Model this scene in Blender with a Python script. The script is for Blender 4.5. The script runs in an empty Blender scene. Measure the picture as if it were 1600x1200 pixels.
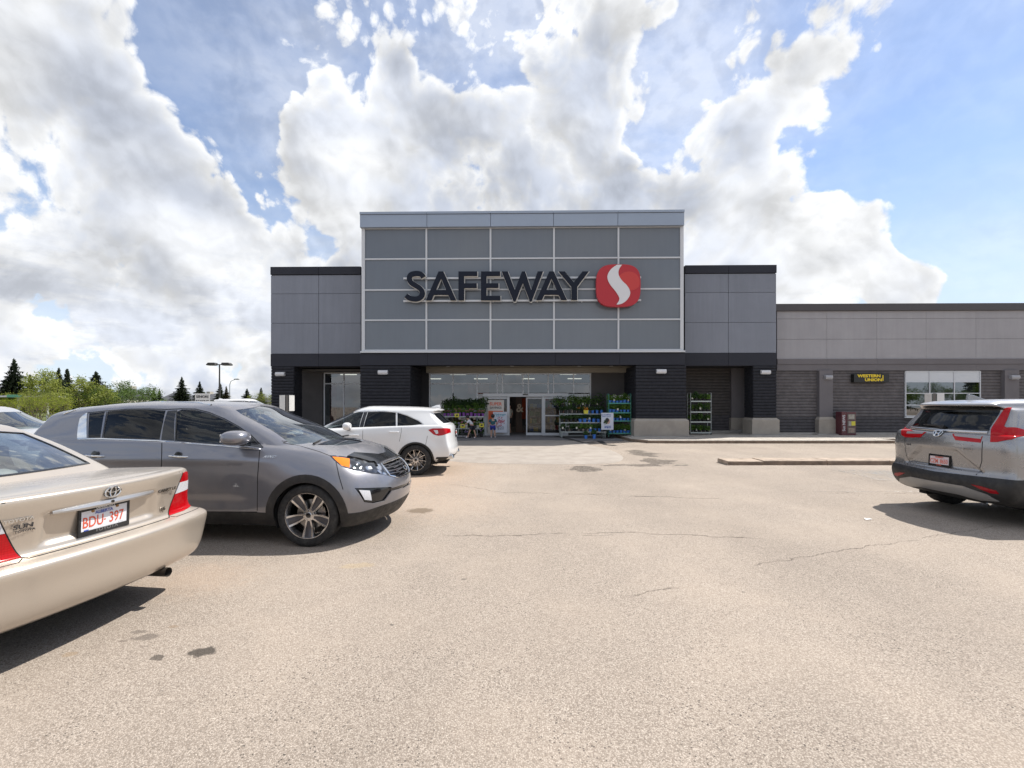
import bpy, bmesh, math, random
import numpy as np
from mathutils import Vector, Matrix, noise as mnoise
from mathutils.bvhtree import BVHTree
random.seed(7); np.random.seed(7)
R = math.radians; PI = math.pi
scn = bpy.context.scene
COL = scn.collection

# ------------------------------------------------------------------ camera
CAMH = 1.62; FPX = 711.0; YH = 631.0          # metres, pixels (1600 px wide photograph)
cam_d = bpy.data.cameras.new('camera'); cam = bpy.data.objects.new('camera', cam_d); COL.objects.link(cam)
cam.location = (0, 0, CAMH); cam.rotation_euler = (R(90), 0, 0)
cam_d.sensor_width = 36.0; cam_d.lens = FPX / 1600 * 36; cam_d.shift_y = (YH - 600) / 1600
cam_d.clip_start = 0.05; cam_d.clip_end = 3000
scn.camera = cam

# ------------------------------------------------------------------ sun, sky, exposure
SUN_DIR = Vector((0.60, 0.317, 1.0)).normalized()      # towards the sun: behind the shop, to the right
sun_el = math.asin(SUN_DIR.z); sun_az = math.atan2(SUN_DIR.x, SUN_DIR.y)
sd = bpy.data.lights.new('sun', 'SUN'); sd.energy = 5.0; sd.angle = R(0.5); sd.color = (1.0, 0.95, 0.88)
so = bpy.data.objects.new('sun', sd); COL.objects.link(so); so.location = (30, 20, 60)
so.rotation_euler = (-SUN_DIR).to_track_quat('-Z', 'Y').to_euler()
scn.view_settings.view_transform = 'Standard'; scn.view_settings.look = 'None'
scn.view_settings.exposure = 0.32; scn.view_settings.gamma = 1.0; scn.view_settings.use_curve_mapping = False
scn.cycles.max_bounces = 8; scn.cycles.transparent_max_bounces = 12; scn.cycles.glossy_bounces = 4
scn.cycles.caustics_reflective = False; scn.cycles.caustics_refractive = False
scn.cycles.sample_clamp_indirect = 6.0

class NG:
    """small helper to write node trees as expressions"""
    def __init__(s, nt): s.nt = nt; s.n = nt.nodes; s.l = nt.links
    def new(s, t, **kw):
        nd = s.n.new(t)
        for k, v in kw.items(): setattr(nd, k, v)
        return nd
    def put(s, sock, v):
        if hasattr(v, 'is_output') or isinstance(v, bpy.types.NodeSocket): s.l.new(v, sock)
        elif v is not None: sock.default_value = v
    def m(s, op, a, b=None, c=None, clamp=False):
        nd = s.new('ShaderNodeMath', operation=op, use_clamp=clamp)
        s.put(nd.inputs[0], a)
        if b is not None: s.put(nd.inputs[1], b)
        if c is not None: s.put(nd.inputs[2], c)
        return nd.outputs[0]
    def vm(s, op, a, b=None, scale=None):
        nd = s.new('ShaderNodeVectorMath', operation=op)
        s.put(nd.inputs[0], a)
        if b is not None: s.put(nd.inputs[1], b)
        if scale is not None: s.put(nd.inputs['Scale'], scale)
        return nd.outputs['Value'] if op in ('DOT_PRODUCT', 'LENGTH', 'DISTANCE') else nd.outputs[0]
    def noise(s, vec, scale, detail=4, rough=0.5, dim='3D', dist=0.0, out='Fac', w=None):
        nd = s.new('ShaderNodeTexNoise', noise_dimensions=dim)
        s.put(nd.inputs['Vector'], vec); s.put(nd.inputs['Scale'], scale); s.put(nd.inputs['Detail'], detail)
        s.put(nd.inputs['Roughness'], rough); s.put(nd.inputs['Distortion'], dist)
        return nd.outputs[out]
    def voro(s, vec, scale, feature='F1', out='Distance', rnd=1.0):
        nd = s.new('ShaderNodeTexVoronoi', feature=feature)
        s.put(nd.inputs['Vector'], vec); s.put(nd.inputs['Scale'], scale); s.put(nd.inputs['Randomness'], rnd)
        return nd.outputs[out]
    def ramp(s, x, a, b, c=0.0, d=1.0, kind='SMOOTHSTEP'):
        nd = s.new('ShaderNodeMapRange', interpolation_type=kind, clamp=True)
        s.put(nd.inputs['Value'], x); s.put(nd.inputs['From Min'], a); s.put(nd.inputs['From Max'], b)
        s.put(nd.inputs['To Min'], c); s.put(nd.inputs['To Max'], d)
        return nd.outputs[0]
    def mix(s, f, a, b):
        nd = s.new('ShaderNodeMix', data_type='RGBA')
        s.put(nd.inputs[0], f)
        s.put(nd.inputs[6], a if not isinstance(a, tuple) else tuple(a[:3]) + (1,))
        s.put(nd.inputs[7], b if not isinstance(b, tuple) else tuple(b[:3]) + (1,))
        return nd.outputs[2]
    def sep(s, v):
        nd = s.new('ShaderNodeSeparateXYZ'); s.put(nd.inputs[0], v); return nd.outputs
    def comb(s, x, y, z):
        nd = s.new('ShaderNodeCombineXYZ'); s.put(nd.inputs[0], x); s.put(nd.inputs[1], y); s.put(nd.inputs[2], z); return nd.outputs[0]

def build_world():
    w = bpy.data.worlds.new('World'); scn.world = w; w.use_nodes = True
    w.cycles.sampling_method = 'MANUAL'; w.cycles.sample_map_resolution = 512
    nt = w.node_tree; nt.nodes.clear(); g = NG(nt)
    sky = g.new('ShaderNodeTexSky', sky_type='NISHITA')
    sky.sun_disc = False; sky.sun_elevation = sun_el; sky.sun_rotation = sun_az
    sky.altitude = 650; sky.air_density = 1.0; sky.dust_density = 0.6; sky.ozone_density = 1.6
    d = g.new('ShaderNodeTexCoord').outputs['Generated']
    dn = g.vm('NORMALIZE', d)
    x, y, z = g.sep(dn)
    w1 = g.noise(dn, 2.6, 3, 0.55, out='Color')
    dw = g.vm('ADD', dn, g.vm('SCALE', g.vm('SUBTRACT', w1, (0.5, 0.5, 0.5)), scale=0.13))
    w2 = g.noise(dn, 11.0, 3, 0.6, out='Color')
    dw2 = g.vm('ADD', dw, g.vm('SCALE', g.vm('SUBTRACT', w2, (0.5, 0.5, 0.5)), scale=0.022))
    def big_(v): return g.m('MULTIPLY', g.m('SUBTRACT', g.noise(v, 2.6, 2, 0.5), 0.5), 1.5)
    def det_(v):
        mid = g.noise(v, 7.5, 8, 0.62)
        b1 = g.voro(v, 9.0, 'F1'); b2 = g.voro(v, 20.0, 'F1'); b3 = g.voro(v, 46.0, 'F1')
        a = g.m('MULTIPLY', g.m('SUBTRACT', mid, 0.5), 2.7)
        a = g.m('MULTIPLY_ADD', g.m('SUBTRACT', 0.44, b1), 0.72, a)
        a = g.m('MULTIPLY_ADD', g.m('SUBTRACT', 0.44, b2), 0.60, a)
        return g.m('MULTIPLY_ADD', g.m('SUBTRACT', 0.44, b3), 0.40, a)
    # blobs (photo pixel x, y, radius x, radius y, weight) turned into directions of the sky
    blobs = CLOUD_BLOBS
    acc = None
    for (px, py, rx, ry, wt) in blobs:
        u = (px - 800) / FPX; v = (YH - py) / FPX
        D = Vector((u, 1, v)).normalized()
        E = Vector((1, -u, 0)).normalized(); U = E.cross(D) if E.cross(D).z > 0 else D.cross(E)
        U.normalize()
        # angular radii
        k = 1 / math.sqrt(1 + u * u + v * v)
        sx = rx / FPX * k; sy = ry / FPX * k
        a = g.m('DIVIDE', g.vm('DOT_PRODUCT', dw, tuple(E)), sx)
        a = g.m('SUBTRACT', a, D.dot(E) / sx)
        b = g.m('DIVIDE', g.vm('DOT_PRODUCT', dw, tuple(U)), sy)
        a2 = g.m('MULTIPLY', a, a)
        r2 = g.m('MULTIPLY_ADD', b, b, a2)
        e = g.m('POWER', 2.7183, g.m('MULTIPLY', r2, -0.9))
        front = g.m('GREATER_THAN', g.vm('DOT_PRODUCT', dn, tuple(D)), 0.2)
        e = g.m('MULTIPLY', g.m('MULTIPLY', e, front), wt)
        acc = e if acc is None else g.m('ADD', acc, e)
    base = CLOUD_BASE
    det0 = det_(dw2); d0 = g.m('ADD', big_(dw2), det0)
    c0 = g.m('ADD', g.m('MULTIPLY_ADD', acc, .85, d0), base)
    sdir = Vector((SUN_DIR.x * .6, SUN_DIR.y * .2, SUN_DIR.z)).normalized()
    nf = g.m('SUBTRACT', det0, det_(g.vm('ADD', dw2, tuple(sdir * 0.016))))
    nb = g.m('SUBTRACT', g.noise(dw2, 4.5, 3, .5), g.noise(g.vm('ADD', dw2, tuple(sdir * 0.07)), 4.5, 3, .5))
    soft = g.noise(dn, 1.9, 3, 0.5)
    alpha = g.ramp(c0, g.ramp(soft, .35, .65, -.05, -.16), g.ramp(soft, .35, .65, .12, .32))
    # thin high veil
    zz = g.m('MAXIMUM', g.m('ADD', z, 0.12), 0.05)
    lay = g.comb(g.m('DIVIDE', x, zz), g.m('DIVIDE', y, zz), 0.0)
    veil = g.ramp(g.noise(lay, 0.9, 8, 0.62), 0.32, 0.66, 0.08, 0.6)
    alpha = g.m('MAXIMUM', alpha, g.m('MULTIPLY', veil, g.ramp(g.m('ABSOLUTE', x), .62, .25, .35, 1.15)))
    thick = g.ramp(c0, 0.10, 1.0)
    fw = g.ramp(c0, 0.05, 0.75, .62, .26)
    lit = g.m('ADD', g.m('ADD', .42, g.m('MULTIPLY', g.m('SUBTRACT', g.ramp(nf, -0.42, 0.42, 0, 1), .42), fw)), g.m('MULTIPLY', g.m('SUBTRACT', g.ramp(nb, -0.12, 0.12, 0, 1), .4), .5))
    low = g.noise(g.comb(x, y, g.m('MULTIPLY', z, 1.9)), 2.4, 3, 0.5)
    shade = g.m('MULTIPLY', thick, g.ramp(low, 0.36, 0.60, 0.05, 1.0))
    # flat grey bases close to the horizon
    flat = g.noise(g.comb(g.m('MULTIPLY', x, 2.4), g.m('MULTIPLY', y, 2.4), g.m('MULTIPLY', z, 8.0)), 1.9, 9, 0.62)
    hz = g.ramp(z, 0.10, 0.42, 1.0, 0.0)
    left = g.ramp(x, .1, -.35, .35, 1.0)
    shade = g.m('MAXIMUM', shade, g.m('MULTIPLY', g.m('MULTIPLY', hz, left), g.ramp(flat, 0.44, 0.62, 0, .75)))
    edge = g.ramp(c0, 0.05, 0.55, 1.0, 0.0)
    val = g.m('ADD', g.m('MULTIPLY_ADD', edge, 0.10, 0.62), g.m('MULTIPLY', lit, 0.55))
    val = g.m('MULTIPLY', val, g.m('MULTIPLY_ADD', shade, -0.26, 1.0))
    val = g.m('MINIMUM', val, 1.12)
    ccol = g.mix(shade, (0.98, 0.99, 1.0), (0.88, 0.95, 1.10))
    ccol = g.vm('SCALE', ccol, scale=g.m('MULTIPLY', val, CLOUD_GAIN))
    skyc = g.vm('SCALE', sky.outputs[0], scale=SKY_STRENGTH)
    skyc = g.vm('MULTIPLY', skyc, SKY_TINT)
    hazec = g.ramp(z, 0.0, 0.50, 0.85, 0.04)
    skyc = g.mix(hazec, skyc, (0.62, 0.70, 0.80))
    out = g.mix(alpha, skyc, ccol)
    # the lower hemisphere: distant ground
    out = g.mix(g.ramp(z, -0.03, 0.0, 1.0, 0.0), out, (0.25, 0.23, 0.21))
    bg = g.new('ShaderNodeBackground'); g.put(bg.inputs[0], out); bg.inputs[1].default_value = 1.0
    ow = g.new('ShaderNodeOutputWorld'); g.l.new(bg.outputs[0], ow.inputs[0])
SKY_STRENGTH = 0.135; CLOUD_GAIN = 0.82; SKY_TINT = (0.87, 0.95, 1.05); CLOUD_BASE = 0.17
CLOUD_BLOBS = [
    # clear sky: photo pixel x, y, radii, weight
    (290, 110, 60, 60, -1.5), (350, 150, 60, 60, -1.5), (400, 205, 36, 36, -1.4), (400, 100, 50, 40, -.9), (350, 265, 36, 26, -.6), (430, 345, 45, 36, -1.0), (510, 375, 26, 20, -.6), (500, 100, 60, 60, -0.35),
    (750, 108, 78, 55, -0.95), (1480, 150, 160, 120, -1.7), (1560, 330, 100, 130, -1.5), (1650, 220, 170, 120, -1.3), (1345, 240, 70, 42, -1.1), (1470, 330, 40, 50, -1.0), (1060, 130, 42, 75, -1.25), (1010, 215, 40, 24, -.6), (860, 260, 30, 24, -.3), (1545, 455, 50, 40, -1.0), (1700, 300, 200, 300, -1.0),
    # clouds
    (120, 230, 170, 150, 0.8), (170, 110, 70, 60, .9), (250, 250, 90, 80, 0.7), (350, 340, 60, 50, 0.6), (350, 430, 100, 40, 0.5), (580, 250, 140, 80, 0.9), (915, 160, 58, 110, 1.2), (615, 95, 40, 36, 1.2), (700, 180, 60, 30, .7), (480, 200, 50, 30, .6),
    (1245, 100, 60, 55, 1.1), (1180, 175, 75, 32, 1.0), (1180, 290, 190, 70, 0.9), (1350, 310, 90, 40, 1.1), (1440, 435, 60, 40, 1.3), (1445, 362, 30, 22, -1.0), (1300, 420, 200, 70, .9), (150, 480, 400, 120, 0.6), (40, 90, 60, 40, 0.8), (830, 330, 300, 100, .5),
]
build_world()

# ------------------------------------------------------------------ materials
MATS = {}
def P(name, col=(0.5,)*3, rough=0.5, metal=0.0, coat=0.0, spec=0.5, var=0.0, vscale=4.0, bump=0.0, bscale=60.0, emit=None, estr=0.0, trans=0.0, coords='Object', dirt=None, dirtamt=0.0):
    if name in MATS: return MATS[name]
    m = bpy.data.materials.new(name); m.use_nodes = True
    nt = m.node_tree; g = NG(nt); b = nt.nodes['Principled BSDF']
    b.inputs['Base Color'].default_value = (*col[:3], 1); b.inputs['Roughness'].default_value = rough
    b.inputs['Metallic'].default_value = metal; b.inputs['Coat Weight'].default_value = coat; b.inputs['Coat Roughness'].default_value = 0.03
    b.inputs['Specular IOR Level'].default_value = spec
    b.inputs['Transmission Weight'].default_value = trans
    if emit: b.inputs['Emission Color'].default_value = (*emit, 1); b.inputs['Emission Strength'].default_value = estr
    if var or bump or dirtamt:
        co = g.new('ShaderNodeTexCoord').outputs[coords]
        c = None
        if var:
            n = g.noise(co, vscale, 5, 0.6)
            f = g.ramp(n, 0.3, 0.7, 1 - var, 1 + var, 'LINEAR')
            c = g.vm('SCALE', (*col[:3],), scale=f)
            g.put(b.inputs['Roughness'], g.ramp(g.noise(co, vscale * 2.3, 4, 0.6), 0.3, 0.7, max(0.02, rough * (1 - var)), min(1, rough * (1 + var)), 'LINEAR'))
        if dirtamt:
            n = g.ramp(g.noise(co, vscale * 0.7, 6, 0.65), 0.45, 0.7, 0.0, dirtamt)
            c = g.mix(n, c if c is not None else tuple(col), dirt)
        if c is not None: g.put(b.inputs['Base Color'], c)
        if bump:
            bp = g.new('ShaderNodeBump'); bp.inputs['Strength'].default_value = bump; bp.inputs['Distance'].default_value = 0.01
            g.put(bp.inputs['Height'], g.noise(co, bscale, 4, 0.6)); g.l.new(bp.outputs[0], b.inputs['Normal'])
    MATS[name] = m
    return m

def objvar(m, amt=.05, streak=.06, warp=0.0):
    """tone shift from piece to piece and faint rain streaks"""
    g = NG(m.node_tree); b = m.node_tree.nodes['Principled BSDF']; sk = b.inputs['Base Color']
    src = sk.links[0].from_socket if sk.links else tuple(sk.default_value)[:3]
    oi = g.new('ShaderNodeObjectInfo').outputs['Random']; co = g.new('ShaderNodeTexCoord').outputs['Object']; x, y, z = g.sep(co)
    st = g.noise(g.comb(g.m('MULTIPLY', x, 5.0), y, g.m('MULTIPLY', z, .35)), 1.0, 6, .65)
    f = g.m('MULTIPLY', g.ramp(oi, 0, 1, 1 - amt, 1 + amt, 'LINEAR'), g.ramp(st, .35, .68, 1 + streak * .5, 1 - streak, 'LINEAR'))
    g.put(sk, g.vm('SCALE', src, scale=f))
    if warp:
        bp = g.new('ShaderNodeBump'); bp.inputs['Strength'].default_value = warp; bp.inputs['Distance'].default_value = .05
        g.put(bp.inputs['Height'], g.noise(g.vm('ADD', co, g.comb(oi, oi, oi)), .9, 2, .5)); g.l.new(bp.outputs[0], b.inputs['Normal'])
    return m

def paint(name, col, metal=0.55, rough=0.32, dust=0.12, dustcol=(0.36, 0.31, 0.26)):
    """car paint: metallic base with flake noise under a clear coat, road dust in patches low down"""
    if name in MATS: return MATS[name]
    m = bpy.data.materials.new(name); m.use_nodes = True; nt = m.node_tree; g = NG(nt); b = nt.nodes['Principled BSDF']
    co = g.new('ShaderNodeTexCoord').outputs['Object']
    fl = g.voro(co, 900.0, out='Color'); fx = g.sep(fl)[0]
    f = g.ramp(fx, 0, 1, 0.93, 1.07, 'LINEAR')
    c = g.vm('SCALE', tuple(col), scale=f)
    z = g.sep(co)[2]
    dn = g.noise(co, 3.0, 6, 0.65)
    dm = g.m('MULTIPLY', g.ramp(dn, 0.35, 0.7), g.ramp(z, 0.25, 0.95, 1.0, 0.25, 'LINEAR'))
    up = g.sep(g.new('ShaderNodeNewGeometry').outputs['Normal'])[2]
    top = g.m('MULTIPLY', g.ramp(up, .72, .98), g.ramp(g.noise(co, 5.0, 5, .6), .3, .7, .5, 1.0))
    dm = g.m('MAXIMUM', g.m('MULTIPLY', dm, dust * 2), g.m('MULTIPLY', top, max(.34, dust * 2.4)))
    c = g.mix(dm, c, dustcol)
    g.put(b.inputs['Base Color'], c)
    g.put(b.inputs['Metallic'], g.m('MULTIPLY', g.m('SUBTRACT', 1.0, dm), metal))
    g.put(b.inputs['Roughness'], g.m('ADD', rough, g.m('MULTIPLY', dm, 0.3)))
    b.inputs['Coat Weight'].default_value = 1.0
    g.put(b.inputs['Coat Roughness'], g.m('ADD', 0.03, g.m('MULTIPLY', dm, 0.8)))
    MATS[name] = m
    return m

def glassmat(name, tint=(0.25, 0.3, 0.3), refl=1.0, ior=1.5, rough=0.0, base=0.0):
    if name in MATS: return MATS[name]
    m = bpy.data.materials.new(name); m.use_nodes = True; nt = m.node_tree; nt.nodes.clear(); g = NG(nt)
    t = g.new('ShaderNodeBsdfTransparent'); t.inputs[0].default_value = (*tint, 1)
    gl = g.new('ShaderNodeBsdfGlossy'); gl.inputs['Color'].default_value = (0.95, 0.97, 1, 1); gl.inputs['Roughness'].default_value = rough
    fr = g.new('ShaderNodeFresnel'); fr.inputs[0].default_value = ior
    # the same reflectance from both sides
    geo = g.new('ShaderNodeNewGeometry')
    f = g.m('ADD', g.m('MULTIPLY', fr.outputs[0], refl), base, clamp=True)
    f = g.m('MULTIPLY', f, g.m('SUBTRACT', 1.0, geo.outputs['Backfacing']))
    mx = g.new('ShaderNodeMixShader'); g.put(mx.inputs[0], f); g.l.new(t.outputs[0], mx.inputs[1]); g.l.new(gl.outputs[0], mx.inputs[2])
    o = g.new('ShaderNodeOutputMaterial'); g.l.new(mx.outputs[0], o.inputs[0])
    MATS[name] = m
    return m

# ------------------------------------------------------------------ objects
def tag(o, label=None, cat=None, group=None, kind=None):
    if label: o['label'] = label
    if cat: o['category'] = cat
    if group: o['group'] = group
    if kind: o['kind'] = kind
    return o
def thing(name, label, cat, loc=(0, 0, 0), rz=0.0, group=None):
    o = bpy.data.objects.new(name, None); COL.objects.link(o); o.empty_display_size = 0.2
    o.location = loc; o.rotation_euler = (0, 0, rz)
    return tag(o, label, cat, group)
def link(name, me, mat=None, parent=None, smooth=False):
    o = bpy.data.objects.new(name, me); COL.objects.link(o)
    if mat is not None and not me.materials:
        for mm in (mat if isinstance(mat, (list, tuple)) else [mat]): me.materials.append(mm)
    if parent is not None: o.parent = parent
    if smooth: me.polygons.foreach_set('use_smooth', [True] * len(me.polygons))
    return o
class MB:
    """collects simple shapes; build() links them as one mesh object"""
    def __init__(s): s.v = []; s.f = []; s.mi = []
    def add(s, vs, fs, mi=0):
        k = len(s.v); s.v += [tuple(p) for p in vs]; s.f += [tuple(i + k for i in f) for f in fs]; s.mi += [mi] * len(fs); return s
    def box(s, x0, x1, y0, y1, z0, z1, mi=0, ch=0.0):
        if ch <= 0:
            v = [(x0,y0,z0),(x1,y0,z0),(x1,y1,z0),(x0,y1,z0),(x0,y0,z1),(x1,y0,z1),(x1,y1,z1),(x0,y1,z1)]
            return s.add(v, [(0,3,2,1),(4,5,6,7),(0,1,5,4),(1,2,6,5),(2,3,7,6),(3,0,4,7)], mi)
        # box with chamfered vertical and top edges: three rings
        c = ch
        def ring(i, z): return [(x0+i,y0+i+c,z),(x0+i+c,y0+i,z),(x1-i-c,y0+i,z),(x1-i,y0+i+c,z),(x1-i,y1-i-c,z),(x1-i-c,y1-i,z),(x0+i+c,y1-i,z),(x0+i,y1-i-c,z)]
        v = ring(0, z0) + ring(0, z1 - c) + ring(c, z1)
        f = []
        for a in (0, 8):
            for i in range(8): f.append((a+i, a+(i+1)%8, a+8+(i+1)%8, a+8+i))
        f.append(tuple(range(16, 24))); f.append(tuple(reversed(range(8))))
        return s.add(v, f, mi)
    def quad(s, a, b, c, d, mi=0): return s.add([a, b, c, d], [(0, 1, 2, 3)], mi)
    def tube(s, pts, r, n=8, mi=0, caps=True):
        pts = [Vector(p) for p in pts]; k = len(s.v); rs = r if isinstance(r, (list, tuple)) else [r] * len(pts)
        prev = None; vs = []; fs = []
        for i, p in enumerate(pts):
            t = (pts[min(i + 1, len(pts) - 1)] - pts[max(i - 1, 0)]).normalized()
            if prev is None: a = t.orthogonal().normalized()
            else: a = (prev - t * prev.dot(t)).normalized()
            prev = a; b = t.cross(a)
            for j in range(n):
                th = 2 * PI * j / n; vs.append(p + (a * math.cos(th) + b * math.sin(th)) * rs[i])
        for i in range(len(pts) - 1):
            for j in range(n): fs.append((i*n+j, i*n+(j+1)%n, (i+1)*n+(j+1)%n, (i+1)*n+j))
        if caps: fs.append(tuple(reversed(range(n)))); fs.append(tuple(range((len(pts)-1)*n, len(pts)*n)))
        return s.add(vs, fs, mi)
    def lathe(s, prof, n=32, axis='Z', c=(0, 0, 0), mi=0, close=False):
        vs = []; fs = []
        for (r, h) in prof:
            for j in range(n):
                th = 2 * PI * j / n; a, b = r * math.cos(th), r * math.sin(th)
                p = (a, b, h) if axis == 'Z' else ((a, h, b) if axis == 'Y' else (h, a, b))
                vs.append((p[0]+c[0], p[1]+c[1], p[2]+c[2]))
        m = len(prof)
        for i in range(m - 1 + (1 if close else 0)):
            i2 = (i + 1) % m
            for j in range(n): fs.append((i*n+j, i*n+(j+1)%n, i2*n+(j+1)%n, i2*n+j))
        return s.add(vs, fs, mi)
    def prism(s, poly, a0, a1, plane='XZ', mi=0):
        """extrude a 2D polygon; plane XZ -> depth along y, XY -> along z, YZ -> along x"""
        def q(p, d): return (p[0], d, p[1]) if plane == 'XZ' else ((p[0], p[1], d) if plane == 'XY' else (d, p[0], p[1]))
        n = len(poly); vs = [q(p, a0) for p in poly] + [q(p, a1) for p in poly]
        fs = [tuple(range(n)), tuple(reversed(range(n, 2 * n)))] + [(i, i + n, (i + 1) % n + n, (i + 1) % n) for i in range(n)]
        return s.add(vs, fs, mi)
    def mesh(s, name):
        me = bpy.data.meshes.new(name); me.from_pydata(s.v, [], s.f); me.validate()
        if any(s.mi) and len(me.polygons) == len(s.mi): me.polygons.foreach_set('material_index', s.mi)
        bm = bmesh.new(); bm.from_mesh(me); bmesh.ops.recalc_face_normals(bm, faces=bm.faces[:]); bm.to_mesh(me); bm.free()
        return me
    def build(s, name, mat, parent=None, smooth=False, bevel=0.0, loc=None):
        o = link(name, s.mesh(name), mat, parent, smooth)
        if bevel:
            b = o.modifiers.new('bevel', 'BEVEL'); b.width = bevel; b.segments = 2; b.limit_method = 'ANGLE'
        if smooth: autosmooth(o.data)
        if loc: o.location = loc
        return o
def autosmooth(me, ang=35):
    bm = bmesh.new(); bm.from_mesh(me)
    for e in bm.edges:
        if len(e.link_faces) == 2 and e.calc_face_angle(0) > R(ang): e.smooth = False
    for f in bm.faces: f.smooth = True
    bm.to_mesh(me); bm.free()
FONTC = {}
def text_mesh(name, txt, size, depth=0.002, offset=0.0, align='CENTER', shear=0.0, sx=1.0, space=1.0):
    cu = bpy.data.curves.new(name, 'FONT'); cu.body = txt; cu.size = size; cu.extrude = depth; cu.offset = offset
    cu.align_x = align; cu.align_y = 'CENTER'; cu.shear = shear; cu.resolution_u = 3; cu.space_character = space
    ob = bpy.data.objects.new(name, cu); COL.objects.link(ob)
    dg = bpy.context.evaluated_depsgraph_get(); dg.update()
    me = bpy.data.meshes.new_from_object(ob.evaluated_get(dg)); me.name = name
    bpy.data.objects.remove(ob)
    if sx != 1.0: me.transform(Matrix.Diagonal((sx, 1, 1, 1)))
    me.materials.clear()
    return me
def text(name, txt, size, mat, parent, origin, xdir, up=(0, 0, 1), **kw):
    """lettering lying on a surface: xdir = reading direction"""
    me = text_mesh(name, txt, size, **kw)
    x = Vector(xdir).normalized(); u = Vector(up); z = x.cross(u).normalized(); y = z.cross(x)
    M = Matrix(((x.x, y.x, z.x), (x.y, y.y, z.y), (x.z, y.z, z.z))).to_4x4(); M.translation = Vector(origin)
    o = link(name, me, mat, parent); o.matrix_local = M
    return o
def poly_curve_mesh(name, loops, depth, offset=0.0):
    cu = bpy.data.curves.new(name, 'CURVE'); cu.dimensions = '2D'; cu.fill_mode = 'BOTH'; cu.extrude = depth; cu.offset = offset
    for lp in loops:
        sp = cu.splines.new('POLY'); sp.points.add(len(lp) - 1)
        for i, p in enumerate(lp): sp.points[i].co = (p[0], p[1], 0, 1)
        sp.use_cyclic_u = True
    ob = bpy.data.objects.new(name, cu); COL.objects.link(ob)
    dg = bpy.context.evaluated_depsgraph_get(); dg.update()
    me = bpy.data.meshes.new_from_object(ob.evaluated_get(dg)); bpy.data.objects.remove(ob)
    me.name = name; me.materials.clear()
    return me
def copy_tree(o, parent=None):
    c = o.copy(); COL.objects.link(c)
    if parent is not None: c.parent = parent; c.matrix_parent_inverse = o.matrix_parent_inverse.copy()
    for ch in [q for q in bpy.data.objects if q.parent == o]: copy_tree(ch, c)
    return c
def lerp_pts(tab, x):
    xs = [p[0] for p in tab]; ys = [p[1] for p in tab]
    return float(np.interp(x, xs, ys))

# ------------------------------------------------------------------ B-spline panels
def bspl(C, k, closed):
    """uniform cubic B-spline along axis 0 of C (n,...) with k samples a span"""
    n = C.shape[0]
    if closed: Cx = np.concatenate([C[-1:], C, C[:2]]); spans = n
    else: Cx = np.concatenate([2 * C[:1] - C[1:2], C, 2 * C[-1:] - C[-2:-1]]); spans = n - 1
    out = []
    for i in range(spans):
        for j in range(k):
            t = j / k; b = ((1-t)**3/6, (3*t**3-6*t*t+4)/6, (-3*t**3+3*t*t+3*t+1)/6, t**3/6)
            out.append(sum(b[q] * Cx[i + q] for q in range(4)))
    if not closed: out.append(C[-1])
    return np.array(out)
FR = [0, .30, .58, .80, .93]
def plan(xr, br, Wr, Wm, Wf, bf, xf, cr=0.16, cf=0.2):
    """half outline (y >= 0) from the rear centre to the front centre: 18 control points"""
    pts = []
    for i, t in enumerate(FR): pts.append((xr + br * t ** 2.2, Wr * t))
    pts.append((xr + br + cr * 0.25, Wr))
    x0, x1 = xr + br + cr, xf - bf - cf
    for i in range(6):
        t = i / 5; x = x0 + (x1 - x0) * t
        w = Wr * (1 - t) * (1 - 2 * t) + Wm * 4 * t * (1 - t) + Wf * t * (2 * t - 1)
        pts.append((x, w))
    pts.append((xf - bf - cf * 0.25, Wf))
    for t in reversed(FR): pts.append((xf - bf * t ** 2.2, Wf * t))
    return pts
def ring_ctrl(rows):
    """rows: list of (plan args, [(x, z), ...] heights along x) -> (rows, loop, 3)"""
    out = []
    for (pa, zt) in rows:
        h = plan(*pa)
        L = [(x, y, lerp_pts(zt, x)) for (x, y) in h]
        Rt = [(x, -y, z) for (x, y, z) in reversed(L[1:-1])]
        out.append(L + Rt)
    return np.array(out)
def ring_mesh(bm, ctrl, kr, ks, bulge=None):
    """adds the ring surface to bm; returns (grid of verts, faces)"""
    S = bspl(ctrl, kr, False); S = np.transpose(bspl(np.transpose(S, (1, 0, 2)), ks, True), (1, 0, 2))
    if bulge is not None: S = bulge(S)
    nr, ns = S.shape[:2]
    g = [[bm.verts.new(S[i, j]) for j in range(ns)] for i in range(nr)]
    fs = []
    for i in range(nr - 1):
        for j in range(ns):
            j2 = (j + 1) % ns
            fs.append(bm.faces.new((g[i][j], g[i + 1][j], g[i + 1][j2], g[i][j2])))
    return g, fs
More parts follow.
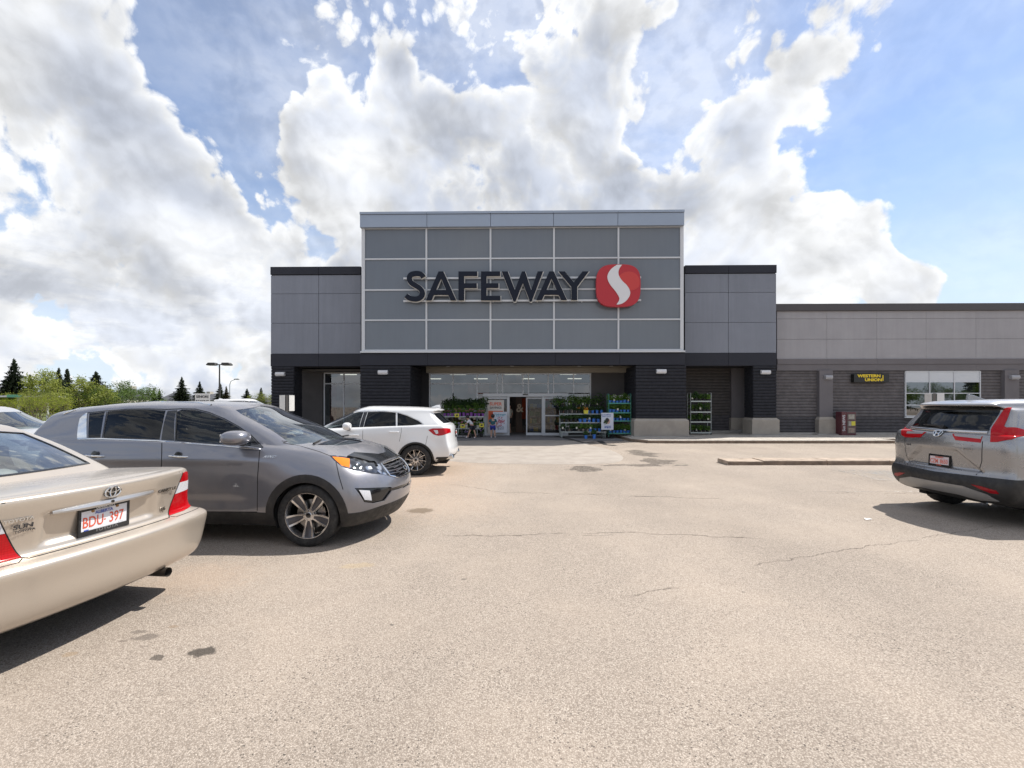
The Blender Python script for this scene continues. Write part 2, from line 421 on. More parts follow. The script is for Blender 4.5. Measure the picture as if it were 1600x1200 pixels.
def zip_cap(bm, edge, crown, n=16, xr=None, exp=2.0):
    """fill between the left and right halves of the loop `edge` (list of verts) by cross lines of equal station; crown(x, Y) adds height"""
    ns = len(edge); h = ns // 2
    lines = []
    for i in range(0, h + 1):
        a = edge[i]; b = edge[(-i) % ns]
        if i in (0, h): lines.append([a]); continue
        if xr and not (xr[0] <= a.co.x <= xr[1]): lines.append(None); continue
        row = [a]
        for k in range(1, n):
            t = k / n; p = a.co.lerp(b.co, t); Y = abs(a.co.y)
            p.z += crown(p.x, Y) * (1 - abs(2 * t - 1) ** exp)
            row.append(bm.verts.new(p))
        row.append(b); lines.append(row)
    fs = []
    for i in range(h):
        A, B = lines[i], lines[i + 1]
        if A is None or B is None: continue
        if len(A) == 1 and len(B) > 1:
            if xr and not (xr[0] <= A[0].co.x <= xr[1]): continue
            for k in range(n): fs.append(bm.faces.new((A[0], B[k], B[k + 1])))
        elif len(B) == 1 and len(A) > 1:
            if xr and not (xr[0] <= B[0].co.x <= xr[1]): continue
            for k in range(n): fs.append(bm.faces.new((A[k + 1], A[k], B[0])))
        elif len(A) > 1 and len(B) > 1:
            for k in range(n): fs.append(bm.faces.new((A[k], B[k], B[k + 1], A[k + 1])))
    return fs

VIEWS = {'side': (Vector((1, 0, 0)), Vector((0, 0, 1))), 'rear': (Vector((0, 1, 0)), Vector((0, 0, 1))), 'top': (Vector((1, 0, 0)), Vector((0, 1, 0)))}
def chaikin(poly, n=1, closed=True):
    for _ in range(n):
        q = []
        m = len(poly)
        for i in range(m if closed else m - 1):
            a, b = poly[i], poly[(i + 1) % m]
            q.append((a[0]*.75+b[0]*.25, a[1]*.75+b[1]*.25)); q.append((a[0]*.25+b[0]*.75, a[1]*.25+b[1]*.75))
        if not closed: q = [poly[0]] + q + [poly[-1]]
        poly = q
    return poly
def pip(pt, poly):
    x, y = pt; c = False; n = len(poly); j = n - 1
    for i in range(n):
        xi, yi = poly[i]; xj, yj = poly[j]
        if (yi > y) != (yj > y) and x < (xj - xi) * (y - yi) / (yj - yi) + xi: c = not c
        j = i
    return c
def stroke_poly(pts, w):
    """a polyline with a width -> polygon"""
    L = []; Rr = []
    for i, p in enumerate(pts):
        a = Vector(pts[max(i - 1, 0)][:2]); b = Vector(pts[min(i + 1, len(pts) - 1)][:2])
        t = (b - a).normalized(); nn = Vector((-t.y, t.x)) * w / 2
        L.append((p[0] + nn.x, p[1] + nn.y)); Rr.append((p[0] - nn.x, p[1] - nn.y))
    return L + Rr[::-1]

class Shell:
    """a car's outer skin: ring surfaces plus caps, cut along projected outlines into named parts"""
    def __init__(s):
        s.bm = bmesh.new(); s.lay = s.bm.faces.layers.int.new('part'); s.patch = s.bm.faces.layers.int.new('patch')
        s.parts = {}
    def addring(s, ctrl, kr, ks, patch, bulge=None):
        g, fs = ring_mesh(s.bm, ctrl, kr, ks, bulge)
        for f in fs: f[s.patch] = patch
        return g
    def cap(s, edge, crown, patch, xr=None, n=16, exp=2.0):
        fs = zip_cap(s.bm, edge, crown, n, xr, exp)
        for f in fs: f[s.patch] = patch
    def finish(s):
        bmesh.ops.recalc_face_normals(s.bm, faces=s.bm.faces[:])
        s.bm.normal_update()
        s.bvh = BVHTree.FromBMesh(s.bm)
    def cut(s, poly, view, side=0, pid=1, patches=None, cond=None):
        A, B = VIEWS[view] if isinstance(view, str) else view
        D = A.cross(B)
        xs = [p[0] for p in poly]; ys = [p[1] for p in poly]
        bx = (min(xs), max(xs), min(ys), max(ys))
        def fb(f):
            a = [A.dot(v.co) for v in f.verts]; b = [B.dot(v.co) for v in f.verts]; return min(a), max(a), min(b), max(b)
        def ok(f):
            if patches and f[s.patch] not in patches: return False
            c = f.calc_center_median()
            if side:
                if c.y * side <= 0.05: return False
                if f.normal.y * side < 0.02: return False
            if cond and not cond(c, f.normal): return False
            q = fb(f)
            return not (q[1] < bx[0] or q[0] > bx[1] or q[3] < bx[2] or q[2] > bx[3])
        cand = [f for f in s.bm.faces if ok(f)]
        n = len(poly)
        for i in range(n):
            p, q = poly[i], poly[(i + 1) % n]
            P0 = A * p[0] + B * p[1]; P1 = A * q[0] + B * q[1]
            if (P1 - P0).length < 1e-5: continue
            no = D.cross(P1 - P0).normalized()
            e = (min(p[0], q[0]) - .002, max(p[0], q[0]) + .002, min(p[1], q[1]) - .002, max(p[1], q[1]) + .002)
            inn = []; rest = []
            for f in cand:
                b = fb(f)
                (rest if (b[1] < e[0] or b[0] > e[1] or b[3] < e[2] or b[2] > e[3]) else inn).append(f)
            if not inn: continue
            geom = set(inn)
            for f in inn: geom.update(f.edges); geom.update(f.verts)
            r = bmesh.ops.bisect_plane(s.bm, geom=list(geom), plane_co=P0, plane_no=no, dist=2e-5)
            cand = rest + [g for g in r['geom'] if isinstance(g, bmesh.types.BMFace)]
            cand = [f for f in cand if f.is_valid]
        res = []
        for f in cand:
            c = f.calc_center_median()
            if pip((A.dot(c), B.dot(c)), poly): f[s.lay] = pid; res.append(f)
        return res
    def hit(s, a, b, view, side=1, far=6.0):
        A, B = VIEWS[view] if isinstance(view, str) else view
        D = A.cross(B) * (1 if view != 'side' else 1)
        # ray from outside
        if view == 'side': o = A * a + B * b + Vector((0, side * far, 0)); d = Vector((0, -side, 0))
        elif view == 'rear': o = Vector((-side * far if side > 0 else far * 2, a, b)); d = Vector((1 if side > 0 else -1, 0, 0))
        elif view == 'top': o = Vector((a, b, far)); d = Vector((0, 0, -1))
        else: o = A * a + B * b + side * D * far; d = -side * D
        r = s.bvh.ray_cast(o, d)
        return (r[0], r[1]) if r[0] is not None else (None, None)
    def line(s, mb, pts, view, side, w, off=0.001, depth=None, step=0.03, mi=0):
        """ribbon of width w laid on the skin along a projected polyline"""
        q = []
        for i in range(len(pts) - 1):
            a, b = Vector(pts[i]), Vector(pts[i + 1]); k = max(1, int((b - a).length / step))
            for j in range(k): q.append(a.lerp(b, j / k))
        q.append(Vector(pts[-1]))
        H = [s.hit(p.x, p.y, view, side) for p in q]; H = [h for h in H if h[0] is not None]
        if len(H) < 2: return
        vs = []; dz = depth if depth else 0.0
        for i, (p, n) in enumerate(H):
            if n.dot(Vector((0, side, 0)) if view == 'side' else Vector((-side, 0, 0))) < 0 and view in ('side', 'rear'): n = -n
            t = (H[min(i + 1, len(H) - 1)][0] - H[max(i - 1, 0)][0])
            if t.length < 1e-6: t = Vector((0, 0, 1))
            u = t.normalized().cross(n).normalized() * w / 2
            vs += [p + u - n * 0.004, p + u + n * (off + dz * .6), p + u * .6 + n * (off + dz), p - u * .6 + n * (off + dz), p - u + n * (off + dz * .6), p - u - n * 0.004]
        fs = []
        m = 6
        for i in range(len(H) - 1):
            for j in range(m - 1): fs.append((i*m+j, i*m+j+1, (i+1)*m+j+1, (i+1)*m+j))
        fs.append(tuple(range(m))); fs.append(tuple(range((len(H)-1)*m, len(H)*m)))
        mb.add(vs, fs, mi)
    def export(s, spec, parent):
        """spec: {pid: (name, material, offset, thickness[, label])}; pid missing from spec = dropped"""
        s.bm.normal_update()
        out = {}
        byp = {}
        for f in s.bm.faces: byp.setdefault(f[s.lay], []).append(f)
        for pid, fs in byp.items():
            if pid not in spec: continue
            sp = spec[pid]; name, mat, off, th = sp[:4]
            idx = {}; V = []; N = []; Fc = []
            for f in fs:
                ids = []
                for v in f.verts:
                    if v not in idx: idx[v] = len(V); n = v.normal.normalized(); V.append(tuple(v.co + n * off)); N.append(tuple(n))
                    ids.append(idx[v])
                Fc.append(ids)
            if th:
                fset = set(fs); nf = len(Fc)
                for f in fs:
                    for e in f.edges:
                        if sum(1 for q in e.link_faces if q in fset) == 1:
                            # the edge's own direction in this face
                            vs = list(f.verts); k = [i for i in range(len(vs)) if {vs[i], vs[(i + 1) % len(vs)]} == set(e.verts)][0]
                            p, q = vs[k], vs[(k + 1) % len(vs)]
                            P_, Q_ = Vector(V[idx[p]]), Vector(V[idx[q]]); np_, nq_ = Vector(N[idx[p]]), Vector(N[idx[q]])
                            rn = (Q_ - P_).cross(np_); rn = tuple(rn.normalized()) if rn.length > 1e-9 else N[idx[p]]
                            base = len(V); V += [tuple(P_), tuple(Q_), tuple(Q_ - nq_ * th), tuple(P_ - np_ * th)]; N += [rn] * 4
                            Fc.append([base + 1, base, base + 3, base + 2])
            me = bpy.data.meshes.new(name); me.from_pydata(V, [], Fc)
            me.polygons.foreach_set('use_smooth', [True] * len(me.polygons))
            me.normals_split_custom_set_from_vertices(N)
            o = link(name, me, mat, parent)
            if len(sp) > 4 and sp[4]: o['label'] = sp[4]
            out.setdefault(name, []).append(o)
        return out
def arc(cx, cz, r, a0, a1, n):
    return [(cx + r * math.cos(R(a0 + (a1 - a0) * i / n)), cz + r * math.sin(R(a0 + (a1 - a0) * i / n))) for i in range(n + 1)]

# ------------------------------------------------------------------ cars
M_GLASS_DK = glassmat('tinted_car_glass', (0.04, 0.05, 0.055), .85, 1.5)
M_GLASS_SIDE = glassmat('side_car_glass', (0.34, 0.39, 0.40), 1.0, 1.5)
M_GLASS = glassmat('car_glass', (0.55, 0.61, 0.60), 1.6, 1.6, base=0.05)
M_BLACK = P('black_plastic', (0.012, 0.012, 0.013), 0.55, var=0.25, vscale=9, bump=0.15, bscale=300, dirt=(0.10, 0.09, 0.08), dirtamt=0.22)
M_GBLK = P('gloss_black_trim', (0.008, 0.008, 0.009), 0.15, coat=0.5)
M_SEAM = P('panel_gap', (0.006, 0.006, 0.007), 0.8)
M_RUBBER = P('tyre_rubber', (0.016, 0.016, 0.017), 0.75, var=0.3, vscale=14, bump=0.3, bscale=120, dirt=(0.11, 0.10, 0.085), dirtamt=0.22)
M_CHROME = P('chrome', (0.72, 0.74, 0.76), 0.08, metal=1.0)
M_ALLOY = P('machined_alloy', (0.62, 0.62, 0.63), 0.25, metal=1.0, var=0.12, vscale=30)
M_ALLOYD = P('grey_alloy_pockets', (0.09, 0.09, 0.10), 0.4, metal=0.6)
M_DISC = P('brake_disc_steel', (0.30, 0.29, 0.28), 0.35, metal=1.0, var=0.2, vscale=20)
M_SEAT = P('seat_cloth_grey', (0.10, 0.10, 0.105), 0.9, var=0.2, vscale=20, bump=0.3, bscale=200)
M_SEATB = P('seat_cloth_beige', (0.36, 0.33, 0.28), 0.9, var=0.15, vscale=20, bump=0.3, bscale=200)
M_DASH = P('dashboard_plastic', (0.03, 0.03, 0.033), 0.7)
M_INNER = P('wheel_well_liner', (0.010, 0.010, 0.011), 0.9)
def lens(name, col, rough=0.08):
    if name in MATS: return MATS[name]
    m = P(name, col, rough, spec=.35)
    nt = m.node_tree; g = NG(nt); b = nt.nodes['Principled BSDF']
    co = g.new('ShaderNodeTexCoord').outputs['Object']
    v = g.voro(co, 70.0, 'F1', 'Distance', 0.25)
    w = g.new('ShaderNodeTexWave', wave_type='BANDS', bands_direction='Z'); w.inputs['Scale'].default_value = 22; w.inputs['Distortion'].default_value = 0.6
    g.put(w.inputs['Vector'], co)
    f = g.m('ADD', g.ramp(v, 0.0, 0.7, 1.10, 0.86, 'LINEAR'), g.ramp(w.outputs['Fac'], 0, 1, -0.07, 0.07, 'LINEAR'))
    g.put(b.inputs['Base Color'], g.vm('SCALE', tuple(col), scale=f))
    return m
M_RED = lens('red_lamp_lens', (0.42, 0.004, 0.008))
M_REDD = lens('dark_red_lamp_lens', (0.28, 0.004, 0.010))
M_AMBER = lens('amber_lamp_lens', (0.85, 0.22, 0.02))
M_CLEAR = lens('clear_lamp_lens', (0.62, 0.63, 0.66))
def headmat():
    m = P('headlamp_interior', (0.1, 0.1, 0.11), 0.06, metal=0.75, coat=1.0); g = NG(m.node_tree); b = m.node_tree.nodes['Principled BSDF']
    co = g.new('ShaderNodeTexCoord').outputs['Object']
    v = g.voro(co, 13.0, 'F1', 'Color'); f = g.sep(v)[0]; d = g.voro(co, 13.0, 'F1', 'Distance')
    c = g.mix(g.ramp(f, 0.45, 0.6), (0.03, 0.032, 0.036), (0.42, 0.44, 0.48)); c = g.mix(g.ramp(d, 0.30, 0.62), c, (0.05, 0.052, 0.06))
    g.put(b.inputs['Base Color'], c); bp = g.new('ShaderNodeBump'); bp.inputs['Strength'].default_value = .6; bp.inputs['Distance'].default_value = .02
    g.put(bp.inputs['Height'], d); g.l.new(bp.outputs[0], b.inputs['Normal']); return m
M_HEAD = headmat()
M_PLATEW = P('plate_white', (0.72, 0.72, 0.75), 0.35, var=0.06, vscale=30)
M_PLATER = P('plate_red_print', (0.62, 0.10, 0.05), 0.5)
M_PLATEB = P('plate_blue_print', (0.06, 0.10, 0.40), 0.5)
M_WHITEPR = P('white_print', (0.75, 0.75, 0.75), 0.5)
M_DARKPR = P('dark_print', (0.03, 0.03, 0.035), 0.4)

class Car:
    def __init__(s, name, label, cat, pose, mats):
        s.X, s.Y, s.t = pose[0], pose[1], R(pose[2])
        s.root = thing(name, label, cat, (s.X, s.Y, 0), s.t)
        s.Mi = (Matrix.Translation((s.X, s.Y, 0)) @ Matrix.Rotation(s.t, 4, 'Z')).inverted()
        s.sh = Shell(); s.spec = {}; s.pid = 1; s.body = mats['body']; s.th = 0.012
        s.spec[0] = ('body', s.body, 0.0, 0.012)
    def ray(s, px, py):
        o = s.Mi @ Vector((0, 0, CAMH)); d = (s.Mi.to_3x3() @ Vector(((px - 800) / FPX, 1, (YH - py) / FPX))).normalized()
        return o, d
    def hit(s, px, py):
        o, d = s.ray(px, py); r = s.sh.bvh.ray_cast(o, d)
        if r[0] is None: return None
        n = r[1] if r[1].dot(d) < 0 else -r[1]
        return r[0], n
    def new(s, name, mat, off=0.0, th=0.0, label=None):
        s.pid += 1; s.spec[s.pid] = (name, mat, off, th, label); return s.pid
    def drop(s):
        s.pid += 1; return s.pid
    def feat(s, name, poly, view, mat, sides=(1, -1), off=0.0, th=0.0, patches=None, cond=None, label=None, join=False):
        pid = None
        for sd in sides:
            if pid is None or not join: pid = s.new(name, mat, off, th, label)
            p = poly if (sd >= 0 or view == 'side') else [(-a, b) for a, b in poly]
            s.sh.cut(p, view, sd if view == 'side' else 0, pid, patches, cond)
    def front(s, name, poly, mat, sides=(0,), xmin=2.0, **kw):
        s.feat(name, poly, 'rear', mat, sides, cond=lambda c, n: c.x > xmin and n.x > 0.12, **kw)
    def back(s, name, poly, mat, sides=(0,), xmax=1.6, nx=-0.1, **kw):
        s.feat(name, poly, 'rear', mat, sides, cond=lambda c, n: c.x < xmax and n.x < nx, **kw)
    def px(s, name, poly, mat, mirror=True, off=0.0, th=0.0, join=False, label=None, depth=0.4, cos=0.1, patches=None, drop=False):
        """region outlined on the skin as seen from the photograph's standpoint; mirrored to the other side of the car"""
        H = [s.hit(*p) for p in poly]; G = [h for h in H if h]
        if len(G) < 3: print('MISS', name, len(G)); return
        n = sum((h[1] for h in G), Vector()).normalized(); c0 = sum((h[0] for h in G), Vector()) / len(G)
        pts = []
        for p, h in zip(poly, H):
            if h: pts.append(h[0])
            else:
                o, d = s.ray(*p); dn = d.dot(n)
                if abs(dn) < 0.08: continue
                pts.append(o + d * ((c0 - o).dot(n) / dn))
        pid = None
        for mi in ((1, -1) if mirror else (1,)):
            if pid is None or not join: pid = s.new(name, mat, off, th, label) if not drop else s.drop()
            q = [Vector((a.x, a.y * mi, a.z)) for a in pts]; nn = Vector((n.x, n.y * mi, n.z)); c = Vector((c0.x, c0.y * mi, c0.z))
            A = nn.cross(Vector((0, 0, 1)))
            if A.length < 0.3: A = nn.cross(Vector((1, 0, 0)))
            A.normalize(); B = nn.cross(A).normalized()
            s.sh.cut([(A.dot(v), B.dot(v)) for v in q], (A, B), 0, pid, patches, lambda cc, fn: fn.dot(nn) > cos and abs((cc - c).dot(nn)) < depth)
    def pline(s, mb, pts, w, off=0.001, depth=0.0, mirror=True, step=3.5, mi=0):
        q = []
        for i in range(len(pts) - 1):
            a, b = Vector(pts[i]), Vector(pts[i + 1]); k = max(1, int((b - a).length / step))
            q += [a.lerp(b, j / k) for j in range(k)]
        q.append(Vector(pts[-1]))
        H = [s.hit(p.x, p.y) for p in q]; H = [h for h in H if h]
        if len(H) < 2: print('MISS line', pts[0]); return
        for m_ in (int(mirror),):
            vs = []; fs = []
            Q = [(Vector((h[0].x, h[0].y * m_, h[0].z)), Vector((h[1].x, h[1].y * m_, h[1].z))) for h in H]
            for i, (p, n) in enumerate(Q):
                t = Q[min(i + 1, len(Q) - 1)][0] - Q[max(i - 1, 0)][0]
                u = t.normalized().cross(n).normalized() * w / 2
                vs += [p + u - n * 0.004, p + u + n * (off + depth * .5), p + u * .6 + n * (off + depth), p - u * .6 + n * (off + depth), p - u + n * (off + depth * .5), p - u - n * 0.004]
            for i in range(len(Q) - 1):
                for j in range(5): fs.append((i*6+j, i*6+j+1, (i+1)*6+j+1, (i+1)*6+j))
            mb.add(vs, fs, mi)
    def text(s, name, txt, size, mat, at, xdir=None, off=0.003, tilt=0.0, **kw):
        h = s.hit(*at)
        if not h: print('MISS text', txt); return
        p, n = h
        x = Vector((0, 0, 1)).cross(n).normalized()
        up = n.cross(x)
        return text(name, txt, size, mat, s.root, p + n * off, x, up, **kw)
    def seams(s, name, lines, w, mat=None, off=0.0016, depth=0.0, mirror=True, smooth=False):
        o = None
        for sd in ((1, -1) if mirror else (1,)):
            mb = MB()
            for l in lines: s.pline(mb, l, w, off, depth, sd)
            if mb.v: o = mb.build(name, mat or M_SEAM, s.root, smooth=smooth)
        return o
    def arches(s, wx, wz, ra, rb=None, mat=None, y0=0.42, y1=0.93, clad_off=0.008):
        for x in wx:
            if rb: s.feat('wheel_arch_trim', arc(x, wz, rb, 0, 360, 40)[:-1], 'side', mat, patches=(1,), off=clad_off, th=0.02)
            d = s.drop()
            for sd in (1, -1): s.sh.cut(arc(x, wz, ra, 0, 360, 40)[:-1], 'side', sd, d, (1,))
    def cladding(s, wx, ra, z0, z1, x0, x1, off=.006):
        for nm, a, b in (('sill_cladding', wx[0] + ra - .03, wx[1] - ra + .03), ('front_corner_cladding', wx[1] + ra - .03, x1), ('rear_corner_cladding', x0, wx[0] - ra + .03)):
            if b - a > .05: s.feat(nm, [(a, z1), (b, z1), (b, z0), (a, z0)], 'side', M_BLACK, patches=(1,), off=off, th=.015)
    def liners(s, wx, wz, ra, y1):
        for x in wx:
            for sd in (1, -1):
                mb = MB(); n = 20; vs = []; fs = []
                for i in range(n + 1):
                    a = R(-25 + 230 * i / n); cx, cz = x + (ra + .004) * math.cos(a), max(wz + (ra + .004) * math.sin(a), 0.2)
                    vs += [(cx, sd * (y1 - .015), cz), (cx, sd * .38, cz)]
                for i in range(n): fs.append((2*i, 2*i+1, 2*i+3, 2*i+2))
                k = len(vs); vs.append((x, sd * .38, wz)); fs += [(2*i+1, k, 2*i+3) for i in range(n)]
                mb.add(vs, fs); mb.build('wheel_well', M_INNER, s.root)
    def floor(s, x0, x1, w, z):
        mb = MB(); mb.box(x0, x1, -w, w, z, z + .05); mb.box(x1 - .95, x1 - .05, -.52, .52, z + .06, .80); mb.box(x1 - 1.0, x1 - .1, -.68, .68, .70, .78); mb.box(x0 + .02, x0 + .4, -w * .9, w * .9, z + .06, .62)  # boxes above the floor plate are added, unseen, to stop sun leaking through
        mb.build('underbody_light_block', M_INNER, s.root)
        mb = MB(); mb.tube([(x0 + .3, -.25, z - .02), (x0 + 1.2, -.2, z - .03), (x1 - 1.2, 0, z - .02)], .03); mb.box(x0 + .25, x0 + .75, -.1, .45, z - .06, z)
        mb.build('exhaust_system', M_DISC, s.root)
    def shield(s, row, wx, ra, z):
        # unseen plates added to block sun leaks, ahead of and behind the wheels
        P_ = bspl(row, 6, True); inner = [(p[0], p[1]) for p in P_]
        cx = sum(p[0] for p in inner) / len(inner)
        for test, lim in ((lambda x: x > wx[1] + ra + .01, wx[1] + ra + .01), (lambda x: x < wx[0] - ra - .01, wx[0] - ra - .01)):
            q = [(cx + (p[0] - cx) * .985, p[1] * .975) for p in inner if test(p[0])]
            if len(q) < 3: continue
            q.sort(key=lambda p: math.atan2(p[1], (p[0] - lim) if lim > cx else (lim - p[0])))
            mb = MB(); n = len(q); mb.add([(p[0], p[1], z) for p in q] + [(p[0], p[1], z + .02) for p in q], [tuple(range(n)), tuple(range(n, 2 * n))] + [(i, (i + 1) % n, (i + 1) % n + n, i + n) for i in range(n)])
            mb.build('light_leak_plate', M_INNER, s.root)
    def done(s): return s.sh.export(s.spec, s.root)

def wheel(root, x, y, side, r, w, rim, style, metal=None, steer=0.0):
    """wheel = alloy rim mesh with tyre, brake disc and cap as sub-parts; built with its outer face towards +Y"""
    metal = metal or M_ALLOY
    mb = MB(); W2 = w / 2; f = W2 - 0.012            # face plane
    prof = [(rim * .93, -W2 * .8), (rim * .90, -.02), (rim * .90, f - .05), (rim * .965, f - .012), (rim * .985, f + .004), (rim * 1.005, f + .004), (rim * 1.01, f - .008)]
    mb.lathe(prof, 48, 'Y')
    def bar(a0, a1, r0, r1, w0, w1, y0, y1, mi, dep=.03):
        # tapered bar from angle a0 at r0 to angle a1 at r1, widths w0, w1
        vs = []
        K = 5
        for i in range(K + 1):
            t = i / K; rr = r0 + (r1 - r0) * t; a = a0 + (a1 - a0) * t; ww = (w0 + (w1 - w0) * t) / 2; yy = y0 + (y1 - y0) * t - .012 * math.sin(PI * t)
            ct, st = math.cos(a), math.sin(a)
            for (o, dy) in ((-ww, -dep), (-ww, -.006), (-ww * .75, 0), (ww * .75, 0), (ww, -.006), (ww, -dep)):
                vs.append((rr * ct - o * st, yy + dy, rr * st + o * ct))
        fs = []
        for i in range(K):
            for j in range(5): fs.append((i*6+j, (i+1)*6+j, (i+1)*6+j+1, i*6+j+1))
        mb.add(vs, fs, mi)
    yh_, yr = f - .030, f - .008
    if style == 'five':
        for k in range(5):
            a = R(-90 + 72 * k)
            for sg in (-1, 1):
                bar(a + sg * .34, a + sg * .205, .055, rim * .975, .022, .030, yh_, yr, 0)
            bar(a, a, .055, rim * .96, .034, .088, yh_ - .006, yr - .010, 1, .02)
    elif style == 'multi':
        for k in range(10):
            a = R(36 * k)
            bar(a, a + .13, .045, rim * .975, .020, .018, yh_, yr, 0)
            bar(a + .05, a + .33, .045, rim * .975, .012, .012, yh_ - .01, yr - .006, 1, .02)
    else:
        for k in range(7):
            a = R(360 / 7 * k); bar(a, a, .05, rim * .975, .05, .035, yh_, yr, 0)
    mb.lathe([(0.001, yh_ + .002), (.030, yh_ + .002), (.034, yh_ - .002), (.066, yh_ - .004), (.072, yh_ - .015), (.070, yh_ - .05)], 24, 'Y')
    o = mb.build('wheel', [metal, M_ALLOYD], root, smooth=True)
    o.location = (x, y, r); o.rotation_euler = (0, 0, (0 if side > 0 else PI) + steer)
    t = MB(); sh = r - rim
    pr = [(rim * .985, -W2 * .82), (rim * 1.03, -W2 * .97), (rim + sh * .45, -W2 * 1.06), (rim + sh * .80, -W2 * 1.0), (r - .008, -W2 * .90), (r, -W2 * .80)]
    gr = []
    for i, yy in enumerate((-.55, -.18, .18, .55)):
        gr += [(r, W2 * (yy - .05)), (r - .007, W2 * (yy - .03)), (r - .007, W2 * (yy + .03)), (r, W2 * (yy + .05))]
    pr = pr + gr + [(a, -b) for a, b in reversed(pr)]
    # ribs on the sidewall
    t.lathe(pr, 64, 'Y'); t.lathe([(rim + sh * .60, W2 * 1.052), (rim + sh * .63, W2 * 1.058), (rim + sh * .66, W2 * 1.04)], 64, 'Y')
    t.build('tyre', M_RUBBER, o, smooth=True)
    b = MB(); b.lathe([(.05, .0), (rim * .66, .0), (rim * .66, -.02), (.05, -.02)], 32, 'Y'); b.build('brake_disc', M_DISC, o, smooth=True)
    b = MB(); b.box(-rim * .55, -rim * .2, -.04, .02, rim * .2, rim * .6); b.build('brake_caliper', M_DISC, o, bevel=.01)
    b = MB(); b.lathe([(0.001, yh_ + .012), (.026, yh_ + .010), (.029, yh_ + .002)], 20, 'Y')
    b.build('centre_cap', M_GBLK, o, smooth=True)
    b = MB()
    for k in range(5):
        a = R(-54 + 72 * k); b.lathe([(.001, yh_ + .001), (.008, yh_ + .001), (.009, yh_ - .02)], 8, 'Y', (.051 * math.cos(a), 0, .051 * math.sin(a)))
    b.build('wheel_nuts', M_CHROME, o)
    return o
def seat(root, x, y, z, mat, w=.5, hr=True, back=.60):
    t = MB(); t.box(x - .05, x + .50, y - w / 2, y + w / 2, z, z + .18)
    o = t.build('seat', mat, root, bevel=.05)
    b = MB(); b.prism([(x - .02, z + .12), (x + .12, z + .15), (x - .06, z + .15 + back), (x - .18, z + .13 + back)], y - w / 2 + .02, y + w / 2 - .02)
    b.build('backrest', mat, o, bevel=.04)
    if hr:
        h = MB(); h.box(x - .17, x - .06, y - .13, y + .13, z + .17 + back, z + .34 + back); h.tube([(x - .11, y - .06, z + back), (x - .11, y - .06, z + .2 + back)], .006); h.tube([(x - .11, y + .06, z + back), (x - .11, y + .06, z + .2 + back)], .006)
        h.build('headrest', mat, o, bevel=.03)
    return o
def cabin(root, xd, zd, w, xs, xr, mat=M_SEAT, ys=.37, zf=.45, lhd=1, back=.58):
    """dashboard, steering wheel, two front seats and a rear bench"""
    d = MB(); d.prism([(xd - .38, zd - .30), (xd - .40, zd - .03), (xd - .25, zd + .02), (xd + .10, zd - .03), (xd + .1, zd - .3)], -w, w); d.build('dashboard', M_DASH, root, bevel=.02)
    s_ = MB(); n = 24; c = Vector((xd - .52, lhd * ys, zd - .04)); ax = Vector((-.85, 0, .5)).normalized(); u = Vector((0, 1, 0)); v = ax.cross(u)
    ring = [c + (u * math.cos(2 * PI * i / n) + v * math.sin(2 * PI * i / n)) * .185 for i in range(n + 1)]
    s_.tube(ring, .015, 8, caps=False); s_.tube([c - ax * .18, c], .04); s_.tube([c - u * .18, c + u * .18], .018); s_.tube([c, c + v * .18 * (-1 if v.z > 0 else 1)], .018)
    s_.build('steering_wheel', M_DASH, root, smooth=True)
    for y in (ys, -ys): seat(root, xs, y, zf, mat, back=back)
    seat(root, xr, 0, zf, mat, w=1.25, hr=False, back=back)
    h = MB()
    for y in (-.4, .4): h.box(xr - .17, xr - .06, y - .12, y + .12, zf + .17 + back, zf + .32 + back)
    h.build('rear_headrests', mat, root, bevel=.03)
    MB().box(xr - .3, xd + .1, -w, w, zf - .12, zf - .05).build('cabin_floor', M_DASH, root)
def ellipsoid(mb, c, rad, n=20, m=12, fn=None, mi=0):
    vs = []; fs = []
    for i in range(m + 1):
        a = PI * i / m
        for j in range(n):
            b = 2 * PI * j / n
            p = Vector((math.sin(a) * math.cos(b), math.sin(a) * math.sin(b), math.cos(a)))
            if fn: p = fn(p)
            vs.append((c[0] + p.x * rad[0], c[1] + p.y * rad[1], c[2] + p.z * rad[2]))
    for i in range(m):
        for j in range(n): fs.append((i*n+j, (i+1)*n+j, (i+1)*n+(j+1)%n, i*n+(j+1)%n))
    mb.add(vs, fs, mi)
def mirror_unit(root, x, y, z, side, body, L=.26, hgt=.16, dep=.14):
    """door mirror: painted shell, stalk, glass"""
    sq = lambda p: Vector((math.copysign(abs(p.x) ** .8, p.x), math.copysign(abs(p.y) ** .75, p.y), math.copysign(abs(p.z) ** .8, p.z)))
    mb = MB(); ellipsoid(mb, (x, y + side * .11, z), (dep * .62, L / 2, hgt / 2), fn=sq)
    o = mb.build('door_mirror', body, root, smooth=True)
    b = MB(); b.tube([(x - .02, y - side * .05, z - hgt * .45), (x, y + side * .06, z - hgt * .35)], [.035, .03], 10); b.build('mirror_stalk', M_BLACK, o, smooth=True)
    g = MB(); g.box(x - dep * .56, x - dep * .50, y + side * .11 - L * .30, y + side * .11 + L * .30, z - hgt * .28, z + hgt * .28); g.build('mirror_glass', M_CHROME, o, bevel=.01)
    return o
